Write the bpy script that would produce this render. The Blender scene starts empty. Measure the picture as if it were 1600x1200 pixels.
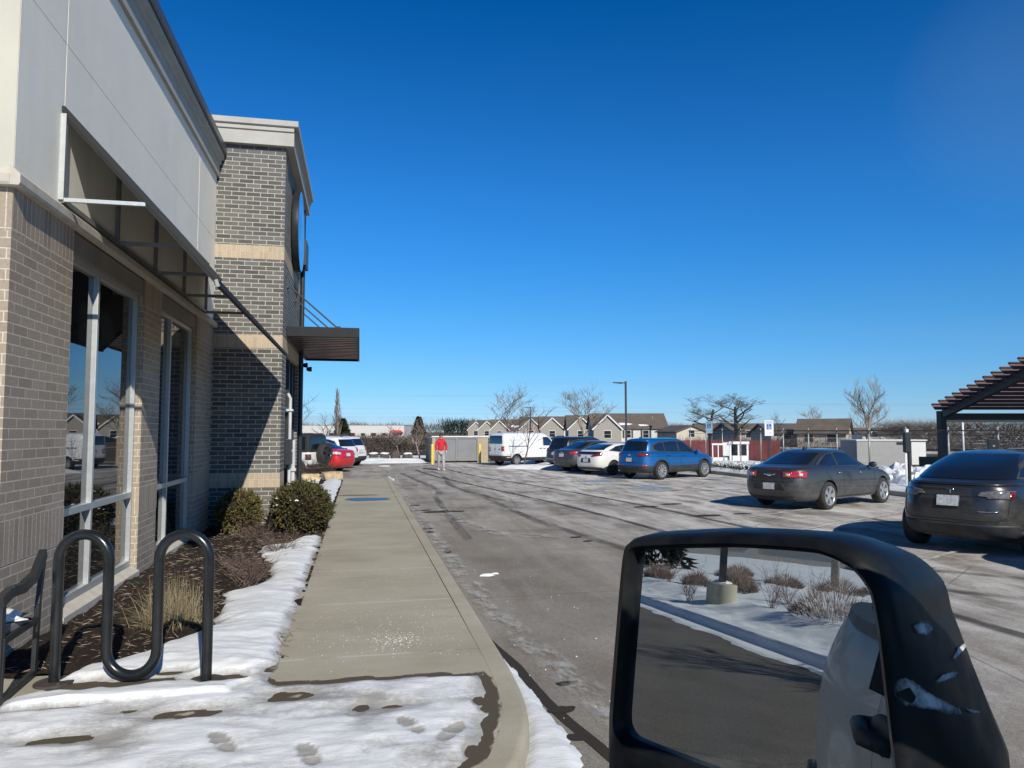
import bpy, bmesh, math, random
import numpy as np
from mathutils import Vector, Matrix, noise
from mathutils.bvhtree import BVHTree

R = math.radians
random.seed(7)
scene = bpy.context.scene
COL = scene.collection

# ------------------------------------------------------------------ camera
FPX, CX, CY, CAMH = 1155.0, 800.0, 600.0, 1.9
PITCH = math.atan(74 / FPX)
YAW = math.atan(238 / math.hypot(FPX, 74))
FW = Vector((math.sin(YAW) * math.cos(PITCH), math.cos(YAW) * math.cos(PITCH), math.sin(PITCH)))
RT = Vector((math.cos(YAW), -math.sin(YAW), 0))
UP = RT.cross(FW)
CAM = Vector((0, 0, CAMH))


def ray(u, v):
    return FW + RT * ((u - CX) / FPX) - UP * ((v - CY) / FPX)


def at_depth(u, v, d):
    """real place of a surveyed point: direction of sight and distance along the view axis"""
    return CAM + ray(u, v) * d


def ground_at(u, d, z=0.0):
    p = at_depth(u, 600, d)
    return Vector((p.x, p.y, z))


cd = bpy.data.cameras.new('camera')
cd.sensor_width = 36.0
cd.lens = FPX / 1600 * 36.0
cd.clip_start = 0.05
cd.clip_end = 3000
cam = bpy.data.objects.new('camera', cd)
COL.objects.link(cam)
M3 = Matrix((RT, UP, -FW)).transposed()
cam.matrix_world = Matrix.Translation(CAM) @ M3.to_4x4()
scene.camera = cam

# ------------------------------------------------------------------ light
SUN = Vector((0.34, -1.55, 1.0)).normalized()          # towards the sun
elev = math.asin(SUN.z)
azim = math.atan2(SUN.x, SUN.y)
w = bpy.data.worlds.new('World')
scene.world = w
w.use_nodes = True
nt = w.node_tree
nt.nodes.clear()
sky = nt.nodes.new('ShaderNodeTexSky')
sky.sky_type = 'NISHITA'
sky.sun_disc = False
sky.sun_elevation = elev
sky.sun_rotation = azim
sky.altitude = 250
sky.air_density = 1.0
sky.dust_density = 0.0
sky.ozone_density = 3.0
hsv = nt.nodes.new('ShaderNodeHueSaturation')
hsv.inputs['Saturation'].default_value = 1.0
hsv.inputs['Value'].default_value = 1.0
# thin high cloud, laid out by direction in the real sky
tc = nt.nodes.new('ShaderNodeTexCoord')
sep = nt.nodes.new('ShaderNodeSeparateXYZ')
nt.links.new(tc.outputs['Generated'], sep.inputs[0])


def wmath(op, a, b=None):
    n = nt.nodes.new('ShaderNodeMath')
    n.operation = op
    for i, v in enumerate((a, b)):
        if v is None:
            continue
        if isinstance(v, (int, float)):
            n.inputs[i].default_value = v
        else:
            nt.links.new(v, n.inputs[i])
    return n.outputs[0]


zc = wmath('MAXIMUM', sep.outputs[2], 0.02)
px = wmath('DIVIDE', sep.outputs[0], zc)
py = wmath('DIVIDE', sep.outputs[1], zc)
comb = nt.nodes.new('ShaderNodeCombineXYZ')
nt.links.new(px, comb.inputs[0])
nt.links.new(py, comb.inputs[1])
mp = nt.nodes.new('ShaderNodeMapping')
mp.inputs['Scale'].default_value = (0.12, 0.5, 1)
mp.inputs['Rotation'].default_value = (0, 0, 0.25)
nt.links.new(comb.outputs[0], mp.inputs[0])
cn = nt.nodes.new('ShaderNodeTexNoise')
cn.inputs['Scale'].default_value = 0.55
cn.inputs['Detail'].default_value = 6
cn.inputs['Roughness'].default_value = 0.6
nt.links.new(mp.outputs[0], cn.inputs['Vector'])
cr = nt.nodes.new('ShaderNodeValToRGB')
cr.color_ramp.elements[0].position = 0.52
cr.color_ramp.elements[1].position = 0.74
nt.links.new(cn.outputs[0], cr.inputs[0])
# keep the clouds low in the sky
fade = nt.nodes.new('ShaderNodeMapRange')
fade.inputs[1].default_value = 0.16
fade.inputs[2].default_value = 0.03
fade.inputs[3].default_value = 0.0
fade.inputs[4].default_value = 0.55
nt.links.new(sep.outputs[2], fade.inputs[0])
fac = wmath('MULTIPLY', cr.outputs[0], fade.outputs[0])
mix = nt.nodes.new('ShaderNodeMixRGB')
mix.inputs[2].default_value = (2.0, 3.0, 3.7, 1)
# a faint pale glare patch blended into the sky colour at the right
vd = nt.nodes.new('ShaderNodeVectorMath')
vd.operation = 'DOT_PRODUCT'
vd.inputs[1].default_value = tuple((FW + RT * 0.70 + UP * 0.40).normalized())
nt.links.new(tc.outputs['Generated'], vd.inputs[0])
vr = nt.nodes.new('ShaderNodeMapRange')
vr.inputs[1].default_value = 0.991
vr.inputs[2].default_value = 0.9995
vr.inputs[3].default_value = 0.0
vr.inputs[4].default_value = 0.09
nt.links.new(vd.outputs['Value'], vr.inputs[0])
fac = wmath('MAXIMUM', fac, wmath('MULTIPLY', vr.outputs[0], wmath('ADD', cn.outputs[0], 0.4)))
nt.links.new(fac, mix.inputs[0])
nt.links.new(sky.outputs[0], hsv.inputs['Color'])
tint = nt.nodes.new('ShaderNodeValToRGB')  # elevation tint, darkened overhead out of view to cut the fill light
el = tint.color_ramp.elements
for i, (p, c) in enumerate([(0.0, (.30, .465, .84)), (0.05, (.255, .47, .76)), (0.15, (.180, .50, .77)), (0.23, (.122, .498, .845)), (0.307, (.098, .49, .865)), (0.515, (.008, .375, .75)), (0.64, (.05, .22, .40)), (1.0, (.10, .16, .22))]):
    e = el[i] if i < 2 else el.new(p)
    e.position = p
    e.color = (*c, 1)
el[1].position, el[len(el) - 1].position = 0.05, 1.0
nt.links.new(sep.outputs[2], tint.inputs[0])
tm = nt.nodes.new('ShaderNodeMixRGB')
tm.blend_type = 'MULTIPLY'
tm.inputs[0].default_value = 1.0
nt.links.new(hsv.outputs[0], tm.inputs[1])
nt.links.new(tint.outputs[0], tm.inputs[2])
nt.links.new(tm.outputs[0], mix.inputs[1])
bg = nt.nodes.new('ShaderNodeBackground')
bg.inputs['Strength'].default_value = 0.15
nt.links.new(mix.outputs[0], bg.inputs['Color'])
ow = nt.nodes.new('ShaderNodeOutputWorld')
nt.links.new(bg.outputs[0], ow.inputs['Surface'])

sl = bpy.data.lights.new('sun', 'SUN')
sl.energy = 5.0
sl.angle = R(0.53)
sl.color = (1.0, 0.94, 0.83)
so = bpy.data.objects.new('sun', sl)
COL.objects.link(so)
so.rotation_euler = (-SUN).to_track_quat('-Z', 'Y').to_euler()
so.location = (0, 0, 30)
scene.view_settings.view_transform = 'Standard'
scene.view_settings.look = 'None'
scene.view_settings.exposure = 0
scene.cycles.max_bounces = 6
scene.cycles.transparent_max_bounces = 12
scene.cycles.use_denoising = True

# ------------------------------------------------------------------ materials


class Mat:
    """small wrapper round a node tree"""

    def __init__(s, name, rough=0.5, metal=0.0, spec=0.5):
        s.m = bpy.data.materials.new(name)
        s.m.use_nodes = True
        s.nt = s.m.node_tree
        s.b = s.nt.nodes['Principled BSDF']
        s.b.inputs['Roughness'].default_value = rough
        s.b.inputs['Metallic'].default_value = metal
        s.b.inputs['Specular IOR Level'].default_value = spec
        s._tc = None

    def n(s, t, **kw):
        x = s.nt.nodes.new('ShaderNode' + t)
        for k, v in kw.items():
            setattr(x, k, v)
        return x

    def l(s, a, b):
        s.nt.links.new(a, b)

    def co(s, kind='Object', scale=(1, 1, 1), rot=(0, 0, 0), loc=(0, 0, 0)):
        if s._tc is None:
            s._tc = s.n('TexCoord')
        mp = s.n('Mapping')
        mp.inputs['Scale'].default_value = scale
        mp.inputs['Rotation'].default_value = rot
        mp.inputs['Location'].default_value = loc
        s.l(s._tc.outputs[kind], mp.inputs[0])
        return mp.outputs[0]

    def noise(s, scale, detail=4, rough=0.55, vec=None, lo=0.35, hi=0.65, dist=0.0):
        x = s.n('TexNoise')
        x.inputs['Scale'].default_value = scale
        x.inputs['Detail'].default_value = detail
        x.inputs['Roughness'].default_value = rough
        x.inputs['Distortion'].default_value = dist
        s.l(vec if vec is not None else s.co(), x.inputs['Vector'])
        return s.range(x.outputs[0], lo, hi)

    def range(s, v, lo, hi, a=0.0, b=1.0):
        x = s.n('MapRange')
        s.l(v, x.inputs[0])
        x.inputs[1].default_value = lo
        x.inputs[2].default_value = hi
        x.inputs[3].default_value = a
        x.inputs[4].default_value = b
        return x.outputs[0]

    def math(s, op, a, b=None):
        x = s.n('Math', operation=op)
        for i, v in enumerate((a, b)):
            if v is None:
                continue
            if isinstance(v, (int, float)):
                x.inputs[i].default_value = v
            else:
                s.l(v, x.inputs[i])
        return x.outputs[0]

    def mix(s, f, a, b, mode='MIX'):
        x = s.n('MixRGB', blend_type=mode)
        for i, v in ((0, f), (1, a), (2, b)):
            if isinstance(v, (int, float)):
                x.inputs[i].default_value = v
            elif isinstance(v, tuple):
                x.inputs[i].default_value = (*v[:3], 1)
            else:
                s.l(v, x.inputs[i])
        return x.outputs[0]

    def color(s, c):
        if isinstance(c, tuple):
            s.b.inputs['Base Color'].default_value = (*c[:3], 1)
        else:
            s.l(c, s.b.inputs['Base Color'])

    def rough(s, v):
        s.l(v, s.b.inputs['Roughness'])

    def bump(s, v, strength=0.3, dist=0.01):
        x = s.n('Bump')
        x.inputs['Strength'].default_value = strength
        x.inputs['Distance'].default_value = dist
        s.l(v, x.inputs['Height'])
        s.l(x.outputs[0], s.b.inputs['Normal'])


def simple(name, col, rough=0.6, metal=0.0, spec=0.5, var=0.12, scale=6.0, bump=0.0, bscale=80.0, bdist=0.004, coat=0.0):
    m = Mat(name, rough, metal, spec)
    dark = tuple(c * (1 - var) for c in col)
    lite = tuple(min(1, c * (1 + var)) for c in col)
    m.color(m.mix(m.noise(scale, 5), dark, lite))
    if bump:
        m.bump(m.noise(bscale, 4, lo=0, hi=1), bump, bdist)
    if coat:
        m.b.inputs['Coat Weight'].default_value = coat
        m.b.inputs['Coat Roughness'].default_value = 0.03
    return m.m


def brick_mat(name, c1, c2, mortar, bw, bh, ms=0.011, soldier=False, stain=0.0):
    m = Mat(name, 0.85, 0, 0.25)
    uv = m.n('UVMap')
    br = m.n('TexBrick')
    br.inputs['Scale'].default_value = 1
    br.inputs['Brick Width'].default_value = bw
    br.inputs['Row Height'].default_value = bh
    br.inputs['Mortar Size'].default_value = ms / 2
    br.inputs['Mortar Smooth'].default_value = 0.15
    br.inputs['Color1'].default_value = (*c1, 1)
    br.inputs['Color2'].default_value = (*c2, 1)
    br.inputs['Mortar'].default_value = (*mortar, 1)
    br.offset = 0.0 if soldier else 0.5
    br.offset_frequency = 2
    m.l(uv.outputs[0], br.inputs['Vector'])
    fine = m.noise(40, 4, 0.7)
    col = m.mix(m.math('MULTIPLY', fine, 0.35), br.outputs['Color'], tuple(x * 0.45 for x in c1))
    big = m.noise(1.3, 5, 0.65, lo=0.45, hi=0.75)
    col = m.mix(m.math('MULTIPLY', big, 0.25 + stain), col, tuple(min(1, x * 1.5 + 0.03) for x in c1))
    m.color(col)
    h = m.math('SUBTRACT', m.math('MULTIPLY', fine, 0.25), br.outputs['Fac'])
    m.bump(h, 0.55, 0.006)
    return m.m


MT = {}


def stucco_mat(name, col):
    m = Mat(name, 0.92, 0, 0.2)
    c = m.mix(m.noise(0.9, 5, 0.6), tuple(x * 0.93 for x in col), col)
    st = m.noise(1.0, 6, 0.65, m.co(scale=(3, 3, 0.22)), 0.50, 0.80)
    c = m.mix(m.math('MULTIPLY', st, 0.22), c, tuple(x * 0.66 for x in col))
    c = m.mix(m.math('MULTIPLY', m.noise(55, 4, 0.8), 0.20), c, tuple(x * 0.6 for x in col))
    m.color(c)
    m.bump(m.math('ADD', m.noise(75, 4, 0.7, lo=0, hi=1), m.math('MULTIPLY', m.noise(2.2, 3, lo=0, hi=1), 1.2)), 0.5, 0.006)
    return m.m


MT['brick_tan'] = brick_mat('tan_grey_brick', (0.325, 0.265, 0.20), (0.425, 0.35, 0.27), (0.63, 0.575, 0.48), 0.254, 0.0813)
MT['brick_tan_soldier'] = brick_mat('tan_grey_soldier_brick', (0.325, 0.265, 0.20), (0.425, 0.35, 0.27), (0.63, 0.575, 0.48), 0.0813, 0.34, soldier=True)
MT['brick_dark'] = brick_mat('dark_grey_brick', (0.092, 0.089, 0.082), (0.195, 0.187, 0.170), (0.55, 0.53, 0.475), 0.254, 0.0813, ms=0.0138, stain=0.12)
MT['brick_cream'] = brick_mat('cream_soldier_brick', (0.43, 0.34, 0.235), (0.52, 0.42, 0.30), (0.55, 0.50, 0.41), 0.0813, 0.262, soldier=True)
MT['stucco'] = stucco_mat('grey_stucco', (0.95, 0.905, 0.78))
MT['stucco_cream'] = simple('cream_stucco', (0.53, 0.515, 0.43), 0.9, var=0.05, scale=1.5, bump=0.4, bscale=90, bdist=0.004)
MT['cornice'] = simple('grey_cornice', (0.42, 0.41, 0.37), 0.8, var=0.08, scale=2, bump=0.2, bscale=120)
MT['cap_metal'] = simple('dark_cap_metal', (0.115, 0.115, 0.115), 0.4, 0.3, var=0.1)
MT['ledge'] = simple('ledge_stone', (0.50, 0.465, 0.39), 0.85, var=0.09, scale=8, bump=0.3, bscale=90)
MT['aluminium'] = simple('brushed_aluminium', (0.52, 0.54, 0.54), 0.42, 0.55, var=0.06, scale=20)
MT['lintel'] = simple('taupe_lintel', (0.23, 0.205, 0.175), 0.7, var=0.08, scale=3)
MT['black_metal'] = simple('black_metal', (0.022, 0.025, 0.027), 0.38, 0.0, var=0.2, scale=9)
MT['black_fabric'] = simple('black_awning_fabric', (0.016, 0.017, 0.017), 0.8, var=0.15, scale=4)
MT['soffit'] = simple('brown_soffit', (0.085, 0.06, 0.055), 0.3, 0.2, var=0.4, scale=2)
MT['canopy_black'] = simple('black_canopy_metal', (0.008, 0.010, 0.012), 0.5, 0.0, 0.3, var=0.2)
MT['conduit_grey'] = simple('grey_conduit', (0.50, 0.51, 0.51), 0.5, var=0.1)
MT['white_pipe'] = simple('white_painted_pipe', (0.72, 0.73, 0.72), 0.5, var=0.06)
MT['mulch_wall'] = simple('roof_membrane', (0.3, 0.3, 0.29), 0.9)


def glass_mat(name, tint=(0.012, 0.015, 0.016), ior=2.4, rough=0.012):
    m = Mat(name, rough, 0, 0.5)
    m.b.inputs['IOR'].default_value = ior
    m.color(tint)
    m.bump(m.noise(0.9, 1, lo=0, hi=1), 0.03, 0.02)
    return m.m


MT['window_glass'] = glass_mat('window_glass')
MT['car_glass'] = glass_mat('car_glass', (0.008, 0.012, 0.018), 2.1, 0.02)
MT['rubber'] = simple('tyre_rubber', (0.028, 0.028, 0.029), 0.8, var=0.3, scale=12)
MT['trim'] = simple('black_trim', (0.03, 0.031, 0.033), 0.6, var=0.3, scale=5)
MT['chrome'] = simple('chrome', (0.75, 0.76, 0.77), 0.18, 1.0, var=0.05)
MT['alloy'] = simple('alloy_rim', (0.55, 0.56, 0.57), 0.33, 0.75, var=0.12, scale=9)
MT['alloy_dark'] = simple('dark_rim', (0.06, 0.06, 0.065), 0.35, 0.6, var=0.15, scale=9)
MT['well'] = simple('wheel_well', (0.012, 0.012, 0.012), 0.95)
MT['plate'] = simple('number_plate', (0.52, 0.54, 0.55), 0.5, var=0.22, scale=22)


def lamp_mat(name, col):
    m = Mat(name, 0.12, 0, 0.6)
    m.color(m.mix(m.noise(22, 2), tuple(c * 0.6 for c in col), col))
    m.b.inputs['Coat Weight'].default_value = 0.6
    return m.m


MT['red_lamp'] = lamp_mat('red_lamp', (0.50, 0.028, 0.035))
MT['clear_lamp'] = lamp_mat('clear_lamp', (0.62, 0.60, 0.58))
MT['dark_red_lamp'] = lamp_mat('dark_red_lamp', (0.20, 0.016, 0.016))


def paint(name, col, metal=0.0, rough=0.32, dirt=0.5, dirtcol=(0.34, 0.33, 0.31), coat=0.9):
    """car paint with road salt grime that thickens towards the sills"""
    m = Mat(name, rough, metal, 0.5)
    sep = m.n('SeparateXYZ')
    m.l(m.co(), sep.inputs[0])
    low = m.range(sep.outputs[2], 0.95, 0.25)
    nz = m.noise(4.5, 6, 0.7, m.co(scale=(1, 1, 1.6)), 0.3, 0.75)
    f = m.math('MULTIPLY', m.math('MULTIPLY', low, nz), dirt)
    f2 = m.math('ADD', f, m.math('MULTIPLY', m.noise(16, 4, 0.7, lo=0.5, hi=0.8), 0.07 * dirt))
    m.color(m.mix(f2, col, dirtcol))
    m.rough(m.range(f2, 0, 0.6, rough, 0.75))
    m.b.inputs['Coat Weight'].default_value = coat
    m.b.inputs['Coat Roughness'].default_value = 0.06
    cw = m.range(f2, 0, 0.45, coat, 0.05)
    m.l(cw, m.b.inputs['Coat Weight'])
    return m.m


def snow_mat(name, col=(0.79, 0.81, 0.82), b1=0.5, thin=False):
    m = Mat(name, 0.55, 0, 0.3)
    c_ = m.mix(m.noise(3, 5, lo=0.3, hi=0.7), tuple(c * 0.90 for c in col), col)
    c_ = m.mix(m.math('MULTIPLY', m.noise(1.6, 6, 0.7, m.co(loc=(3, 8, 0)), 0.52, 0.78), 0.35), c_, (0.50, 0.49, 0.46))
    c_ = m.mix(m.math('MULTIPLY', m.noise(190, 2, 0.7, lo=0.5, hi=0.66), 0.22), c_, tuple(c * 0.62 for c in col))
    if thin:
        at = m.n('Attribute', attribute_name='thin')
        nz = m.noise(26, 5, 0.75, lo=0.25, hi=0.75)
        f = m.range(m.math('ADD', at.outputs['Fac'], m.math('MULTIPLY', nz, -0.030)), 0.014, -0.018)
        c_ = m.mix(m.math('MULTIPLY', f, 0.85), c_, (0.30, 0.285, 0.25))
    m.color(c_)
    h = m.math('ADD', m.noise(9, 5, 0.6, m.co(scale=(1, 2.2, 1)), 0, 1), m.math('MULTIPLY', m.noise(90, 4, 0.75, lo=0, hi=1), 0.28))
    m.bump(h, b1 * 0.6, 0.03)
    m.b.inputs['Subsurface Weight'].default_value = 0.0
    return m.m


MT['snow'] = snow_mat('snow')
MT['snow_thin'] = snow_mat('trodden_snow', thin=True)
MT['snow_old'] = snow_mat('old_snow', (0.74, 0.76, 0.78), 0.7)

# ------------------------------------------------------------------ mesh helpers


class MB:
    """collects shapes and links them as ONE mesh object"""

    def __init__(s):
        s.v, s.f, s.mi = [], [], []
        s.cur = 0

    def add(s, vs, fs):
        b = len(s.v)
        s.v.extend([tuple(p) for p in vs])
        for f in fs:
            s.f.append(tuple(b + i for i in f))
            s.mi.append(s.cur)
        return s

    def box(s, x0, x1, y0, y1, z0, z1):
        vs = [(x, y, z) for x in (x0, x1) for y in (y0, y1) for z in (z0, z1)]
        return s.add(vs, [(0, 1, 3, 2), (4, 6, 7, 5), (0, 4, 5, 1), (2, 3, 7, 6), (0, 2, 6, 4), (1, 5, 7, 3)])

    def bar(s, a, b, w, h=None, up=(0, 0, 1)):
        """rectangular bar from a to b"""
        a, b = Vector(a), Vector(b)
        d = (b - a).normalized()
        u = Vector(up)
        if abs(d.dot(u)) > 0.98:
            u = Vector((1, 0, 0))
        sx = d.cross(u).normalized() * (w / 2)
        sy = sx.cross(d).normalized() * ((h or w) / 2)
        vs = []
        for p in (a, b):
            vs += [p - sx - sy, p + sx - sy, p + sx + sy, p - sx + sy]
        return s.add(vs, [(0, 1, 2, 3), (7, 6, 5, 4), (0, 4, 5, 1), (1, 5, 6, 2), (2, 6, 7, 3), (3, 7, 4, 0)])

    def tube(s, pts, r, n=8, cap=True):
        pts = [Vector(p) for p in pts]
        rs = r if isinstance(r, (list, tuple)) else [r] * len(pts)
        b = len(s.v)
        ref = None
        for i, p in enumerate(pts):
            t = (pts[min(i + 1, len(pts) - 1)] - pts[max(i - 1, 0)])
            if t.length < 1e-9:
                t = Vector((0, 0, 1))
            t.normalize()
            if ref is None:
                ref = t.orthogonal().normalized()
            ref = (ref - t * ref.dot(t))
            if ref.length < 1e-6:
                ref = t.orthogonal()
            ref.normalize()
            bi = t.cross(ref)
            for k in range(n):
                a = 2 * math.pi * k / n
                s.v.append(tuple(p + (ref * math.cos(a) + bi * math.sin(a)) * rs[i]))
        for i in range(len(pts) - 1):
            for k in range(n):
                k2 = (k + 1) % n
                s.f.append((b + i * n + k, b + i * n + k2, b + (i + 1) * n + k2, b + (i + 1) * n + k))
                s.mi.append(s.cur)
        if cap:
            s.f.append(tuple(b + k for k in reversed(range(n))))
            s.f.append(tuple(b + (len(pts) - 1) * n + k for k in range(n)))
            s.mi += [s.cur, s.cur]
        return s

    def lathe(s, prof, n=24, axis='z', o=(0, 0, 0), closed=False):
        """prof: (radius, height) pairs turned round an axis through o"""
        b = len(s.v)
        ox, oy, oz = o
        for r, h in prof:
            for k in range(n):
                a = 2 * math.pi * k / n
                c, d = r * math.cos(a), r * math.sin(a)
                s.v.append({'z': (ox + c, oy + d, oz + h), 'y': (ox + c, oy + h, oz + d), 'x': (ox + h, oy + c, oz + d)}[axis])
        m = len(prof)
        for i in range(m if closed else m - 1):
            j = (i + 1) % m
            for k in range(n):
                k2 = (k + 1) % n
                s.f.append((b + i * n + k, b + i * n + k2, b + j * n + k2, b + j * n + k))
                s.mi.append(s.cur)
        return s

    def prism(s, poly, axis, a, b):
        """2-D polygon pushed along an axis: x -> (y,z), y -> (x,z), z -> (x,y)"""
        def P(q, h):
            return {'x': (h, q[0], q[1]), 'y': (q[0], h, q[1]), 'z': (q[0], q[1], h)}[axis]
        n = len(poly)
        vs = [P(q, a) for q in poly] + [P(q, b) for q in poly]
        fs = [tuple(range(n)), tuple(reversed(range(n, 2 * n)))]
        fs += [(i, (i + 1) % n, n + (i + 1) % n, n + i) for i in range(n)]
        return s.add(vs, fs)

    def blob(s, c, r, seed=0, sub=2, amp=0.25, fr=1.5, flat=None):
        bm = bmesh.new()
        bmesh.ops.create_icosphere(bm, subdivisions=sub, radius=1)
        rx, ry, rz = r if isinstance(r, (list, tuple)) else (r, r, r)
        vs = []
        for v in bm.verts:
            q = v.co.normalized()
            k = 1 + amp * noise.noise(q * fr + Vector((seed * 3.1, seed * 1.7, seed)))
            z = q.z * rz * k
            if flat is not None:
                z = max(z, flat)
            vs.append((c[0] + q.x * rx * k, c[1] + q.y * ry * k, c[2] + z))
        fs = [tuple(v.index for v in f.verts) for f in bm.faces]
        bm.free()
        return s.add(vs, fs)

    def build(s, name, mat, parent=None, smooth=False, sharp=None, world=True, uv=False, bevel=0.0, kind=None):
        me = bpy.data.meshes.new(name)
        vs = s.v
        if parent is not None and world:
            o = parent_origin(parent)
            vs = [(p[0] - o.x, p[1] - o.y, p[2] - o.z) for p in vs]
        me.from_pydata(vs, [], s.f)
        mats = mat if isinstance(mat, (list, tuple)) else [mat]
        for m in mats:
            me.materials.append(m)
        if len(mats) > 1:
            me.polygons.foreach_set('material_index', s.mi)
        bm = bmesh.new()
        bm.from_mesh(me)
        bmesh.ops.recalc_face_normals(bm, faces=bm.faces)
        if bevel:
            es = [e for e in bm.edges if len(e.link_faces) == 2 and e.calc_face_angle(0) > 0.6]
            bmesh.ops.bevel(bm, geom=es, offset=bevel, segments=2, affect='EDGES', profile=0.6, clamp_overlap=True)
        bm.to_mesh(me)
        bm.free()
        if uv:
            ul = me.uv_layers.new(name='UVMap')
            o = parent_origin(parent) if (parent is not None and world) else Vector()
            for p in me.polygons:
                n = p.normal
                ax = max(range(3), key=lambda i: abs(n[i]))
                for li in p.loop_indices:
                    c = me.vertices[me.loops[li].vertex_index].co + o
                    q = (c.y, c.z) if ax == 0 else ((c.x, c.z) if ax == 1 else (c.x, c.y))
                    ul.data[li].uv = (q[0] + uv[0], q[1] + uv[1]) if isinstance(uv, tuple) else q
        if smooth:
            me.polygons.foreach_set('use_smooth', [True] * len(me.polygons))
            if sharp:
                me.set_sharp_from_angle(angle=R(sharp))
        ob = bpy.data.objects.new(name, me)
        COL.objects.link(ob)
        if parent is not None:
            ob.parent = parent
        if kind:
            ob['kind'] = kind
        return ob


def parent_origin(p):
    o = Vector()
    while p is not None:
        o = o + p.location
        p = p.parent
    return o


def tag(o, label, cat, group=None, kind=None):
    o['label'] = label
    o['category'] = cat
    if group:
        o['group'] = group
    if kind:
        o['kind'] = kind
    return o


def thing(name, label, cat, loc=(0, 0, 0), rz=0.0, group=None):
    o = bpy.data.objects.new(name, None)
    o.empty_display_size = 0.2
    COL.objects.link(o)
    o.location = loc
    o.rotation_euler = (0, 0, rz)
    return tag(o, label, cat, group)


def copy_tree(o, parent=None):
    c = o.copy()
    COL.objects.link(c)
    c.parent = parent
    for ch in list(o.children):
        copy_tree(ch, c)
    return c


def fbm(x, y, s=1.0, o=4, seed=0.0):
    return noise.fractal(Vector((x * s + seed * 7.3, y * s - seed * 3.1, seed)), 1.0, 2.0, o)


def sst(a, b, x):
    t = min(1, max(0, (x - a) / (b - a)))
    return t * t * (3 - 2 * t)


def lerp_pts(pts, x):
    """piecewise linear through (x, y) points"""
    if x <= pts[0][0]:
        return pts[0][1]
    for (a, b), (c, d) in zip(pts, pts[1:]):
        if x <= c:
            return b + (d - b) * (x - a) / (c - a)
    return pts[-1][1]


def heightfield(name, x0, x1, y0, y1, step, zf, mat, kind, keep=None, smooth=True, attr=None, stepy=None):
    """sheet of height zf(x, y); cells for which keep() says no are left out"""
    sy = stepy or step
    nx, ny = int((x1 - x0) / step) + 1, int((y1 - y0) / sy) + 1
    vs, ok, at = [], [], []
    for j in range(ny + 1):
        for i in range(nx + 1):
            x, y = x0 + (x1 - x0) * i / nx, y0 + (y1 - y0) * j / ny
            vs.append((x, y, zf(x, y)))
            ok.append(keep(x, y) if keep else True)
            if attr:
                at.append(attr[1](x, y))
    fs = []
    for j in range(ny):
        for i in range(nx):
            a = j * (nx + 1) + i
            q = (a, a + 1, a + nx + 2, a + nx + 1)
            if any(ok[k] for k in q):
                fs.append(q)
    used = sorted({k for q in fs for k in q})
    re = {k: i for i, k in enumerate(used)}
    me = bpy.data.meshes.new(name)
    me.from_pydata([vs[k] for k in used], [], [tuple(re[k] for k in q) for q in fs])
    me.materials.append(mat)
    if attr:
        al = me.attributes.new(attr[0], 'FLOAT', 'POINT')
        al.data.foreach_set('value', [at[k] for k in used])
    if smooth:
        me.polygons.foreach_set('use_smooth', [True] * len(me.polygons))
    ob = bpy.data.objects.new(name, me)
    COL.objects.link(ob)
    ob['kind'] = kind
    return ob


def sheet(name, poly, z, mat, kind='structure'):
    """flat sheet with an outline of (x, y) points"""
    me = bpy.data.meshes.new(name)
    me.from_pydata([(p[0], p[1], z) for p in poly], [], [tuple(range(len(poly)))])
    bm = bmesh.new()
    bm.from_mesh(me)
    bmesh.ops.triangulate(bm, faces=bm.faces)
    bmesh.ops.recalc_face_normals(bm, faces=bm.faces)
    for f in bm.faces:
        if f.normal.z < 0:
            f.normal_flip()
    bm.to_mesh(me)
    bm.free()
    me.materials.append(mat)
    ob = bpy.data.objects.new(name, me)
    COL.objects.link(ob)
    ob['kind'] = kind
    return ob
# ================================================================== ground, lot, walk, snow


def survey(u, v, z=0.0):
    r = ray(u, v)
    return CAM + r * ((z - CAMH) / r.z)


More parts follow.
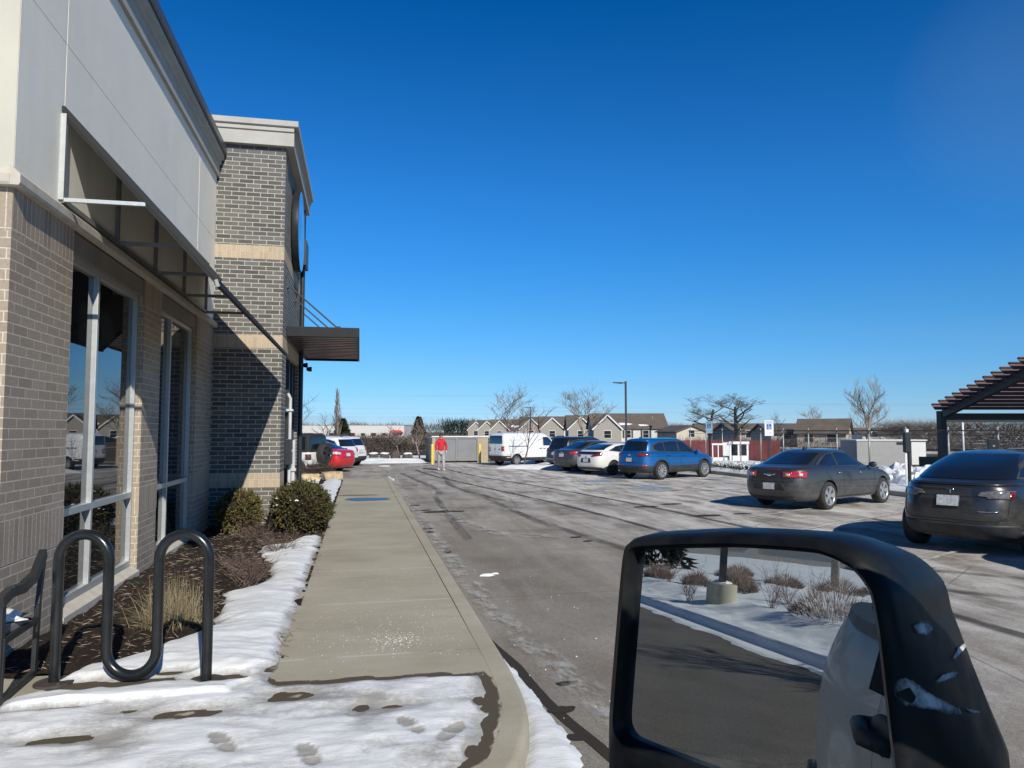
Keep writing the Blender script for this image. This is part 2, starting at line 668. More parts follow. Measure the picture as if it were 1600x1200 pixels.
def asphalt():
    m = Mat('salted_asphalt', 0.9, 0, 0.25)
    base = m.mix(m.noise(0.35, 6, 0.6), (0.245, 0.216, 0.180), (0.345, 0.309, 0.258))
    # dried salt: long streaks down the lane, paler out in the bays
    sep = m.n('SeparateXYZ')
    m.l(m.co(), sep.inputs[0])
    bays = m.range(sep.outputs[0], 2.5, 7.5, 0.22, 1.15)
    far = m.range(sep.outputs[1], 10, 26, 0.0, 0.45)
    streak = m.noise(1.0, 7, 0.68, m.co(scale=(1.5, 0.28, 1), rot=(0, 0, 0.12)), 0.42, 0.66, 0.8)
    blot = m.noise(0.9, 6, 0.7, m.co(loc=(4, 9, 0)), 0.42, 0.64, 0.5)
    salt = m.math('MULTIPLY', m.math('ADD', m.math('MULTIPLY', streak, 0.65), m.math('MULTIPLY', blot, 0.45)), m.math('ADD', bays, far))
    c = m.mix(salt, base, (0.82, 0.80, 0.755))
    # the drive to the west is bare, browner blacktop
    west = m.range(sep.outputs[0], 0.5, -3.0)
    c = m.mix(m.math('MULTIPLY', west, 0.85), c, m.mix(m.noise(0.8, 6, 0.65), (0.085, 0.075, 0.063), (0.135, 0.120, 0.102)))
    # wet and tar-dark blotches
    dark = m.noise(0.55, 7, 0.72, m.co(loc=(11, 3, 0), scale=(1.0, 0.55, 1)), 0.57, 0.70)
    c = m.mix(m.math('MULTIPLY', dark, 0.42), c, (0.085, 0.08, 0.075))
    # aggregate
    md = m.noise(20, 6, 0.85, m.co(scale=(1, 0.7, 1)), 0.38, 0.62)
    c = m.mix(m.math('MULTIPLY', md, 0.48), c, m.mix(1.0, c, (0.50, 0.49, 0.48), 'MULTIPLY'))
    g = m.noise(52, 4, 0.85, lo=0.40, hi=0.60)
    c = m.mix(m.math('MULTIPLY', g, 0.55), c, m.mix(1.0, c, (0.42, 0.41, 0.40), 'MULTIPLY'))
    sp = m.noise(75, 3, 0.7, m.co(loc=(3, 3, 0)), 0.58, 0.70)
    c = m.mix(m.math('MULTIPLY', sp, 0.6), c, (0.55, 0.53, 0.50))
    vor = m.n('TexVoronoi', feature='DISTANCE_TO_EDGE')
    vor.inputs['Scale'].default_value = 0.23
    m.l(m.mix(0.12, m.co(), m.n('TexNoise').outputs['Color']), vor.inputs['Vector'])
    crack = m.range(vor.outputs[0], 0.0, 0.0035, 0.55, 0.0)
    c = m.mix(crack, c, (0.05, 0.05, 0.05))
    m.color(c)
    m.bump(m.noise(95, 4, 0.75, lo=0, hi=1), 0.7, 0.012)
    return m.m


def concrete(name='walk_concrete', joints=True):
    m = Mat(name, 0.85, 0, 0.12)
    c = m.mix(m.noise(0.8, 6, 0.6), (0.335, 0.308, 0.235), (0.425, 0.395, 0.312))
    st = m.noise(1.2, 6, 0.7, m.co(scale=(0.7, 2.6, 1)), 0.45, 0.75)
    c = m.mix(m.math('MULTIPLY', st, 0.3), c, (0.54, 0.515, 0.43))
    c = m.mix(m.math('MULTIPLY', m.noise(2.0, 5, 0.7, m.co(loc=(5, 1, 0), scale=(0.5, 2.0, 1)), 0.55, 0.75), 0.35), c, (0.26, 0.245, 0.20))
    c = m.mix(m.math('MULTIPLY', m.noise(60, 3, 0.8, lo=0.42, hi=0.62), 0.22), c, m.mix(1.0, c, (0.6, 0.6, 0.6), 'MULTIPLY'))
    sp = m.noise(55, 3, 0.6, m.co(loc=(8, 2, 0)), 0.70, 0.74)
    pat = m.noise(1.1, 4, 0.6, m.co(loc=(2, 6, 0)), 0.45, 0.62)
    c = m.mix(m.math('MULTIPLY', sp, pat), c, (0.8, 0.82, 0.82))
    if joints:
        sep = m.n('SeparateXYZ')
        m.l(m.co(rot=(0, 0, -0.012)), sep.inputs[0])
        y = m.math('DIVIDE', m.math('ADD', sep.outputs[1], -6.02), 1.83)
        fr = m.math('FRACT', y)
        d = m.math('ABSOLUTE', m.math('SUBTRACT', fr, 0.5))
        line = m.range(d, 0.4955, 0.498, 0, 1)
        salt = m.range(d, 0.490, 0.4985, 0, 1)
        c = m.mix(m.math('MULTIPLY', salt, m.noise(3, 4, lo=0.36, hi=0.5, vec=m.co(loc=(0, 1, 3)))), c, (0.70, 0.69, 0.64))
        c = m.mix(m.math('MULTIPLY', line, 0.55), c, (0.13, 0.125, 0.11))
        at = m.n('Attribute', attribute_name='wet')
        nz = m.noise(7, 5, 0.7, lo=0.2, hi=0.8)
        wet = m.range(m.math('ADD', at.outputs['Fac'], m.math('MULTIPLY', m.math('SUBTRACT', nz, 0.5), 0.35)), 0.45, 0.58)
        c = m.mix(wet, c, (0.095, 0.078, 0.054))
        rim = m.range(m.math('ABSOLUTE', m.math('SUBTRACT', m.math('ADD', at.outputs['Fac'], m.math('MULTIPLY', m.math('SUBTRACT', nz, 0.5), 0.35)), 0.40)), 0.06, 0.0, 0, 0.5)
        c = m.mix(m.math('MULTIPLY', rim, m.noise(5, 3, lo=0.5, hi=0.6)), c, (0.55, 0.54, 0.5))
        m.rough(m.range(wet, 0, 1, 0.85, 0.7))
    m.color(c)
    m.bump(m.noise(150, 3, 0.7, lo=0, hi=1), 0.25, 0.004)
    return m.m


def open_ground():
    m = Mat('winter_ground', 1.0, 0, 0.1)
    c = m.mix(m.noise(0.05, 6, 0.6), (0.105, 0.085, 0.055), (0.16, 0.135, 0.09))
    c = m.mix(m.noise(2.5, 4, 0.7), c, m.mix(1.0, c, (0.6, 0.6, 0.6), 'MULTIPLY'))
    c = m.mix(m.noise(0.045, 6, 0.62, m.co(loc=(30, 12, 0)), 0.56, 0.62), c, (0.7, 0.72, 0.74))
    m.color(c)
    return m.m


def patchy(name, col, amount=(0.42, 0.58), scale=3.0, rough=0.85, vec=None, maxa=1.0, stretch=(1, 1, 1), seed=0):
    """worn surface layer: broken up with see-through gaps"""
    m = Mat(name, rough, 0, 0.3)
    m.color(m.mix(m.noise(9, 4), tuple(c * 0.8 for c in col), col))
    a = m.noise(scale, 6, 0.72, m.co(scale=stretch, loc=(seed, seed * 2, 0)), *amount)
    uv = m.n('UVMap')
    sep = m.n('SeparateXYZ')
    m.l(uv.outputs[0], sep.inputs[0])
    # softens towards the edges of the strip (u runs across it)
    e = m.range(m.math('ABSOLUTE', m.math('SUBTRACT', sep.outputs[0], 0.5)), 0.5, 0.22)
    al = m.math('MULTIPLY', m.math('MULTIPLY', a, e), maxa)
    m.l(al, m.b.inputs['Alpha'])
    return m.m


MT['asphalt'] = asphalt()
MT['concrete'] = concrete()
MT['kerb'] = concrete('kerb_concrete', False)
MT['ground'] = open_ground()
MT['track'] = patchy('dark_tyre_track', (0.055, 0.053, 0.052), (0.26, 0.56), 1.6, stretch=(3, 0.5, 1), maxa=0.68)
MT['track_soft'] = patchy('soft_tyre_track', (0.07, 0.067, 0.064), (0.32, 0.64), 1.4, stretch=(3, 0.4, 1), maxa=0.6, seed=4)
MT['stripe'] = patchy('worn_white_paint', (0.72, 0.71, 0.67), (0.33, 0.55), 5, maxa=0.85, seed=2)
MT['blue_paint'] = patchy('worn_blue_paint', (0.30, 0.45, 0.66), (0.30, 0.6), 2.2, maxa=0.8, seed=7)
MT['salt_edge'] = patchy('salt_crust', (0.66, 0.67, 0.66), (0.46, 0.60), 6, stretch=(1, 0.5, 1), maxa=0.45, seed=5)
wetm = Mat('wet_asphalt', 0.8, 0, 0.08)
wetm.color((0.045, 0.039, 0.033))
wetm.bump(wetm.noise(60, 3, lo=0, hi=1), 0.3, 0.006)
MT['wet'] = wetm.m
pud = Mat('puddle_water', 0.30, 0, 0.25)
pud.color((0.05, 0.05, 0.045))
MT['puddle'] = pud.m


def mulch_mat():
    m = Mat('dark_mulch', 0.95, 0, 0.15)
    c = m.mix(m.noise(55, 5, 0.8, lo=0.35, hi=0.65), (0.016, 0.011, 0.009), (0.075, 0.055, 0.042))
    c = m.mix(m.noise(26, 5, 0.8, m.co(scale=(1, 3.5, 1), rot=(0, 0, 0.6)), 0.60, 0.68), c, (0.20, 0.155, 0.105))
    c = m.mix(m.noise(9, 4, 0.7, m.co(loc=(7, 0, 0)), 0.66, 0.72), c, (0.55, 0.57, 0.58))
    m.color(c)
    m.bump(m.noise(45, 5, 0.8, lo=0, hi=1), 1.0, 0.04)
    return m.m


MT['mulch'] = mulch_mat()

sheet('ground', [(-900, -900), (900, -900), (900, 1400), (-900, 1400)], -0.03, MT['ground'])
sheet('parking_lot', [(-60, -60), (15.5, -60), (15.5, 33.6), (24, 33.6), (24, 39), (9.6, 39.5), (9.6, 46), (-24, 46), (-24, 8), (-60, 8)], 0.0, MT['asphalt'])

# ---- kerb round the walk
KERB = [(1.125, 28.2), (1.125, 20), (1.125, 12), (1.125, 8), (1.12, 6.5), (1.11, 5.4), (1.05, 4.65), (0.89, 4.11), (0.72, 3.78), (0.3, 3.28), (-0.6, 2.68),
        (-2, 1.9), (-4, 1.05), (-5.6, 0.6), (-7.0, 0.45), (-8.5, 0.8), (-11, 2.0), (-15, 4.5), (-19, 7.2)]


def smooth_line(pts, n):
    out = []
    P = [Vector((*p, 0)) for p in pts]
    for i in range(len(P) - 1):
        p0, p1, p2, p3 = P[max(i - 1, 0)], P[i], P[i + 1], P[min(i + 2, len(P) - 1)]
        for k in range(n):
            t = k / n
            q = 0.5 * ((2 * p1) + (-p0 + p2) * t + (2 * p0 - 5 * p1 + 4 * p2 - p3) * t * t + (-p0 + 3 * p1 - 3 * p2 + p3) * t ** 3)
            out.append(q)
    out.append(P[-1])
    return out


KL = smooth_line(KERB, 6)


def sweep(name, line, prof, mat, kind, uv=False):
    """profile of (offset to the left of travel, z) pulled along a line"""
    vs, fs = [], []
    n = len(prof)
    for i, p in enumerate(line):
        t = (line[min(i + 1, len(line) - 1)] - line[max(i - 1, 0)]).normalized()
        nn = Vector((-t.y, t.x, 0))
        for o, z in prof:
            q = p + nn * o
            vs.append((q.x, q.y, z))
    for i in range(len(line) - 1):
        for k in range(n - 1):
            fs.append((i * n + k, i * n + k + 1, (i + 1) * n + k + 1, (i + 1) * n + k))
    mb = MB()
    mb.add(vs, fs)
    return mb.build(name, mat, None, smooth=True, sharp=50, kind=kind)


# travel is southwards, so the lot is on the left
sweep('kerb', KL, [(0.02, -0.05), (0.012, 0.09), (0.004, 0.13), (-0.014, 0.147), (-0.035, 0.15), (-0.152, 0.15), (-0.155, 0.1)], MT['kerb'], 'structure')

_seg = [(a, b) for a, b in zip(KL, KL[1:])]


def kerb_dist(x, y):
    """signed distance to the outer kerb line, positive on the walk side"""
    best, sg = 1e9, 1
    for a, b in _seg:
        dx, dy = b.x - a.x, b.y - a.y
        L = dx * dx + dy * dy
        if L < 1e-9:
            continue
        t = max(0, min(1, ((x - a.x) * dx + (y - a.y) * dy) / L))
        ex, ey = x - a.x - t * dx, y - a.y - t * dy
        d = ex * ex + ey * ey
        if d < best:
            best = d
            sg = -1 if (dx * ey - dy * ex) > 0 else 1
    return sg * math.sqrt(best)


XL = [(5.2, -2.25), (5.75, -2.1), (6.1, -1.98), (6.35, -1.7), (7.15, -1.28), (7.7, -1.3), (8.5, -1.40), (8.9, -1.12), (9.5, -1.02), (10.4, -1.2), (11.3, -1.42),
      (11.7, -1.45), (11.95, -1.1), (12.5, -1.02), (12.75, -0.8), (13.0, -0.5)]
HOLES = [(survey(290, 1116, .15), 0.20, 0.07), (survey(105, 1156, .15), 0.15, 0.05), (survey(60, 1160, .15), 0.07, 0.035),
         (survey(455, 1088, .15), 0.15, 0.08), (survey(200, 1112, .15), 0.05, 0.022), (survey(612, 1104, .15), 0.07, 0.022),
         (survey(225, 1066, .15), 0.24, 0.09), (survey(345, 1060, .15), 0.17, 0.08), (survey(112, 1074, .15), 0.30, 0.10), (survey(170, 1072, .15), 0.2, 0.07), (survey(265, 1052, .15), 0.10, 0.05), (survey(440, 1045, .15), 0.13, 0.10)]
PRINTS = [(survey(640, 1140, .15), 0.4), (survey(705, 1148, .15), -0.5), (survey(752, 1100, .15), 0.1), (survey(745, 1180, .15), 0.2), (survey(345, 1165, .15), 0.5),
          (survey(480, 1185, .15), 0.3), (survey(560, 1110, .15), -0.3)]


def front_mask(x, y, kd=None):
    """how far inside the trodden snow on the walk a place lies (metres, negative outside)"""
    yb = 5.42 + 0.07 * noise.noise(Vector((x * 2.2, 3.3, 0))) + 0.05 * noise.noise(Vector((x * 6, 1.3, 0)))
    if x < -0.5:
        yb = 5.42 + sst(-0.5, -0.75, x) * 0.3
    if x < -1.3:
        yb = 5.72 - sst(-1.3, -1.75, x) * 0.42 + 0.03 * noise.noise(Vector((x * 4, 1.3, 0)))
    kd = kerb_dist(x, y) if kd is None else kd
    m = min(yb - y, kd - 0.25 - 0.04 * noise.noise(Vector((x * 5, y * 5, 0))))
    for c, rx, ry in HOLES:
        dx, dy = (x - c.x), (y - c.y)
        if abs(dx) < 0.5 and abs(dy) < 0.4:
            q = math.hypot(dx / rx, dy / ry)
            q += 0.35 * noise.noise(Vector((x * 11, y * 11, 2)))
            m = min(m, (q - 1) * min(rx, ry) * 1.2)
    return m


def bed_mask(x, y):
    m = min(x - lerp_pts(XL, y), -0.605 - x + 0.035 * noise.noise(Vector((x * 6, y * 5, 4))))
    return m + 0.10 * noise.noise(Vector((x * 4.0, y * 3.0, 5))) * (1 if x < -0.75 else 0.3) if y > 5.3 else -1


def base_z(x, y):
    return 0.15


def snow_thick(x, y):
    kd = kerb_dist(x, y) if y < 7 else 1.0
    a = front_mask(x, y, kd) if y < 6.2 else -1
    b = bed_mask(x, y)
    for c, rx, ry in HOLES:
        if abs(x - c.x) < 0.4 and abs(y - c.y) < 0.3:
            q = math.hypot((x - c.x) / rx, (y - c.y) / ry) + 0.35 * noise.noise(Vector((x * 11, y * 11, 2)))
            b = min(b, (q - 1) * min(rx, ry) * 1.2)
    m = max(a, b)
    if m < -0.12:
        return -0.05
    thick = 0.020 if a > b else 0.045
    t = thick * sst(-0.02, 0.13, m) + (0.012 if a > b else 0.02) * sst(0.02, 0.4, m)
    rip = 0.0085 * noise.noise(Vector((x * 4 + y * 2.2, y * 9.5, 8))) + 0.005 * noise.noise(Vector((x * 9, y * 15, 9))) + 0.016 * fbm(x, y, 2.2, 3, 2)
    t += rip * sst(0.0, 0.12, m)
    for c, rz in PRINTS:
        dx, dy = x - c.x, y - c.y
        if abs(dx) < 0.4 and abs(dy) < 0.4:
            X, Y = dx * math.cos(rz) + dy * math.sin(rz), -dx * math.sin(rz) + dy * math.cos(rz)
            q = math.hypot(X / 0.055, Y / 0.15)
            t -= 0.014 * sst(1.15, 0.8, q) * (1 if abs(Y + 0.03) > 0.02 else 0.55)
            pass
    return t if m > 0 else min(t, -0.004 + m * 0.3)


def slush_and_prints(x, y):
    t = snow_thick(x, y) - 0.034 * max(0.0, fbm(x, y, 2.3, 5, 21) - 0.08)
    for c, rz in PRINTS:
        dx, dy = x - c.x, y - c.y
        if abs(dx) < 0.3 and abs(dy) < 0.3:
            X, Y = dx * math.cos(rz) + dy * math.sin(rz), -dx * math.sin(rz) + dy * math.cos(rz)
            t -= 0.036 * sst(1.1, 0.85, math.hypot(X / 0.055, Y / 0.15)) * (1 if abs(Y + 0.03) > 0.018 else 0.3)  # footprints darkened in colour as well as pressed in
    return t


for bx0, bx1, by0, by1, stp in ((-2.7, 1.08, 3.2, 7.6, 0.026), (-7.0, -2.7, 0.5, 6.2, 0.08), (-2.7, 1.08, 0.5, 3.2, 0.08), (-2.7, -0.4, 7.6, 13.1, 0.04)):
    heightfield('snow', bx0, bx1, by0, by1, stp, lambda x, y: 0.15 + snow_thick(x, y), MT['snow_thin'], 'stuff', keep=lambda x, y: snow_thick(x, y) > -0.002, attr=('thin', slush_and_prints))


def wet_at(x, y):
    m = max(front_mask(x, y), bed_mask(x, y) - 0.12)
    return (0.75 + 0.25 * noise.noise(Vector((x * 4, y * 4, 17)))) * sst(-0.13 - 0.30 * max(0, noise.noise(Vector((x * 2.3, y * 2.3, 6)))) + 0.10 * noise.noise(Vector((x * 5, y * 5, 7))), -0.05, m)


heightfield('sidewalk', -7.0, 0.965, 0.5, 8.5, 0.05, lambda x, y: 0.1485, MT['concrete'], 'structure',
            keep=lambda x, y: kerb_dist(x, y) > 0.16 and (x > -0.58 or y < 6.0), attr=('wet', wet_at))
heightfield('sidewalk', -0.56, 0.965, 8.5, 28.2, 0.38, lambda x, y: 0.1485, MT['concrete'], 'structure', attr=('wet', lambda x, y: 0.0))

# planting bed and the soil beside the walk further on
heightfield('planting_bed', -2.66, -0.555, 5.95, 14.55, 0.05, lambda x, y: 0.135 + 0.045 * fbm(x, y, 2.2, 4, 1) + 0.03 * sst(-0.7, -1.6, x), MT['mulch'], 'structure')
heightfield('planting_bed', -1.46, -0.555, 14.5, 28.2, 0.2, lambda x, y: 0.10 + 0.03 * fbm(x, y, 1.2, 3, 1), MT['mulch'], 'structure')
heightfield('planting_bed', -7.0, -1.40, 26.0, 31.2, 0.25, lambda x, y: 0.10 + 0.05 * fbm(x, y, 1.2, 3, 1), MT['mulch'], 'structure')


def strip_snow(x, y):
    m = min(x + 1.25 + 0.15 * fbm(x, y, .7, 2, 3), -0.62 - x + 0.05 * fbm(x, y, 2, 2), y - 14.3, 28.4 - y + (x + 0.6))
    return 0.11 + (0.09 * sst(0, 0.25, m) + 0.02 * fbm(x, y, 2.5, 3, 4)) if m > 0 else 0.05


heightfield('snow', -1.45, -0.56, 14.2, 28.6, 0.09, strip_snow, MT['snow'], 'stuff', stepy=0.2)
heightfield('snow', -7.0, -1.35, 26.2, 31.0, 0.2, lambda x, y: 0.16 + 0.09 * fbm(x, y, 0.9, 3, 6) + 0.03 * fbm(x, y, 4, 2), MT['snow'], 'stuff')


# wedge of snow left in the gutter
def gutter_w(y):
    return lerp_pts([(2.2, 0.62), (3.2, 0.5), (4.15, 0.33), (5.0, 0.17), (5.8, 0.12), (6.4, 0.06), (6.7, 0.0)], y) + 0.02 * noise.noise(Vector((0, y * 5, 1)))


def gutter_snow(x, y):
    d = -kerb_dist(x, y) - 0.02
    m = min(d + 0.05, gutter_w(y) - d) if y < 6.7 else -1
    return 0.045 * sst(0, 0.10, m) + 0.008 * fbm(x, y, 5, 3) if m > 0 else -0.02


heightfield('snow', 0.2, 1.6, 2.2, 6.9, 0.03, gutter_snow, MT['snow'], 'stuff', keep=lambda x, y: gutter_snow(x, y) > -0.01)


def ribbon(name, line, width, z, mat, n=8, kind='structure'):
    L = smooth_line(line, n)
    mb = MB()
    vs, uvs = [], []
    for i, p in enumerate(L):
        t = (L[min(i + 1, len(L) - 1)] - L[max(i - 1, 0)]).normalized()
        nn = Vector((-t.y, t.x, 0))
        wd = width if not isinstance(width, (list, tuple)) else width[0] + (width[1] - width[0]) * i / (len(L) - 1)
        for k in range(5):
            o = (k / 4 - 0.5) * wd
            vs.append((p.x + nn.x * o, p.y + nn.y * o, z))
            uvs.append((k / 4, i * 0.1))
    fs = []
    for i in range(len(L) - 1):
        for k in range(4):
            a = i * 5 + k
            fs.append((a, a + 1, a + 6, a + 5))
    me = bpy.data.meshes.new(name)
    me.from_pydata(vs, [], fs)
    ul = me.uv_layers.new(name='UVMap')
    for lp in me.loops:
        ul.data[lp.index].uv = uvs[lp.vertex_index]
    me.materials.append(mat)
    ob = bpy.data.objects.new(name, me)
    COL.objects.link(ob)
    ob['kind'] = kind
    return ob


# tyre tracks curving through the lot
ribbon('tyre_track', [(2.7, 37), (3.1, 32), (3.9, 26.5), (4.9, 20.5), (5.5, 15.5), (5.9, 10), (6.1, 5)], 0.24, 0.004, MT['track'])
ribbon('tyre_track', [(4.2, 38), (4.9, 31), (6.1, 25), (7.1, 18.5), (7.5, 14), (7.8, 9)], 0.24, 0.004, MT['track'])
ribbon('tyre_track', [(1.9, 34), (2.2, 29), (2.5, 25), (2.4, 22.5)], 0.28, 0.008, MT['track_soft'])
ribbon('tyre_track', [(3.4, 36), (3.5, 31), (3.2, 27), (3.3, 24), (3.9, 20)], 0.28, 0.008, MT['track_soft'])
ribbon('tyre_track', [(2.2, 22), (2.0, 17), (1.9, 13)], 0.22, 0.008, MT['track_soft'])
ribbon('tyre_track', [(3.6, 22), (3.7, 16), (4.3, 11), (5.0, 6)], 0.3, 0.008, MT['track_soft'])
ribbon('tyre_track', [(6.5, 10.5), (7.6, 9.0), (9.0, 7.6), (11, 6.2)], 0.26, 0.012, MT['track_soft'])
ribbon('tyre_track', [(5.8, 9.2), (7.0, 7.6), (8.6, 6.2), (11, 4.8)], 0.26, 0.012, MT['track_soft'])
ribbon('tyre_track', [(9.2, 22.8), (11, 22.2), (13, 22.6)], 0.26, 0.012, MT['track_soft'])
ribbon('road_marking', [(1.5, 25.2), (4, 24.8), (7.4, 24.2)], 0.10, 0.016, MT['stripe'])
# bay lines
c30, s30 = math.cos(R(29)), math.sin(R(29))
for x, y, L in [(7.9, 9.4, 5.6), (8.1, 12.8, 5.6), (7.97, 14.79, 7.2), (8.3, 18.6, 6.6), (8.3, 21.6, 6.6), (8.4, 24.8, 6.6), (8.4, 28.0, 6.6), (8.4, 31.2, 6.0)]:
    ribbon('road_marking', [(x, y), (x + L * 0.5 * c30, y + L * 0.5 * s30), (x + L * c30, y + L * s30)], 0.11, 0.020, MT['stripe'])
for x, y in [(9.0, 27.2), (9.6, 23.6)]:
    ribbon('road_marking', [(x - 0.7 * c30, y - 0.7 * s30), (x, y), (x + 0.7 * c30, y + 0.7 * s30)], 1.3, 0.024, MT['blue_paint'])
# salt crust along the foot of the kerb
ribbon('salt_crust', [(1.30, 26), (1.32, 20), (1.34, 14), (1.36, 10), (1.42, 7.5), (1.6, 5.6), (1.75, 4.4)], 0.34, 0.028, MT['salt_edge'])
ribbon('salt_crust', [(1.9, 18.0), (2.4, 14.0), (3.0, 13.2), (3.6, 13.0)], 0.5, 0.028, MT['salt_edge'])


def splat(name, c, rx, ry, rz, z, mat, seed, n=40, amp=0.3):
    pts = []
    for k in range(n):
        a = 2 * math.pi * k / n
        q = 1 + amp * noise.noise(Vector((math.cos(a) * 1.6, math.sin(a) * 1.6, seed * 2.7)))
        X, Y = rx * q * math.cos(a), ry * q * math.sin(a)
        pts.append((c[0] + X * math.cos(rz) - Y * math.sin(rz), c[1] + X * math.sin(rz) + Y * math.cos(rz)))
    return sheet(name, pts, z, mat)


# wet edge beside the gutter snow and melt puddles
L = [Vector((1.14 + max(0, gutter_w(y)), y, 0)) for y in [6.9, 6.5, 6.0, 5.6, 5.2, 4.8, 4.4, 4.1, 3.8]]
edge = [(p.x - 0.03, p.y) for p in L] + [(p.x + 0.05 + 0.05 * abs(noise.noise(Vector((i * 1.7, 0, 0)))), p.y) for i, p in reversed(list(enumerate(L)))]
sheet('wet_patch', edge, 0.0045, MT['wet'])
splat('wet_patch', survey(878, 1110), 0.10, 0.055, 0.2, 0.0085, MT['wet'], 1)
splat('wet_patch', survey(905, 1153), 0.09, 0.05, 0, 0.0085, MT['wet'], 2)
splat('wet_patch', survey(880, 1180), 0.06, 0.09, 0, 0.0085, MT['wet'], 3)
splat('wet_patch', survey(885, 1069), 0.08, 0.05, 0, 0.0085, MT['wet'], 4)
for i, (u, v, a, b) in enumerate([(648, 790, .14, .10), (655, 798, .3, .08), (690, 800, .55, .14), (668, 826, .10, .12), (672, 832, .06, .10), (700, 862, .05, .12), (900, 840, .10, .06), (918, 846, .08, .05),
                                  (1105, 806, .35, .12), (1160, 803, .25, .07), (1090, 830, .3, .1), (1010, 792, .3, .12), (1050, 788, .3, .12)]):
    splat('wet_patch', survey(u, v), a, b, 0.1, 0.0125, MT['wet'], i + 5)
sheet_p = splat('puddle', (0.2, 19.6), 0.62, 0.42, 0, 0.1525, MT['puddle'], 3, amp=0.25)
splat('puddle', (0.0, 20.9), 0.55, 0.10, 0, 0.1525, MT['wet'], 6)
# twigs and leaf litter on the mulch and along the walk's edge
rng = random.Random(14)
mb = MB()
for _ in range(1500):
    y = rng.uniform(6.0, 13.6)
    x = rng.uniform(-2.6, lerp_pts(XL, y) + 0.1) if rng.random() < 0.85 else rng.gauss(-0.60, 0.03)
    a, L_, t_ = rng.uniform(0, 6.28), rng.uniform(.02, .12), rng.uniform(.0015, .004)
    z = 0.155 + 0.045 * fbm(x, y, 2.2, 4, 1) + 0.03 * sst(-0.7, -1.6, x)
    d = Vector((math.cos(a), math.sin(a), rng.gauss(0, .15)))
    n_ = Vector((-math.sin(a), math.cos(a), 0)) * t_
    o = Vector((x, y, z))
    mb.add([o - n_, o + n_, o + d * L_ + n_ * .5, o + d * L_ - n_ * .5, o + d * L_ * .5 + Vector((0, 0, t_ * 2))], [(0, 1, 4), (1, 2, 4), (2, 3, 4), (3, 0, 4)])
mm = Mat('bed_litter', 0.9)
gg = mm.n('NewGeometry')
mm.color(mm.mix(gg.outputs['Random Per Island'], (0.06, 0.04, 0.028), (0.34, 0.27, 0.19)))
tag(mb.build('bed_litter', mm.m), 'dry twigs and leaf litter strewn over the mulch bed', 'litter', kind='stuff')
# crumbs of ice and salt left on the lane
mb = MB()
mb.blob((1.67, 9.75, 0.0), (0.10, 0.04, 0.03), 2, 2, 0.4, 2.5, 0.0)
mb.blob((1.80, 9.85, 0.0), (0.05, 0.02, 0.02), 4, 2, 0.4, 2.5, 0.0)
rng = random.Random(4)
for _ in range(45):
    x, y = rng.uniform(1.3, 2.4), rng.uniform(3.6, 11)
    mb.blob((x, y, 0), rng.uniform(0.003, 0.008), rng.random() * 9, 1, 0.3, 2, 0.0)
tag(mb.build('ice_crumbs', MT['snow_old']), 'crumbs of ice and salt scattered on the lane', 'ice', kind='stuff')
m = Mat('loose_salt', 0.8)
m.color((0.78, 0.79, 0.78))
MT['salt'] = m.m
mb = MB()
for _ in range(620):
    if rng.random() < 0.45:
        x, y = rng.gauss(0.30, 0.11), rng.gauss(6.40, 0.13)
    elif rng.random() < 0.6:
        x, y = rng.gauss(0.35, 0.4), rng.gauss(6.8, 0.5)
    else:
        x, y = rng.uniform(-0.4, 0.9), rng.uniform(5.9, 10)
    if not -0.5 < x < 0.93:
        continue
    r = rng.uniform(0.0018, 0.0052)
    a = rng.random() * 3
    mb.add([(x + r * math.cos(a + k * 1.57) * rng.uniform(.6, 1.3), y + r * math.sin(a + k * 1.57), 0.1505) for k in range(4)] + [(x, y, 0.1505 + r * 0.8)],
           [(0, 1, 4), (1, 2, 4), (2, 3, 4), (3, 0, 4)])
tag(mb.build('road_salt', MT['salt']), 'white road salt grains spilled across the concrete walk', 'salt', kind='stuff')

# ---- east verge, islands, snow beyond the lot
EAST = [Vector((15.5, y, 0)) for y in (36, 30, 24, 18, 12, 4, -20)]
sweep('kerb', EAST, [(-0.0, -0.05), (0.0, 0.12), (-0.0, 0.12)], MT['kerb'], 'structure') if False else None
mb = MB()
mb.box(15.5, 15.66, -20, 33.5, -0.05, 0.14)
mb.build('kerb', MT['kerb'], None, bevel=0.015, kind='structure')
sheet('verge', [(15.66, -20), (40, -20), (40, 33.4), (15.66, 33.4)], 0.06, MT['ground'])


def verge_snow(x, y):
    m = min(x - 15.52, 17.3 + 0.5 * fbm(x, y, 0.35, 2, 9) - x, 33 - y)
    return 0.10 + 0.13 * sst(0, 0.5, m) + 0.04 * fbm(x, y, 1.2, 3, 3) if m > 0 else 0.0


heightfield('snow', 15.5, 18.2, 12, 33.4, 0.18, verge_snow, MT['snow'], 'stuff')
heightfield('snow', 17.5, 40, 2, 33.2, 0.45, lambda x, y: 0.0 + 0.13 * fbm(x, y, 0.22, 4, 12), MT['snow_old'], 'stuff')


def island(poly, name='snow', h=0.2, step=0.14, seed=0):
    xs, ys = [p[0] for p in poly], [p[1] for p in poly]
    n = len(poly)

    def inside(x, y):
        m = 1e9
        for i in range(n):
            (a, b), (c, d) = poly[i], poly[(i + 1) % n]
            L = math.hypot(c - a, d - b)
            m = min(m, ((c - a) * (y - b) - (d - b) * (x - a)) / L)
        return m + 0.08 * fbm(x, y, 1.3, 2, seed)
    heightfield('snow', min(xs) - .1, max(xs) + .1, min(ys) - .1, max(ys) + .1, step,
                lambda x, y: 0.02 + h * sst(0, 0.5, inside(x, y)) + 0.05 * fbm(x, y, 1.1, 3, seed) if inside(x, y) > 0 else -0.03, MT['snow'], 'stuff', keep=lambda x, y: inside(x, y) > -0.1)


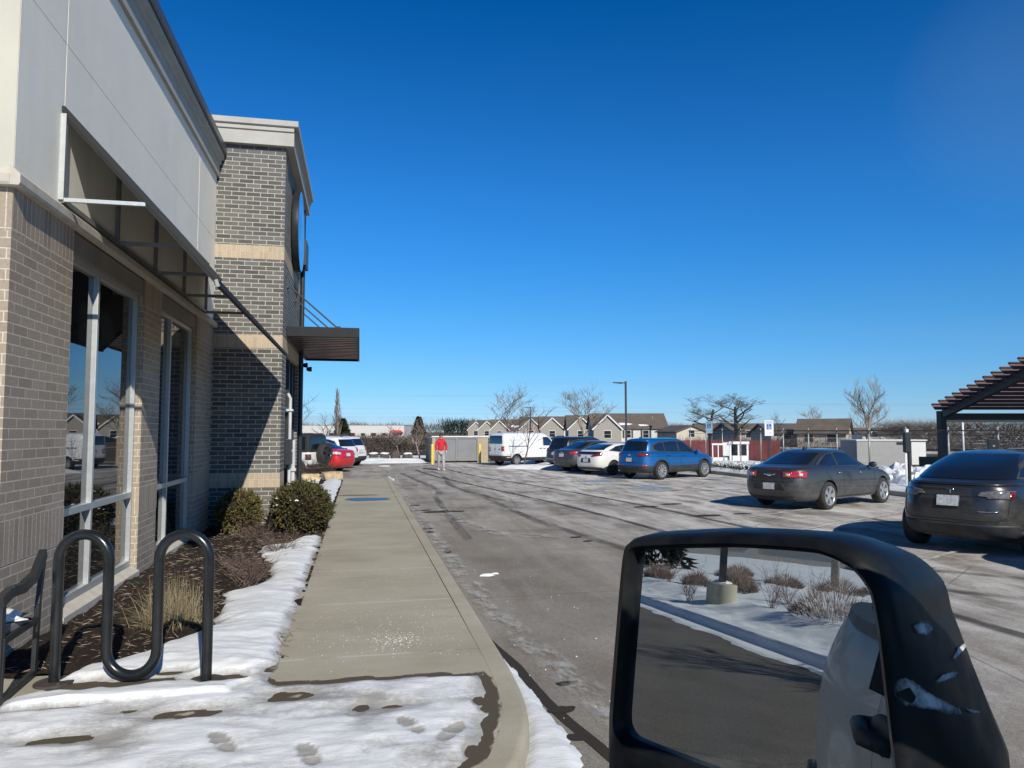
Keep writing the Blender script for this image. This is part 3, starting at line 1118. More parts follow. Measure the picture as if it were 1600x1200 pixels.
island([(6.7, 37.4), (8.9, 35.8), (10.2, 35.9), (15.0, 38.5), (15.0, 39.6), (8.0, 38.3)], h=0.16, seed=3)
island([(9.8, 39.6), (24, 39.2), (24, 60), (9.8, 46.2)], h=0.10, step=0.4, seed=5)
# long snow bank across the far end of the lot
island([(-24, 46.2), (4.0, 45.6), (4.2, 47.2), (-24, 52)], h=0.22, step=0.3, seed=8)
island([(0.5, 44.6), (4.0, 44.9), (4.0, 45.8), (-2, 46.4)], h=0.12, step=0.2, seed=9)
island([(1.0, 41.0), (1.6, 40.8), (1.7, 41.4), (1.1, 41.5)], h=0.05, step=0.08, seed=11)
island([(1.25, 29.3), (1.42, 29.2), (1.3, 31.5), (1.15, 31.5)], h=0.10, step=0.05, seed=12)


# snowy island behind the viewpoint, across the drive: a grid laid along its kerb
WO, WT, WN = Vector((-11.8, -2.9, 0)), Vector((-0.943, 0.332, 0)), Vector((-0.332, -0.943, 0))


def west_h(s, m):
    g = 0.040 * sst(-0.55, -0.40, m + 0.28 * fbm(s, 0, 0.55, 3, 5) + 0.08 * fbm(s, m, 3, 2, 6)) - 0.012
    k = 0.17 * sst(-0.06, 0.07, m + 0.04 * fbm(s, 0, 1.2, 2, 8)) + 0.03 * fbm(s, m, 1.6, 3, 2) * sst(0, .4, m)
    return max(g, -0.02) + k + (0.24 * sst(0.7, 2.2, m) + 0.45 * sst(3, 25, m) + 0.16 * fbm(s, m, 0.35, 4, 7) * sst(0.5, 3, m) + 0.03 * fbm(s, m, 2.2, 3, 8) * sst(.2, .6, m))


def west_z(x, y):
    d = Vector((x, y, 0)) - WO
    return west_h(d.dot(WT), d.dot(WN))


ms = [-0.95 + 0.06 * k for k in range(38)] + [1.4 + 0.16 * k for k in range(60)] + [11.2 + 1.3 * k for k in range(42)]
ss = [-4.5 + 0.12 * k for k in range(190)] + [18.5 + 0.9 * k for k in range(56)]
mb = MB()
for s_ in ss:
    for m_ in ms:
        p = WO + WT * s_ + WN * m_
        mb.v.append((p.x, p.y, west_h(s_, m_)))
for i in range(len(ss) - 1):
    for k in range(len(ms) - 1):
        q = i * len(ms) + k
        mb.f.append((q, q + 1, q + len(ms) + 1, q + len(ms)))
        mb.mi.append(0)
o = mb.build('snow', MT['snow'], None, smooth=True, kind='stuff')
if sum(p.normal.z for p in list(o.data.polygons)[:200]) < 0:
    o.data.flip_normals()


def lawn_z(x, y):
    d = kerb_dist(x, y)
    return 0.15 + 0.04 * fbm(x, y, 1.5, 3, 3) + 0.05 * sst(0, 0.6, d - .2) if d > 0.15 else -0.04


heightfield('snow', -19, -6.96, 0.3, 6.3, 0.12, lawn_z, MT['snow'], 'stuff', keep=lambda x, y: kerb_dist(x, y) > 0.12)
# ================================================================== the commercial building
W = -2.64
B = thing('commercial_building', 'grey stucco and brick commercial building with dark brick entrance tower', 'building', (W, 10.0, 0))


def bpart(mb, name, mat, parent=B, **k):
    return mb.build(name, mat, parent, **k)


# brick base and piers
for i, (a, b) in enumerate(((6.25, 7.5), (9.86, 10.66), (12.86, 14.19))):
    mb = MB()
    mb.box(W - 0.3, W, a, b, 0, 3.44)
    if i == 0:
        mb.box(-14, W - 0.3, a, 6.55, 0, 3.44)
    pier = bpart(mb, 'brick_pier', MT['brick_tan'], uv=(0.0, 0.03))
    for z0, z1, e, o in ((3.44, 3.78, 0.0, -0.06), (0.88, 1.22, 0.003, 0.14)):
        mb = MB()
        mb.box(W - 0.3 + e, W + e, a - e, b + (e if i < 2 else 0), z0, z1)
        if i == 0:
            mb.box(-14, W - 0.3 + e, a - e, 6.55, z0, z1)
        bpart(mb, 'soldier_band', MT['brick_tan_soldier'], pier, uv=(0.0, o))
# taupe lintels over the windows
mb = MB()
for a, b in ((7.5, 9.86), (10.66, 12.86)):
    mb = MB()
    mb.box(W - 0.30, W - 0.02, a, b, 3.58, 3.78)
    bpart(mb, 'lintel', MT['lintel'])
# ledge between brick and stucco
prof = [(0.0, 3.78), (0.065, 3.78), (0.075, 3.80), (0.075, 3.865), (0.0, 3.935)]
mb = MB()
mb.prism([(W + a, z) for a, z in prof], 'y', 6.18, 14.195)
mb.prism([(6.25 - a, z) for a, z in prof], 'x', -14, W + 0.002)
bpart(mb, 'ledge', MT['ledge'])
# stucco panels with open joints, on a darker backing
mb = MB()
g = 0.009
for y0, y1 in ((6.25, 7.16), (7.16, 12.73), (12.73, 14.19)):
    for z0, z1 in ((3.9, 5.40), (5.40, 6.7)):
        mb.box(W - 0.30, W, y0 + (g if y0 > 6.3 else 0), y1 - g, z0, z1 - g)
bpart(mb, 'stucco_wall', MT['stucco'])
mb = MB()
for x0, x1 in ((-14, -8), (-8, W - 0.002)):
    mb.box(x0 + g, x1, 6.243, 6.2495, 3.9, 6.7)
bpart(mb, 'stucco_wall', MT['stucco_cream'])
mb = MB()
mb.box(-14, W - 0.12, 6.27, 14.19, 3.8, 6.7)
bpart(mb, 'roof', MT['mulch_wall'])
# cornice
prof = [(0.0, 6.58), (0.05, 6.58), (0.05, 6.80), (0.08, 6.815), (0.08, 6.88), (0.125, 6.90), (0.125, 6.985), (0.08, 6.985), (0.0, 6.985)]
cap = [(-0.35, 6.99), (0.15, 6.99), (0.17, 7.01), (0.17, 7.13), (0.15, 7.15), (-0.35, 7.15)]
for pr, nm, mt in ((prof, 'cornice', MT['cornice']), (cap, 'coping', MT['cap_metal'])):
    mb = MB()
    mb.prism([(W + a, z) for a, z in pr], 'y', 5.97, 14.15)
    mb.prism([(6.25 - a, z) for a, z in pr], 'x', -14, W - 0.36)
    bpart(mb, nm, mt)


# windows
def window(y0, y1, mull, z0, z1, tran):
    f = MB()
    xo, xi = W - 0.075, W - 0.17
    f.box(xi, xo, y0, y0 + 0.045, z0, z1)
    f.box(xi, xo, y1 - 0.045, y1, z0, z1)
    f.box(xi, xo, mull - 0.027, mull + 0.027, z0, z1)
    for a, b in ((y0 + 0.045, mull - 0.027), (mull + 0.027, y1 - 0.045)):
        f.box(xi, xo, a, b, z0, z0 + 0.07)
        f.box(xi, xo, a, b, z1 - 0.055, z1)
        f.box(xi, xo, a, b, tran - 0.035, tran + 0.035)
    fr = f.build('window', MT['aluminium'], B, bevel=0.004)
    for a, b in ((y0 + 0.04, mull - 0.024), (mull + 0.024, y1 - 0.04)):
        for c, d in ((z0 + 0.065, tran - 0.03), (tran + 0.03, z1 - 0.05)):
            p = MB()
            p.box(W - 0.135, W - 0.125, a, b, c, d)
            p.build('pane', MT['window_glass'], fr)
    s = MB()
    s.prism([(W - 0.30, 0.0), (W + 0.035, 0.0), (W + 0.035, z0 - 0.06), (W - 0.07, z0 - 0.004), (W - 0.30, z0 - 0.004)], 'y', y0 + 0.001, y1 - 0.001)
    s.build('sill', MT['ledge'], fr)
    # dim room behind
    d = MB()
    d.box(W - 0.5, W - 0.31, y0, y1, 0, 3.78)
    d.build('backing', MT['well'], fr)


window(7.5, 9.86, 8.46, 0.27, 3.58, 1.13)
window(10.66, 12.86, 11.52, 0.27, 3.58, 1.13)

# ---- sloped awning over the windows
A = bpy.data.objects.new('awning', None)
COL.objects.link(A)
A.parent = B
A.location = Vector((0, 0, 3.9))
YA0, YA1 = 7.12, 13.45
XE, ZE, ZT, ZB = -1.27, 3.27, 4.76, 3.95
sl_ = (ZT - ZE) / (XE - W)
mb = MB()
mb.add([(W + .01, YA0, ZT), (XE, YA0, ZE), (XE, YA1, ZE), (W + .01, YA1, ZT), (W + .01, YA0, ZT - .02), (XE - .014, YA0, ZE - .014), (XE - .014, YA1, ZE - .014), (W + .01, YA1, ZT - .02)],
       [(0, 1, 2, 3), (7, 6, 5, 4), (0, 4, 5, 1), (1, 5, 6, 2), (2, 6, 7, 3), (3, 7, 4, 0)])
bpart(mb, 'awning_cloth', MT['black_fabric'], A)
XB = W + (ZT - ZB) / sl_
ys = [YA0, 8.66, 10.2, 11.8, YA1 - 0.02]
MT['awning_steel'] = simple('dull_awning_steel', (0.30, 0.31, 0.31), 0.5, 0.4, var=0.1)
mb = MB()
for i, y in enumerate(ys):
    if i:
        mb.bar((W + 0.02, y, ZB), (XB - 0.03, y, ZB), 0.04, 0.04)
        mb.bar((W + 0.02, y, ZB), (W + 0.02, y, ZT - 0.03), 0.04, 0.04, up=(0, 1, 0))
mb.bar((W + 0.02, YA0, ZB), (W + 0.02, YA1, ZB), 0.042, 0.042)
bpart(mb, 'awning_frame', MT['awning_steel'], A)
mb = MB()
mb.bar((W + 0.02, YA0 - .003, ZB), (W + 0.02, YA0 - .003, ZT - 0.03), 0.046, 0.046, up=(0, 1, 0))
mb.bar((W + 0.044, YA0 - .003, ZB), (XB - 0.03, YA0 - .003, ZB), 0.034, 0.034)
mb.bar((W + 0.05, YA0 - 0.006, ZT - 0.085), (XB, YA0 - 0.006, ZB - 0.045), 0.012, 0.012)
bpart(mb, 'end_frame', MT['aluminium'], A)
mb = MB()
mb.bar((XE - 0.02, YA0, ZE - 0.02), (XE - 0.02, YA1, ZE - 0.02), 0.04, 0.045)
for y in ys:
    mb.bar((W + 0.03, y, ZT - 0.045), (XE - 0.03, y, ZE - 0.01), 0.03, 0.035)
mb.bar((W + .02, YA0 - 0.012, ZT + 0.004), (XE, YA0 - 0.012, ZE + 0.004), 0.022, 0.05)
bpart(mb, 'eave_bar', MT['black_fabric'], A)
mb = MB()
mb.bar((XE - 0.035, YA0 - 0.03, ZE + 0.015), (XE - 0.012, YA0 - 0.03, ZE - 0.05), 0.012, 0.03)
bpart(mb, 'end_clip', MT['awning_steel'], A)
mb = MB()
mb.bar((W + 0.0, YA0 - 0.02, ZT + 0.02), (W + 0.03, YA1, ZT + 0.02), 0.05, 0.04)
bpart(mb, 'head_strip', MT['black_metal'], A)

# ---- entrance tower
TX, TY0, TY1 = -1.425, 14.2, 18.35
mb = MB()
for a, b in ((0, 0.88), (1.13, 3.43), (3.68, 5.09), (5.34, 7.225)):
    mb.box(-5.0, TX, TY0, TY0 + 0.73, a, b)
    if a > 3.5:
        mb.box(-5.0, TX, TY0 + 0.73, TY1, a, b)
    else:
        mb.box(TX - 0.4, TX, 17.75, TY1, a, b)
        mb.box(-5.0, TX - 0.4, TY1 - 0.4, TY1, a, b)
bpart(mb, 'tower_wall', MT['brick_dark'], uv=(0.09, 0.0))
e = 0.004
for a, b in ((0.88, 1.13), (3.43, 3.68), (5.09, 5.34)):
    mb = MB()
    mb.box(-5.0, TX + e, TY0 - e, TY0 + 0.73, a, b)
    if a > 3:
        mb.box(-5.0, TX + e, TY0 + 0.73, TY1 + e, a, b)
    bpart(mb, 'soldier_band', MT['brick_cream'], uv=(0.0, 0.02))
prof = [(0.0, 7.225), (0.12, 7.225), (0.12, 7.48), (0.15, 7.49), (0.15, 7.56), (0.11, 7.56), (0, 7.56)]
cap = [(-0.3, 7.565), (0.17, 7.565), (0.19, 7.58), (0.19, 7.67), (0.17, 7.69), (-0.3, 7.69)]
for pr, nm, mt in ((prof, 'cornice', MT['cornice']), (cap, 'coping', MT['cornice'])):
    k = 1.0
    mb = MB()
    mb.prism([(TY0 - a * k, z) for a, z in pr], 'x', -5.0, TX + 0.15 if nm == 'cornice' else TX + 0.228)
    mb.prism([(TX + a * 1.2, z) for a, z in pr], 'y', TY0 + (0.002 if nm == 'cornice' else 0.302), TY1 + 0.3)
    bpart(mb, nm, mt)
mb = MB()
mb.box(-5.0, TX - 0.02, TY0 + 0.02, TY1, 7.1, 7.58)
bpart(mb, 'roof', MT['mulch_wall'])
# storefront of the tower
f = MB()
fx0, fx1 = TX - 0.16, TX - 0.06
for y in (14.96, 15.55, 16.4, 17.2, 17.7):
    f.box(fx0, fx1, y - 0.035, y + 0.035, 0.15, 3.5)
for z in (0.18, 2.35, 3.45):
    f.box(fx0 + .002, fx1 - .002, 14.93, 17.74, z - 0.05, z + 0.05)
st = f.build('storefront', MT['black_metal'], B)
ysf = (14.96, 15.55, 16.4, 17.2, 17.7)
for a, b in zip(ysf, ysf[1:]):
    for c, d in ((0.22, 2.31), (2.39, 3.41)):
        p = MB()
        p.box(TX - 0.12, TX - 0.11, a + .03, b - .03, c, d)
        p.build('pane', MT['window_glass'], st)
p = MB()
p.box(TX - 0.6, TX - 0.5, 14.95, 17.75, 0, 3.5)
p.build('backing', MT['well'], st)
# flat canopy on rods
C_ = bpy.data.objects.new('entrance_canopy', None)
COL.objects.link(C_)
C_.parent = B
C_.location = Vector((TX - W, 5, 3.6))
cx0, cx1, cy0, cy1, cz0, cz1 = TX + 0.002, -0.03, 14.86, 20.0, 3.75, 3.945
mb = MB()
mb.box(cx0, cx1, cy0, cy0 + 0.05, cz0, cz1)
mb.box(cx0, cx1, cy1 - 0.05, cy1, cz0, cz1)
mb.box(cx1 - 0.05, cx1, cy0 + 0.05, cy1 - 0.05, cz0, cz1)
mb.box(cx0, cx0 + 0.05, cy0 + 0.05, cy1 - 0.05, cz0, cz1)
mb.box(cx0 + .05, cx1 - .05, cy0 + .05, cy1 - .05, cz1 - 0.03, cz1 - 0.002)
bpart(mb, 'fascia', MT['canopy_black'], C_, bevel=0.006)
mb = MB()
for i in range(30):
    y = cy0 + 0.08 + i * 0.163
    mb.box(cx0 + 0.05, cx1 - 0.05, y, y + 0.13, cz0 + 0.035 + 0.01 * (i % 2), cz0 + 0.07)
bpart(mb, 'soffit', MT['soffit'], C_)
for y in (14.95, 16.55, 18.2):
    mb = MB()
    mb.tube([(TX, y, 4.78), (-0.45, y, cz1 - 0.01)], 0.016, 8)
    mb.box(TX, TX + 0.03, y - 0.05, y + 0.05, 4.70, 4.86)
    mb.box(-0.50, -0.40, y - 0.04, y + 0.04, cz1 - 0.002, cz1 + 0.03)
    bpart(mb, 'hanger_rod', MT['trim'], C_)

# round blue sign on the tower's side and the smaller sign past it
m = Mat('blue_sign_face', 0.12, 0, 0.5)
sepn = m.n('SeparateXYZ')
m.l(m.co(), sepn.inputs[0])
rad = m.n('VectorMath', operation='LENGTH')
m.l(m.co(scale=(0, 1, 1)), rad.inputs[0])
wv = m.noise(2.2, 3, 0.5, m.co(loc=(1, 2, 0)), 0.47, 0.53)
inner = m.range(rad.outputs['Value'], 0.60, 0.62, 1, 0)
c = m.mix(m.math('MULTIPLY', wv, inner), (0.10, 0.26, 0.46), (0.62, 0.78, 0.88))
c = m.mix(m.range(rad.outputs['Value'], 0.77, 0.79, 0, 1), c, (0.45, 0.66, 0.85))
m.color(c)
m.b.inputs['IOR'].default_value = 1.6
m.b.inputs['Coat Weight'].default_value = 1.0
SG = bpy.data.objects.new('round_sign', None)
COL.objects.link(SG)
SG.parent = B
SG.location = Vector((TX - W, 16.15 - 10, 6.15))
mb = MB()
mb.lathe([(0.0, 0.02), (0.84, 0.02), (0.85, 0.04), (0.85, 0.145), (0.84, 0.155), (0.825, 0.152)], 56, 'x')
mb.build('sign_rim', MT['black_metal'], SG, world=False, smooth=True, sharp=30)
mb = MB()
mb.lathe([(0.0, 0.158), (0.5, 0.158), (0.83, 0.153)], 56, 'x')
mb.build('sign_face', m.m, SG, world=False)
mb = MB()
mb.box(TX + 0.03, TX + 0.16, 17.55, 18.25, 5.75, 6.35)
mb.box(TX, TX + 0.03, 17.7, 18.1, 5.9, 6.2)
bpart(mb, 'small_sign', MT['black_metal'], bevel=0.01)
# twin floodlight
mb = MB()
mb.box(TX, TX + 0.10, 18.0, 18.12, 3.38, 3.48)
for dx in (0.0, 0.10):
    mb.lathe([(0.0, 0.0), (0.035, 0.0), (0.055, 0.06), (0.06, 0.12), (0.0, 0.10)], 14, 'x', (TX + 0.08 + dx, 18.05 - dx, 3.46 - dx))
bpart(mb, 'floodlight', MT['black_metal'], smooth=True, sharp=40)
# white conduits and meter box low on the tower's side
mb = MB()
mb.tube([(TX + 0.07, 15.25, 0.1), (TX + 0.07, 15.25, 2.55), (TX + 0.02, 15.25, 2.65)], 0.032, 10)
for z in (0.7, 1.5, 2.3):
    mb.box(TX, TX + 0.13, 15.19, 15.31, z, z + 0.04)
bpart(mb, 'conduit', MT['conduit_grey'], smooth=True, sharp=40)
mb = MB()
mb.tube([(TX + 0.11, 15.62, 0.1), (TX + 0.11, 15.62, 1.72)], 0.042, 10)
mb.box(TX, TX + 0.17, 15.55, 15.69, 1.1, 1.16)
bpart(mb, 'conduit', MT['conduit_grey'], smooth=True, sharp=40)
mb = MB()
mb.box(TX, TX + 0.12, 15.05, 15.4, 1.25, 1.75)
bpart(mb, 'meter_box', MT['black_metal'], bevel=0.008)
mb = MB()
mb.tube([(TX + 0.06, 17.95, 0.1), (TX + 0.06, 17.95, 7.15)], 0.05, 10)
bpart(mb, 'downpipe', MT['black_metal'], smooth=True, sharp=40)
# rear of the building
mb = MB()
mb.box(-14, -2.25, 18.4, 26.0, 0, 5.9)
mb.box(-14, -5.0, 14.21, 18.4, 0, 5.9)
bpart(mb, 'rear_wall', MT['brick_tan'], uv=True)
# ================================================================== vehicles


def ring(xr, xf, w, n, zf, N=80):
    xc, a = (xr + xf) / 2, (xf - xr) / 2
    out = []
    for k in range(N):
        t = 2 * math.pi * (k + 0.5) / N
        c, s = math.cos(t), math.sin(t)
        x = xc + a * math.copysign(abs(c) ** (2 / n), c)
        y = w * math.copysign(abs(s) ** (2 / n), s)
        z = zf(x) if callable(zf) else (lerp_pts(zf, x) if isinstance(zf, list) else zf)
        out.append((x, y, z))
    return out


def car_body(levels, arches, wr, width, mats, trim_below=None, roof_from=None, name='body', gap=0.055):
    """shell of stacked plan outlines; wheel arches are cut out of it"""
    N = 80
    mb = MB()
    for lv in levels:
        mb.v += ring(*lv, N=N)
    K = len(levels)
    for i in range(K - 1):
        for k in range(N):
            k2 = (k + 1) % N
            mb.f.append((i * N + k, i * N + k2, (i + 1) * N + k2, (i + 1) * N + k))
            mb.mi.append(1 if (trim_below is not None and i < trim_below) else (2 if roof_from is not None and i >= roof_from else 0))
    # bottom and roof caps are split down the middle so they stay smooth
    for base, rev in ((0, True), ((K - 1) * N, False)):
        h = N // 2
        for k in range(h - 1):
            q = (base + k, base + k + 1, base + N - 2 - k, base + N - 1 - k)
            mb.f.append(tuple(reversed(q)) if rev else q)
            mb.mi.append((1 if trim_below else 0) if rev else (2 if roof_from is not None else 0))
    me = bpy.data.meshes.new('body_tmp')
    me.from_pydata(mb.v, [], mb.f)
    for m in mats:
        me.materials.append(m)
    me.polygons.foreach_set('material_index', mb.mi)
    bm = bmesh.new()
    bm.from_mesh(me)
    bmesh.ops.recalc_face_normals(bm, faces=bm.faces)
    bm.to_mesh(me)
    bm.free()
    ob = bpy.data.objects.new('body_tmp', me)
    COL.objects.link(ob)
    ss = ob.modifiers.new('s', 'SUBSURF')
    ss.levels = ss.render_levels = 1
    cm = MB()
    for ax in arches:
        for sd in (-1, 1):
            cm.lathe([(0.0, -0.32), (wr + gap, -0.32), (wr + gap, 0.2), (0.0, 0.2)], 40, 'y', (ax, sd * (width / 2), wr * 0.98))
    cut = cm.build('cut_tmp', MT['well'], None)
    bo = ob.modifiers.new('b', 'BOOLEAN')
    bo.operation = 'DIFFERENCE'
    bo.object = cut
    bo.solver = 'EXACT'
    bo.use_self = True
    bo.material_mode = 'TRANSFER'
    dg = bpy.context.evaluated_depsgraph_get()
    ev = ob.evaluated_get(dg)
    out = bpy.data.meshes.new_from_object(ev, depsgraph=dg)
    out.name = name
    bpy.data.objects.remove(ob)
    bpy.data.objects.remove(cut)
    out.polygons.foreach_set('use_smooth', [True] * len(out.polygons))
    out.set_sharp_from_angle(angle=R(38))
    return out


VIEWS = {'R': (Vector((0, 1, 0)), Vector((1, 0, 0))), 'L': (Vector((0, -1, 0)), Vector((1, 0, 0))), 'B': (Vector((1, 0, 0)), Vector((0, 1, 0))),
         'F': (Vector((-1, 0, 0)), Vector((0, 1, 0))), 'BR': (Vector((0.8, 0.6, 0)), Vector((0.6, -0.8, 0))), 'BL': (Vector((0.8, -0.6, 0)), Vector((-0.6, -0.8, 0)))}


class Skin:
    """lays pieces (glass, lamps, trims, seams) on a body shell"""

    def __init__(s, mesh):
        bm = bmesh.new()
        bm.from_mesh(mesh)
        s.t = BVHTree.FromBMesh(bm)
        bm.free()

    def hit(s, view, p, q):
        d, u = VIEWS[view]
        o = u * p + Vector((0, 0, q)) - d * 6
        h = s.t.ray_cast(o, d)
        return h[0], h[1]

    def patch(s, poly, view, name, mat, parent, off=0.005, step=0.05, thick=0.0):
        bm = bmesh.new()
        vs = [bm.verts.new((a, b, 0)) for a, b in poly]
        bm.faces.new(vs)
        xs, zs = [p[0] for p in poly], [p[1] for p in poly]
        for ax, lo, hi in ((0, min(xs), max(xs)), (1, min(zs), max(zs))):
            n = int((hi - lo) / step)
            for k in range(1, n + 1):
                co = [0, 0, 0]
                no = [0, 0, 0]
                co[ax] = lo + (hi - lo) * k / (n + 1)
                no[ax] = 1
                bmesh.ops.bisect_plane(bm, geom=bm.verts[:] + bm.edges[:] + bm.faces[:], plane_co=co, plane_no=no)
        bad = []
        d, u = VIEWS[view]
        for v in bm.verts:
            h, n = s.hit(view, v.co.x, v.co.y)
            if h is None or n.dot(d) > -0.08:
                bad.append(v)
            else:
                v.co = h + n * off
        if bad:
            bmesh.ops.delete(bm, geom=bad, context='VERTS')
        # drop faces that bridge a step in the shell
        long = [f for f in bm.faces if max(e.calc_length() for e in f.edges) > step * 5 + 0.12]
        if long:
            bmesh.ops.delete(bm, geom=long, context='FACES')
        for f in bm.faces:
            if f.normal.dot(d) > 0:
                f.normal_flip()
        if thick:
            r = bmesh.ops.extrude_face_region(bm, geom=bm.faces[:])
            for v in r['geom']:
                if isinstance(v, bmesh.types.BMVert):
                    v.co -= d * thick
        me = bpy.data.meshes.new(name)
        bm.to_mesh(me)
        bm.free()
        me.materials.append(mat)
        me.polygons.foreach_set('use_smooth', [True] * len(me.polygons))
        ob = bpy.data.objects.new(name, me)
        COL.objects.link(ob)
        ob.parent = parent
        return ob

    def seam(s, pts, view, parent, w=0.009, mat=None, name='seam', off=0.004):
        """thin dark line following the shell"""
        mb = MB()
        d, u = VIEWS[view]
        P = []
        for (a, b), (c, e) in zip(pts, pts[1:]):
            n = max(1, int(math.hypot(c - a, e - b) / 0.06))
            for k in range(n):
                P.append((a + (c - a) * k / n, b + (e - b) * k / n))
        P.append(pts[-1])
        q = []
        for a, b in P:
            h, n = s.hit(view, a, b)
            if h is not None:
                q.append((h + n * off, n))
        vs = []
        for i, (p, n) in enumerate(q):
            t = q[min(i + 1, len(q) - 1)][0] - q[max(i - 1, 0)][0]
            if t.length < 1e-6:
                t = Vector((0, 0, 1))
            sd = t.normalized().cross(n).normalized() * (w / 2)
            vs += [p - sd, p + sd]
        mb.add(vs, [(2 * i, 2 * i + 1, 2 * i + 3, 2 * i + 2) for i in range(len(q) - 1)])
        return mb.build(name, mat or MT['well'], parent, world=False)


def mir(poly):
    return [(-a, b) for a, b in poly]


def wheel_mesh(r, wd, style, rimmat):
    key = ('wheel', r, wd, style, rimmat.name)
    if key in _wc:
        return _wc[key]
    t = MB()
    rr = r * (0.68 if style != 'steel' else 0.60)
    t.lathe([(rr, -wd / 2 + 0.005), (rr + 0.02, -wd / 2 - 0.004), (r * 0.9, -wd / 2 - 0.006), (r - 0.012, -wd / 2 + 0.014), (r, -wd / 2 + 0.04), (r, wd / 2 - 0.04), (r - 0.012, wd / 2 - 0.014),
             (r * 0.9, wd / 2), (rr, wd / 2)], 40, 'y', closed=True)
    me_t = t.build('wheel_tmp', MT['rubber'], None, smooth=True, sharp=45)
    q = MB()
    o = -wd / 2
    q.lathe([(rr + 0.004, o + 0.0), (rr - 0.012, o - 0.003), (rr - 0.024, o + 0.012), (rr - 0.03, o + 0.11), (0.02, o + 0.115)], 40, 'y')
    n = {'five': 5, 'ten': 10, 'multi': 8, 'steel': 12, 'turbine': 7}[style]
    for k in range(n):
        a = 2 * math.pi * k / n
        da = 2 * math.pi / n * {'five': 0.23, 'ten': 0.22, 'multi': 0.25, 'steel': 0.36, 'turbine': 0.34}[style]
        tw = 0.10 if style in ('turbine',) else 0.0

        def P(rad, ang, y):
            return (rad * math.cos(ang), y, rad * math.sin(ang))
        i0, i1 = 0.055, rr - 0.012
        q.add([P(i0, a - da * 1.9, o + 0.02), P(i0, a + da * 1.9, o + 0.02), P(i1, a + da + tw, o + 0.008), P(i1, a - da + tw, o + 0.008),
               P(i0, a - da * 1.9, o + 0.075), P(i0, a + da * 1.9, o + 0.075), P(i1, a + da * 1.1 + tw, o + 0.075), P(i1, a - da * 1.1 + tw, o + 0.075)],
              [(0, 1, 2, 3), (0, 4, 5, 1), (1, 5, 6, 2), (3, 2, 6, 7), (0, 3, 7, 4)])
    q.lathe([(0.0, o + 0.006), (0.035, o + 0.008), (0.062, o + 0.022), (0.062, o + 0.07)], 20, 'y')
    me_r = q.build('rim_tmp', rimmat, None, smooth=True, sharp=35)
    b = MB()
    b.lathe([(0.0, o + 0.10), (rr - 0.028, o + 0.10)], 30, 'y')
    me_b = b.build('disc_tmp', MT['well'], None)
    _wc[key] = (me_t, me_r, me_b)
    for x in _wc[key]:
        COL.objects.unlink(x)
    return _wc[key]


_wc = {}


def add_wheel(parent, x, side, y, r, wd, style, rimmat, name='wheel'):
    """side -1 is the car's right, where the outer face looks to -y"""
    a, b, c = wheel_mesh(r, wd, style, rimmat)
    root = None
    for src, nm in ((a, name), (b, 'rim'), (c, 'brake_disc')):
        o = bpy.data.objects.new(nm, src.data)
        COL.objects.link(o)
        if root is None:
            o.parent = parent
            o.location = (x, side * y, r)
            o.rotation_euler = (0, 0, 0 if side < 0 else math.pi)
            root = o
        else:
            o.parent = root
    return root


def handle(sk, parent, x, z, mat, side):
    v = 'R' if side < 0 else 'L'
    h, n = sk.hit(v, x, z)
    if h is None:
        return
    mb = MB()
    mb.tube([h + n * 0.012 + Vector((-0.09, 0, 0)), h + n * 0.038 + Vector((-0.06, 0, 0)), h + n * 0.042, h + n * 0.038 + Vector((0.06, 0, 0)), h + n * 0.012 + Vector((0.09, 0, 0))], 0.014, 6)
    mb.build('door_handle', mat, parent, world=False, smooth=True)


def wing_mirror(parent, x, y, z, side, mat):
    mb = MB()
    mb.blob((x, side * (y + 0.10), z + 0.03), (0.075, 0.11, 0.075), 3, 3, 0.05)
    mb.bar((x + 0.02, side * (y - 0.06), z - 0.02), (x + 0.01, side * (y + 0.06), z + 0.0), 0.05, 0.04)
    mb.build('wing_mirror', mat, parent, world=False, smooth=True)


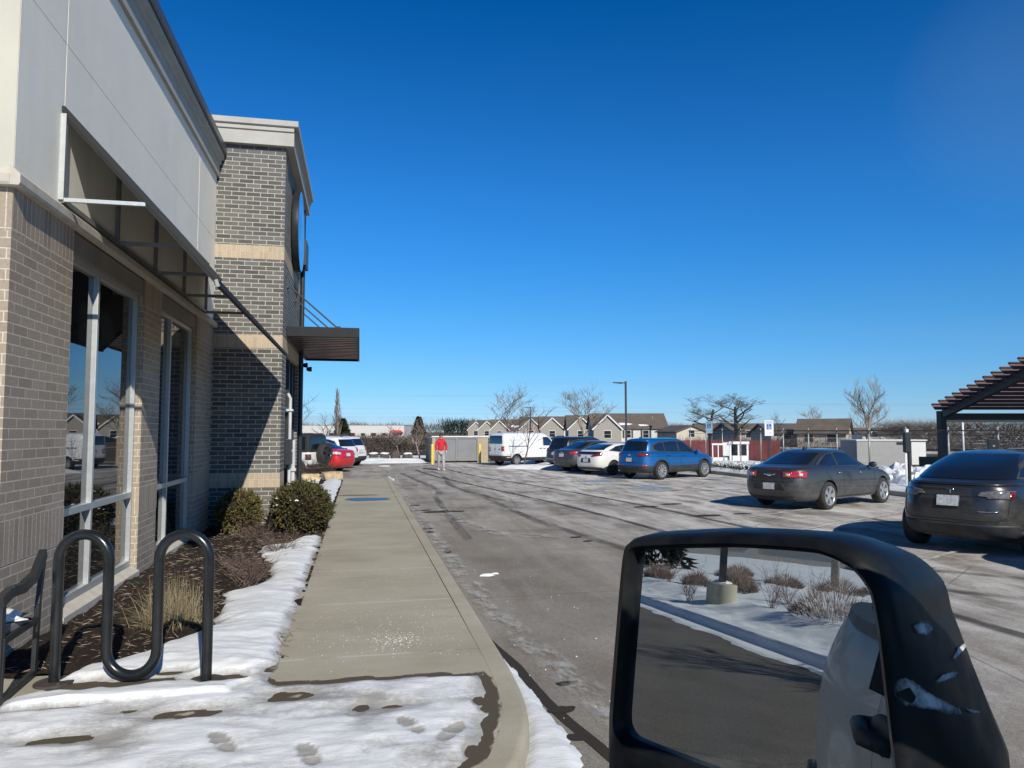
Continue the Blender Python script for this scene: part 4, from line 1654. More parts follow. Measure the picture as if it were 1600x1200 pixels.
def car(name, label, loc, heading, S, group=None):
    T = thing(name, label, S.get('cat', 'car'), (loc[0], loc[1], S.get('dz', 0.0)), R(heading), group)
    L, Wd = S['L'], S['W']
    mesh = car_body(S['levels'], S['axles'], S['wr'], S.get('archW', Wd), [S['paint'], S.get('trim', MT['trim']), S.get('roofmat', S['paint']), MT['well']],
                    S.get('trim_below'), S.get('roof_from'), gap=S.get('gap', 0.055))
    body = bpy.data.objects.new('body', mesh)
    COL.objects.link(body)
    body.parent = T
    sk = Skin(mesh)
    sides = ((-1, 'R'), (1, 'L'))
    for ax in S['axles']:
        for sd, _ in sides:
            add_wheel(T, ax, sd, S.get('wy', Wd / 2 - 0.115), S['wr'], S.get('wd', 0.22), S['wheel'], S['rim'])
    for sd, v in sides:
        if S.get('dlo'):
            sk.patch(S['dlo'], v, 'window_surround', S.get('surround', MT['trim']), T, 0.004, 0.06)
        for k, p in enumerate(S['side_glass']):
            sk.patch(p, v, 'side_window', S.get('glass', MT['car_glass']), T, 0.008, 0.06)
        if S.get('dlo_trim'):
            sk.seam(S['dlo_trim'], v, T, 0.022, MT['chrome'], 'window_trim', 0.010)
        for p in S.get('seams', []):
            sk.seam(p, v, T)
        for x, z in S.get('handles', []):
            handle(sk, T, x, z, S.get('handlemat', S['paint']), sd)
        for p, mt, nm in S.get('side_patches', []):
            sk.patch(p, v, nm, mt, T, 0.006, 0.06)
        if 'mirror' in S:
            x, y, z = S['mirror']
            wing_mirror(T, x, y, z, sd, S.get('mirrormat', S['paint']))
        lamp = None
        for k, (p, mt) in enumerate(S.get('tail_corner', [])):
            o = sk.patch(p if sd < 0 else mir(p), 'BR' if sd < 0 else 'BL', 'tail_lamp' if k == 0 else 'lamp_lens', mt, lamp or T, 0.010 + 0.006 * k, 0.04, 0.006)
            lamp = lamp or o
        lamp = None
        for k, (p, mt) in enumerate(S.get('tail_flat', [])):
            o = sk.patch(p if sd < 0 else mir(p), 'B', 'tail_lamp' if k == 0 else 'lamp_lens', mt, lamp or T, 0.011 + 0.006 * k, 0.04, 0.006)
            lamp = lamp or o
        # arch lips
        if S.get('lip'):
            for ax in S['axles']:
                r1, r2 = S['wr'] + 0.05, S['wr'] + 0.05 + S['lip'][0]
                a0, a1 = R(-12), R(192)
                nn = 22
                outer = [(ax + r2 * math.cos(a0 + (a1 - a0) * k / nn), S['wr'] + r2 * math.sin(a0 + (a1 - a0) * k / nn)) for k in range(nn + 1)]
                inner = [(ax + r1 * math.cos(a0 + (a1 - a0) * k / nn), S['wr'] + r1 * math.sin(a0 + (a1 - a0) * k / nn)) for k in range(nn, -1, -1)]
                sk.patch(outer + inner, v, 'arch_lip', S['lip'][1], T, 0.010, 0.05)
    if S.get('rear_glass'):
        for p in S['rear_glass']:
            sk.patch(p, 'B', 'rear_window', S.get('glass', MT['car_glass']), T, 0.008, 0.06)
    if S.get('windscreen'):
        sk.patch(S['windscreen'], 'F', 'windscreen', MT['car_glass'], T, 0.008, 0.07)
    for p, mt, nm in S.get('rear_patches', []):
        sk.patch(p, 'B', nm, mt, T, 0.009, 0.05, 0.004)
    for p in S.get('rear_seams', []):
        sk.seam(p, 'B', T)
    for p, mt, nm in S.get('front_patches', []):
        sk.patch(p, 'F', nm, mt, T, 0.006, 0.06)
    if 'plate' in S:
        a, b, w_, h_ = S['plate']
        fr = sk.patch([(a - w_ / 2 - .012, b - h_ / 2 - .012), (a + w_ / 2 + .012, b - h_ / 2 - .012), (a + w_ / 2 + .012, b + h_ / 2 + .012), (a - w_ / 2 - .012, b + h_ / 2 + .012)], 'B', 'number_plate',
                      MT['trim'], T, 0.012, 0.2, 0.006)
        sk.patch([(a - w_ / 2, b - h_ / 2), (a + w_ / 2, b - h_ / 2), (a + w_ / 2, b + h_ / 2), (a - w_ / 2, b + h_ / 2)], 'B', 'plate_face', MT['plate'], fr, 0.024, 0.2)
    if 'fin' in S:
        x, z = S['fin']
        mb = MB()
        mb.add([(x - 0.10, -0.025, z), (x + 0.12, -0.02, z), (x + 0.12, 0.02, z), (x - 0.10, 0.025, z), (x - 0.10, -0.006, z + 0.07), (x - 0.04, -0.006, z + 0.065), (x - 0.04, 0.006, z + 0.065), (x - 0.10, 0.006, z + 0.07)],
               [(0, 1, 5, 4), (1, 2, 6, 5), (2, 3, 7, 6), (3, 0, 4, 7), (4, 5, 6, 7)])
        mb.build('antenna', MT['trim'], T, world=False)
    return T, sk


def disc(cx, cz, r, n=20, rz=None):
    return [(cx + r * math.cos(2 * math.pi * k / n), cz + (rz or r) * math.sin(2 * math.pi * k / n)) for k in range(n)]


MT['p_grey'] = paint('grey_car_paint', (0.050, 0.052, 0.053), 0.45, 0.33, 0.85, (0.20, 0.195, 0.185))
MT['p_dgrey'] = paint('dark_grey_car_paint', (0.030, 0.032, 0.034), 0.4, 0.30, 1.0, (0.15, 0.145, 0.135))
MT['p_blue'] = paint('blue_car_paint', (0.004, 0.108, 0.34), 0.35, 0.3, 0.55, (0.10, 0.16, 0.24))
MT['p_white'] = paint('white_car_paint', (0.72, 0.72, 0.70), 0.0, 0.35, 0.55, (0.42, 0.40, 0.37))
MT['p_black'] = paint('black_car_paint', (0.014, 0.015, 0.018), 0.2, 0.3, 0.5, (0.17, 0.165, 0.16))
MT['p_mgrey'] = paint('mid_grey_car_paint', (0.062, 0.064, 0.07), 0.45, 0.32, 0.6, (0.22, 0.215, 0.205))
MT['p_red'] = paint('red_car_paint', (0.50, 0.008, 0.014), 0.0, 0.3, 0.3, (0.42, 0.16, 0.14))
MT['p_van'] = paint('white_van_paint', (0.76, 0.76, 0.745), 0.0, 0.4, 0.35, (0.45, 0.44, 0.42))
MT['smoke_lamp'] = lamp_mat('smoked_lamp', (0.16, 0.15, 0.145))
MT['grime'] = simple('salt_grime', (0.42, 0.41, 0.39), 0.9, var=0.3, scale=9)

# ---- mid-size grey saloon
belt = [(-2.45, 0.99), (-1.7, 1.03), (-0.5, 0.985), (1.0, 0.965), (1.7, 0.86), (2.2, 0.74), (2.45, 0.66)]
up = lambda d: [(a, b + d) for a, b in belt]
SALOON = dict(
    L=4.86, W=1.86, wr=0.338, axles=(-1.27, 1.47), wheel='five', rim=MT['alloy'], paint=MT['p_grey'],
    levels=[(-2.1, 2.15, 0.76, 6, 0.20), (-2.28, 2.30, 0.86, 5.5, 0.25), (-2.40, 2.40, 0.915, 5, 0.40), (-2.43, 2.42, 0.93, 5, 0.58), (-2.40, 2.41, 0.93, 5, [(-2.4, .76), (2.4, .64)]),
            (-2.38, 2.36, 0.905, 5, up(-0.06)), (-2.36, 2.30, 0.875, 5, up(0.0)), (-2.30, 2.2, 0.80, 4.5, up(0.028)), (-2.02, 1.22, 0.765, 4, up(0.045)),
            (-1.58, 0.78, 0.69, 4, [(-1.6, 1.22), (0.8, 1.20)]), (-1.10, 0.38, 0.60, 4, 1.375), (-0.95, 0.22, 0.52, 4, 1.432), (-0.65, 0.0, 0.25, 3, 1.462)],
    dlo=[(-1.60, 1.055), (-0.8, 1.015), (0.98, 1.0), (0.52, 1.23), (0.22, 1.345), (-0.25, 1.385), (-0.75, 1.365), (-1.15, 1.25)],
    side_glass=[[(-1.42, 1.085), (-1.2, 1.055), (-0.62, 1.04), (-0.62, 1.345), (-0.85, 1.325), (-1.15, 1.21)], [(-0.54, 1.04), (0.62, 1.03), (0.30, 1.26), (0.05, 1.345), (-0.25, 1.36), (-0.54, 1.355)]],
    dlo_trim=[(0.90, 1.01), (0.0, 1.015), (-0.9, 1.035), (-1.3, 1.06), (-1.56, 1.085), (-1.18, 1.25), (-0.8, 1.365), (-0.25, 1.39)],
    seams=[[(-0.56, 1.02), (-0.58, 0.6), (-0.52, 0.30)], [(1.02, 0.98), (1.0, 0.6), (0.92, 0.30)], [(-1.42, 1.06), (-1.3, 0.85), (-1.0, 0.62)], [(-0.9, 0.30), (0.9, 0.30)]],
    handles=[(-0.78, 0.88), (0.28, 0.86)], handlemat=MT['chrome'], mirror=(0.75, 0.90, 1.02), wd=0.225,
    side_patches=[([(-0.88, 0.235), (1.05, 0.235), (1.05, 0.275), (-0.88, 0.275)], MT['grime'], 'sill_grime')],
    rear_glass=[[(-0.63, 1.10), (0.63, 1.10), (0.52, 1.36), (-0.52, 1.36)]], windscreen=[(-0.66, 1.05), (0.66, 1.05), (0.52, 1.36), (-0.52, 1.36)],
    tail_corner=[([(-0.98, 0.80), (-0.62, 0.79), (-0.60, 0.93), (-0.95, 0.955)], MT['red_lamp']), ([(-0.80, 0.83), (-0.70, 0.83), (-0.70, 0.90), (-0.80, 0.90)], MT['clear_lamp'])],
    tail_flat=[([(-0.57, 0.795), (-0.36, 0.795), (-0.36, 0.925), (-0.57, 0.93)], MT['red_lamp']), ([(-0.53, 0.825), (-0.42, 0.825), (-0.42, 0.89), (-0.53, 0.89)], MT['clear_lamp'])],
    rear_patches=[([(-0.44, 0.50), (0.44, 0.50), (0.36, 0.66), (-0.36, 0.66)], MT['trim'], 'plate_recess'), ([(-0.55, 0.235), (0.55, 0.235), (0.62, 0.32), (-0.62, 0.32)], MT['trim'], 'diffuser'),
                  ([(-0.14, 0.845), (-0.05, 0.84), (-0.05, 0.815), (0.05, 0.815), (0.05, 0.84), (0.14, 0.845), (0.15, 0.875), (0.05, 0.88), (0.05, 0.905), (-0.05, 0.905), (-0.05, 0.88), (-0.15, 0.875)], MT['chrome'], 'emblem'),
                  ([(0.08, 0.965), (-0.28, 0.965), (-0.28, 0.98), (0.08, 0.98)], MT['red_lamp'], 'brake_lamp')],
    rear_seams=[[(-0.62, 1.0), (-0.60, 0.72), (-0.5, 0.69), (0.5, 0.69), (0.60, 0.72), (0.62, 1.0)]], plate=(0.0, 0.58, 0.31, 0.15), fin=(-0.75, 1.44))
car('grey_saloon', 'dusty grey four-door saloon with bright red tail lamps and five-spoke alloys beside the lane', (11.93, 17.55), 26.5, SALOON)

# ---- blue crossover
belt = [(-2.25, 1.05), (-1.0, 1.03), (1.0, 0.99), (1.7, 0.93), (2.2, 0.82)]
CROSS = dict(
    L=4.48, W=1.86, wr=0.355, axles=(-1.32, 1.35), wheel='ten', rim=MT['alloy'], paint=MT['p_blue'], trim_below=3,
    levels=[(-1.95, 2.0, 0.80, 6, 0.24), (-2.16, 2.16, 0.88, 5.5, 0.30), (-2.24, 2.22, 0.92, 5, 0.42), (-2.25, 2.24, 0.93, 5, 0.54), (-2.22, 2.24, 0.925, 5, 0.74),
            (-2.20, 2.20, 0.91, 5, up(-0.06)), (-2.18, 2.15, 0.885, 5, up(0.0)), (-2.15, 2.02, 0.84, 4.5, up(0.03)), (-2.12, 1.28, 0.81, 4.5, up(0.05)),
            (-2.02, 0.86, 0.745, 4.5, 1.33), (-1.90, 0.48, 0.66, 4.5, 1.54), (-1.80, 0.30, 0.58, 4, 1.605), (-1.4, 0.1, 0.3, 3, 1.64)],
    dlo=[(-1.78, 1.20), (-1.55, 1.10), (-0.6, 1.06), (1.02, 1.03), (0.60, 1.33), (0.30, 1.49), (-0.3, 1.535), (-1.2, 1.50), (-1.62, 1.40)],
    side_glass=[[(-1.62, 1.22), (-1.45, 1.14), (-1.05, 1.115), (-1.05, 1.45), (-1.3, 1.435), (-1.55, 1.36)], [(-0.99, 1.11), (-0.2, 1.09), (-0.2, 1.495), (-0.6, 1.49), (-0.99, 1.46)],
                [(-0.12, 1.085), (0.80, 1.06), (0.50, 1.28), (0.18, 1.45), (-0.12, 1.49)]],
    seams=[[(-0.16, 1.05), (-0.16, 0.45)], [(1.02, 1.0), (1.0, 0.45)], [(-1.05, 1.05), (-1.08, 0.9), (-0.92, 0.62), (-0.9, 0.45)], [(-2.0, 0.93), (-0.5, 0.90), (1.0, 0.88), (1.9, 0.86)]],
    handles=[(-0.92, 0.95), (0.06, 0.93)], mirror=(0.78, 0.90, 1.06), wd=0.225, lip=(0.055, MT['trim']),
    rear_glass=[[(-0.66, 1.13), (0.66, 1.13), (0.58, 1.49), (-0.58, 1.49)]], windscreen=[(-0.68, 1.1), (0.68, 1.1), (0.58, 1.5), (-0.58, 1.5)],
    tail_corner=[([(-0.98, 0.92), (-0.52, 0.93), (-0.48, 1.02), (-0.80, 1.05), (-1.02, 1.02)], MT['dark_red_lamp']), ([(-0.93, 0.96), (-0.6, 0.965), (-0.6, 0.985), (-0.93, 0.985)], MT['red_lamp'])],
    tail_flat=[([(-0.56, 0.945), (-0.40, 0.955), (-0.40, 1.0), (-0.56, 1.02)], MT['dark_red_lamp'])],
    rear_patches=[([(-0.34, 0.70), (0.34, 0.70), (0.30, 0.88), (-0.30, 0.88)], MT['p_blue'], 'plate_recess'), ([(-0.78, 0.53), (-0.60, 0.53), (-0.60, 0.58), (-0.78, 0.58)], MT['red_lamp'], 'reflector'),
                  ([(0.78, 0.53), (0.60, 0.53), (0.60, 0.58), (0.78, 0.58)], MT['red_lamp'], 'reflector'),
                  (disc(0, 0.975, 0.085, 20, 0.042), MT['chrome'], 'emblem'), ([(-0.66, 1.50), (0.66, 1.50), (0.62, 1.56), (-0.62, 1.56)], MT['p_blue'], 'spoiler')],
    rear_seams=[[(-0.78, 1.05), (-0.74, 0.66), (0.74, 0.66), (0.78, 1.05)]], plate=(0.0, 0.78, 0.30, 0.15), fin=(-1.5, 1.61), windowsurround=None)
car('blue_crossover', 'bright blue crossover with grey alloys and dark lower cladding, last of the row', (12.45, 28.85), 26.5, CROSS)

# ---- white compact hatchback with split rear glass
belt = [(-2.05, 1.0), (-1.2, 0.98), (0.6, 0.90), (1.2, 0.84), (1.7, 0.74), (2.05, 0.64)]
HATCH = dict(
    L=4.08, W=1.74, wr=0.315, axles=(-1.16, 1.27), wheel='multi', rim=MT['alloy_dark'], paint=MT['p_white'],
    levels=[(-1.75, 1.8, 0.72, 6, 0.19), (-1.92, 1.95, 0.81, 5.5, 0.25), (-2.03, 2.02, 0.86, 5, 0.40), (-2.05, 2.04, 0.87, 5, 0.56), (-2.03, 2.02, 0.868, 5, [(-2, .74), (2, .60)]),
            (-2.0, 1.98, 0.85, 5, up(-0.05)), (-1.98, 1.93, 0.82, 5, up(0.0)), (-1.96, 1.8, 0.78, 4.5, up(0.03)), (-1.92, 1.05, 0.74, 4, [(-2, 1.06), (1, .92)]),
            (-1.62, 0.70, 0.68, 4, [(-1.6, 1.17), (0.7, 1.13)]), (-1.0, 0.30, 0.60, 4, [(-1, 1.30), (.3, 1.30)]), (-0.8, 0.15, 0.52, 4, 1.36), (-0.5, 0.0, 0.25, 3, 1.392)],
    dlo=[(-1.35, 1.06), (-0.6, 0.99), (0.85, 0.95), (0.48, 1.16), (0.15, 1.28), (-0.3, 1.31), (-0.8, 1.25)],
    side_glass=[[(-1.12, 1.07), (-0.62, 1.02), (-0.62, 1.25), (-0.85, 1.21)], [(-0.56, 1.015), (0.55, 0.985), (0.28, 1.17), (0.05, 1.265), (-0.3, 1.285), (-0.56, 1.265)]],
    seams=[[(-0.6, 1.0), (-0.66, 0.7), (-0.6, 0.32)], [(0.9, 0.92), (0.9, 0.35)]], handles=[(-0.48, 0.86)], mirror=(0.6, 0.84, 0.98), wd=0.2,
    rear_glass=[[(-0.62, 1.09), (0.62, 1.09), (0.50, 1.32), (-0.50, 1.32)], [(-0.64, 0.90), (0.64, 0.90), (0.66, 1.02), (-0.66, 1.02)]], windscreen=[(-0.62, 0.98), (0.62, 0.98), (0.5, 1.28), (-0.5, 1.28)],
    tail_corner=[([(-0.95, 0.80), (-0.50, 0.86), (-0.46, 0.97), (-0.58, 0.98), (-0.95, 0.86)], MT['dark_red_lamp'])],
    rear_patches=[([(-0.30, 0.56), (0.30, 0.56), (0.26, 0.74), (-0.26, 0.74)], MT['trim'], 'plate_recess'), (disc(0, 0.80, 0.055, 4), MT['chrome'], 'emblem'), ([(-0.7, 0.24), (0.7, 0.24), (0.72, 0.36), (-0.72, 0.36)], MT['trim'], 'diffuser')],
    plate=(0.0, 0.65, 0.30, 0.14))
car('white_hatchback', 'small white wedge-shaped hatchback with split rear window beside the blue crossover', (11.45, 31.95), 28, HATCH)

# ---- second grey saloon
S2 = dict(SALOON)
S2.update(paint=MT['p_mgrey'], wheel='multi', dlo_trim=None, handlemat=MT['p_mgrey'],
          tail_corner=[([(-1.0, 0.82), (-0.55, 0.85), (-0.5, 0.95), (-0.8, 0.97), (-1.02, 0.93)], MT['red_lamp'])], tail_flat=[([(-0.60, 0.87), (-0.44, 0.88), (-0.44, 0.94), (-0.60, 0.95)], MT['red_lamp'])],
          rear_patches=[([(-0.36, 0.70), (0.36, 0.70), (0.3, 0.86), (-0.3, 0.86)], MT['p_mgrey'], 'plate_recess'), (disc(0, 0.92, 0.075, 18, 0.04), MT['chrome'], 'emblem')], plate=(0, 0.78, 0.31, 0.15), side_patches=[])
car('grey_saloon', 'mid grey saloon parked between the white hatchback and the black estate', (11.45, 34.9), 28, S2)

# ---- black estate / tall wagon
S3 = dict(CROSS)
S3.update(paint=MT['p_black'], wheel='five', lip=None, trim_below=2, dz=0.0,
          tail_corner=[([(-0.98, 0.88), (-0.66, 0.88), (-0.66, 1.06), (-1.0, 1.06)], MT['dark_red_lamp'])], tail_flat=[], side_glass=CROSS['side_glass'],
          rear_patches=[([(-0.34, 0.70), (0.34, 0.70), (0.30, 0.88), (-0.30, 0.88)], MT['p_black'], 'plate_recess'), ([(-0.75, 0.50), (0.75, 0.50), (0.75, 0.53), (-0.75, 0.53)], MT['chrome'], 'bumper_trim')],
          rear_seams=[], plate=(0, 0.78, 0.30, 0.15))
car('black_crossover', 'black crossover furthest along the parked row, snow strip behind it', (11.6, 37.4), 28, S3)

# ---- dark grey electric crossover at the near bay
belt = [(-2.35, 1.06), (-1.4, 1.10), (0.0, 1.04), (1.1, 1.0), (1.8, 0.86), (2.37, 0.70)]
EV = dict(
    L=4.75, W=1.92, wr=0.365, axles=(-1.42, 1.47), wheel='turbine', rim=MT['alloy_dark'], paint=MT['p_dgrey'],
    levels=[(-2.0, 2.05, 0.80, 6, 0.22), (-2.22, 2.22, 0.89, 5, 0.28), (-2.34, 2.33, 0.945, 4.4, 0.45), (-2.375, 2.36, 0.96, 4.2, 0.63), (-2.36, 2.37, 0.955, 4.2, [(-2.4, .82), (2.4, .62)]),
            (-2.31, 2.33, 0.93, 4.2, [(-2.4, .96), (0, .93), (1.8, .80), (2.4, .64)]), (-2.30, 2.26, 0.895, 4.2, [(-2.4, 1.075), (-1.5, 1.06), (0, 1.0), (1.8, .85), (2.4, .68)]), (-2.27, 2.15, 0.85, 4.2, [(-2.4, 1.105), (-1.5, 1.09), (0, 1.04), (1.2, 1.0), (2.4, .74)]),
            (-2.10, 1.45, 0.80, 4, [(-2.2, 1.13), (1.5, 1.03)]), (-1.72, 0.98, 0.735, 4, [(-1.8, 1.31), (1.0, 1.27)]), (-1.05, 0.48, 0.62, 3.6, [(-1.2, 1.49), (.6, 1.48)]), (-0.80, 0.30, 0.53, 3.6, 1.55), (-0.5, 0.1, 0.27, 3, 1.585)],
    dlo=[(-1.75, 1.17), (-0.6, 1.10), (1.2, 1.07), (0.75, 1.33), (0.35, 1.45), (-0.2, 1.495), (-0.8, 1.465), (-1.4, 1.33)],
    side_glass=[[(-1.55, 1.19), (-0.62, 1.13), (-0.62, 1.445), (-0.85, 1.42), (-1.35, 1.29)], [(-0.56, 1.13), (0.85, 1.09), (0.5, 1.34), (0.2, 1.43), (-0.2, 1.465), (-0.56, 1.45)]],
    seams=[[(-0.6, 1.1), (-0.62, 0.7), (-0.55, 0.32)], [(1.1, 1.05), (1.05, 0.34)], [(-1.6, 1.14), (-1.35, 0.95), (-1.0, 0.6)]], handles=[(-0.85, 0.93), (0.25, 0.90)], mirror=(0.85, 0.92, 1.1), wd=0.245,
    rear_glass=[[(-0.70, 1.155), (0.70, 1.155), (0.66, 1.29), (0.50, 1.52), (-0.50, 1.52), (-0.66, 1.29)]], windscreen=[(-0.7, 1.1), (0.7, 1.1), (0.58, 1.48), (-0.58, 1.48)],
    tail_corner=[([(-0.98, 0.885), (-0.62, 0.875), (-0.56, 1.00), (-0.88, 1.005), (-1.02, 0.985)], MT['smoke_lamp']), ([(-0.69, 0.885), (-0.62, 0.885), (-0.57, 0.99), (-0.66, 0.99)], MT['dark_red_lamp'])],
    tail_flat=[([(-0.66, 0.885), (-0.36, 0.925), (-0.42, 0.985), (-0.66, 0.99)], MT['smoke_lamp'])],
    rear_patches=[([(-0.80, 0.29), (0.80, 0.29), (0.86, 0.37), (0.80, 0.50), (-0.80, 0.50), (-0.86, 0.37)], MT['trim'], 'diffuser'), ([(-0.05, 1.0), (0.05, 1.0), (0.05, 1.012), (0.012, 1.01), (0.004, 0.925), (-0.004, 0.925), (-0.012, 1.01), (-0.05, 1.012)], MT['chrome'], 'emblem'),
                  ([(-0.63, 0.685), (-0.38, 0.685), (-0.38, 0.70), (-0.63, 0.70)], MT['chrome'], 'badge'), ([(-0.88, 1.075), (0.88, 1.075), (0.86, 1.105), (-0.86, 1.105)], MT['p_dgrey'], 'spoiler')],
    rear_seams=[[(-0.82, 0.90), (-0.3, 0.905), (0.3, 0.905), (0.82, 0.90)], [(-0.74, 0.88), (-0.72, 0.62), (-0.62, 0.545), (0.62, 0.545), (0.72, 0.62), (0.74, 0.88)], [(-0.84, 0.50), (0.84, 0.50)]],
    plate=(0.03, 0.83, 0.31, 0.155))
car('dark_electric_car', 'dark grey electric crossover with salt-stained tail, nearest parked car', (11.05, 11.05), 28, EV)

# ---- cargo van
belt = [(-2.35, 1.05), (0.9, 1.05), (1.5, 1.02), (1.9, 0.93), (2.35, 0.78)]
VAN = dict(
    L=4.73, W=1.73, wr=0.315, axles=(-1.48, 1.45), wheel='steel', rim=MT['alloy'], paint=MT['p_van'], cat='van', trim_below=2,
    levels=[(-2.1, 2.05, 0.76, 8, 0.24), (-2.30, 2.26, 0.83, 8, 0.30), (-2.36, 2.34, 0.86, 8, 0.46), (-2.36, 2.36, 0.865, 8, 0.60), (-2.355, 2.34, 0.865, 8, [(-2, .8), (1, .8), (2.3, .7)]),
            (-2.35, 2.26, 0.86, 8, up(0.0)), (-2.345, 1.75, 0.85, 8, up(0.04)), (-2.33, 1.28, 0.825, 8, 1.40), (-2.30, 0.92, 0.79, 8, 1.68), (-2.22, 0.70, 0.72, 7, 1.80), (-1.8, 0.45, 0.45, 5, 1.845)],
    dlo=None, side_glass=[[(0.42, 1.10), (1.30, 1.08), (1.02, 1.40), (0.82, 1.58), (0.42, 1.58)]],
    seams=[[(0.36, 1.62), (0.36, 0.42)], [(1.36, 1.04), (1.36, 0.5)], [(-0.75, 1.68), (-0.75, 0.45)], [(-2.2, 0.62), (-0.8, 0.62)], [(-2.2, 1.42), (0.3, 1.42)]],
    side_patches=[([(-2.0, 1.055), (-0.75, 1.055), (-0.75, 1.10), (-2.0, 1.10)], MT['trim'], 'door_rail')],
    handles=[(0.22, 0.95), (0.50, 0.95)], handlemat=MT['trim'], mirror=(1.12, 0.86, 1.15), mirrormat=MT['trim'], wd=0.2,
    rear_glass=[[(-0.62, 1.22), (0.62, 1.22), (0.56, 1.66), (-0.56, 1.66)]], windscreen=[(-0.7, 1.15), (0.7, 1.15), (0.62, 1.64), (-0.62, 1.64)],
    tail_corner=[([(-0.94, 0.82), (-0.78, 0.82), (-0.78, 1.08), (-0.94, 1.08)], MT['red_lamp'])],
    rear_patches=[([(0.42, 0.80), (0.74, 0.80), (0.74, 1.0), (0.42, 1.0)], MT['trim'], 'plate_recess'), ([(-0.05, 0.90), (0.05, 0.90), (0.05, 0.95), (-0.05, 0.95)], MT['trim'], 'latch'), ([(-0.5, 0.9), (-0.36, 0.9), (-0.36, 0.94), (-0.5, 0.94)], MT['trim'], 'badge'),
                  ([(-0.84, 0.46), (0.84, 0.46), (0.84, 0.56), (-0.84, 0.56)], MT['trim'], 'step_bumper')],
    rear_seams=[[(0.0, 1.75), (0.0, 0.58)], [(-0.75, 1.2), (-0.75, 0.6), (0.75, 0.6), (0.75, 1.2)]], plate=(0.58, 0.90, 0.28, 0.14))
car('cargo_van', 'white cargo van with black side rail parked beyond the row of cars', (9.5, 41.6), 26, VAN)

# ---- red saloon, white crossovers and jeep-like off-roader by the building
S4 = dict(SALOON)
S4.update(paint=MT['p_red'], wheel='multi', dlo_trim=None, handlemat=MT['p_red'], side_patches=[], L=4.6,
          tail_corner=[([(-1.0, 0.84), (-0.5, 0.87), (-0.45, 0.95), (-0.8, 0.97), (-1.02, 0.93)], MT['clear_lamp']), ([(-0.9, 0.80), (-0.6, 0.82), (-0.6, 0.86), (-0.9, 0.85)], MT['red_lamp'])], tail_flat=[],
          rear_patches=[([(-0.36, 0.74), (0.36, 0.74), (0.3, 0.90), (-0.3, 0.90)], MT['p_red'], 'plate_recess')], plate=(0, 0.82, 0.31, 0.15))
car('red_saloon', 'salt-dusted red saloon parked by the building, tail towards the lane', (-2.5, 36.6), 146, S4)
S5 = dict(CROSS)
S5.update(paint=MT['p_white'], wheel='five', lip=None, rear_seams=[], plate=(0, 0.80, 0.3, 0.15), rear_patches=[([(-0.3, 0.70), (0.3, 0.70), (0.3, 0.88), (-0.3, 0.88)], MT['p_white'], 'plate_recess')],
          tail_corner=[([(-0.98, 0.86), (-0.70, 0.86), (-0.70, 1.06), (-1.0, 1.06)], MT['red_lamp'])], tail_flat=[])
car('white_crossover', 'white crossover with dark rear window just past the red saloon', (-2.2, 40.2), 146, S5)
car('white_crossover', 'white crossover with black bumper, last car along the building', (-1.75, 42.8), 146, S5)

belt = [(-2.0, 1.05), (0.6, 1.05), (0.9, 1.04), (1.95, 1.0)]
OFF = dict(
    L=4.2, W=1.72, wr=0.40, axles=(-1.28, 1.2), wheel='five', rim=MT['alloy_dark'], paint=MT['p_white'], roof_from=6, roofmat=MT['black_fabric'], archW=1.72, gap=0.08,
    levels=[(-1.85, 1.95, 0.66, 12, 0.42), (-1.92, 2.0, 0.72, 12, 0.46), (-1.95, 2.02, 0.76, 12, 0.6), (-1.95, 2.0, 0.77, 12, 0.85), (-1.95, 1.98, 0.765, 12, up(-0.02)), (-1.94, 1.96, 0.755, 12, up(0.0)), (-1.93, 0.78, 0.745, 12, up(0.02)),
            (-1.92, 0.70, 0.73, 12, 1.12), (-1.88, 0.40, 0.68, 12, 1.72), (-1.84, 0.32, 0.63, 10, 1.80), (-1.5, 0.1, 0.4, 6, 1.83)],
    side_glass=[[(-1.75, 1.18), (-0.95, 1.18), (-0.95, 1.68), (-1.72, 1.68)], [(-0.85, 1.18), (-0.2, 1.18), (-0.2, 1.68), (-0.85, 1.68)], [(-0.1, 1.16), (0.58, 1.16), (0.38, 1.66), (-0.1, 1.68)]],
    rear_glass=[[(-0.62, 1.2), (0.62, 1.2), (0.58, 1.66), (-0.58, 1.66)]], wd=0.27, wy=0.76,
    seams=[[(-0.15, 1.04), (-0.15, 0.55)], [(0.72, 1.04), (0.72, 0.55)]], handles=[(-0.7, 0.95), (0.02, 0.95)], handlemat=MT['trim'], mirror=(0.62, 0.78, 1.12), mirrormat=MT['trim'],
    tail_flat=[([(-0.74, 0.78), (-0.60, 0.78), (-0.60, 1.0), (-0.74, 1.0)], MT['trim']), ([(-0.715, 0.90), (-0.625, 0.90), (-0.625, 0.97), (-0.715, 0.97)], MT['red_lamp'])],
    rear_patches=[([(-0.8, 0.46), (0.8, 0.46), (0.8, 0.60), (-0.8, 0.60)], MT['trim'], 'bumper')])
J, sk = car('off_road_car', 'white off-road car with black hard top and spare tyre on its tail', (-3.25, 31.7), 150, OFF)
sp = add_wheel(J, -2.13, -1, 0.0, 0.41, 0.27, 'five', MT['alloy_dark'], 'spare_wheel')
sp.location = (-2.13, -0.08, 1.02)
sp.rotation_euler = (0, 0, R(-90))
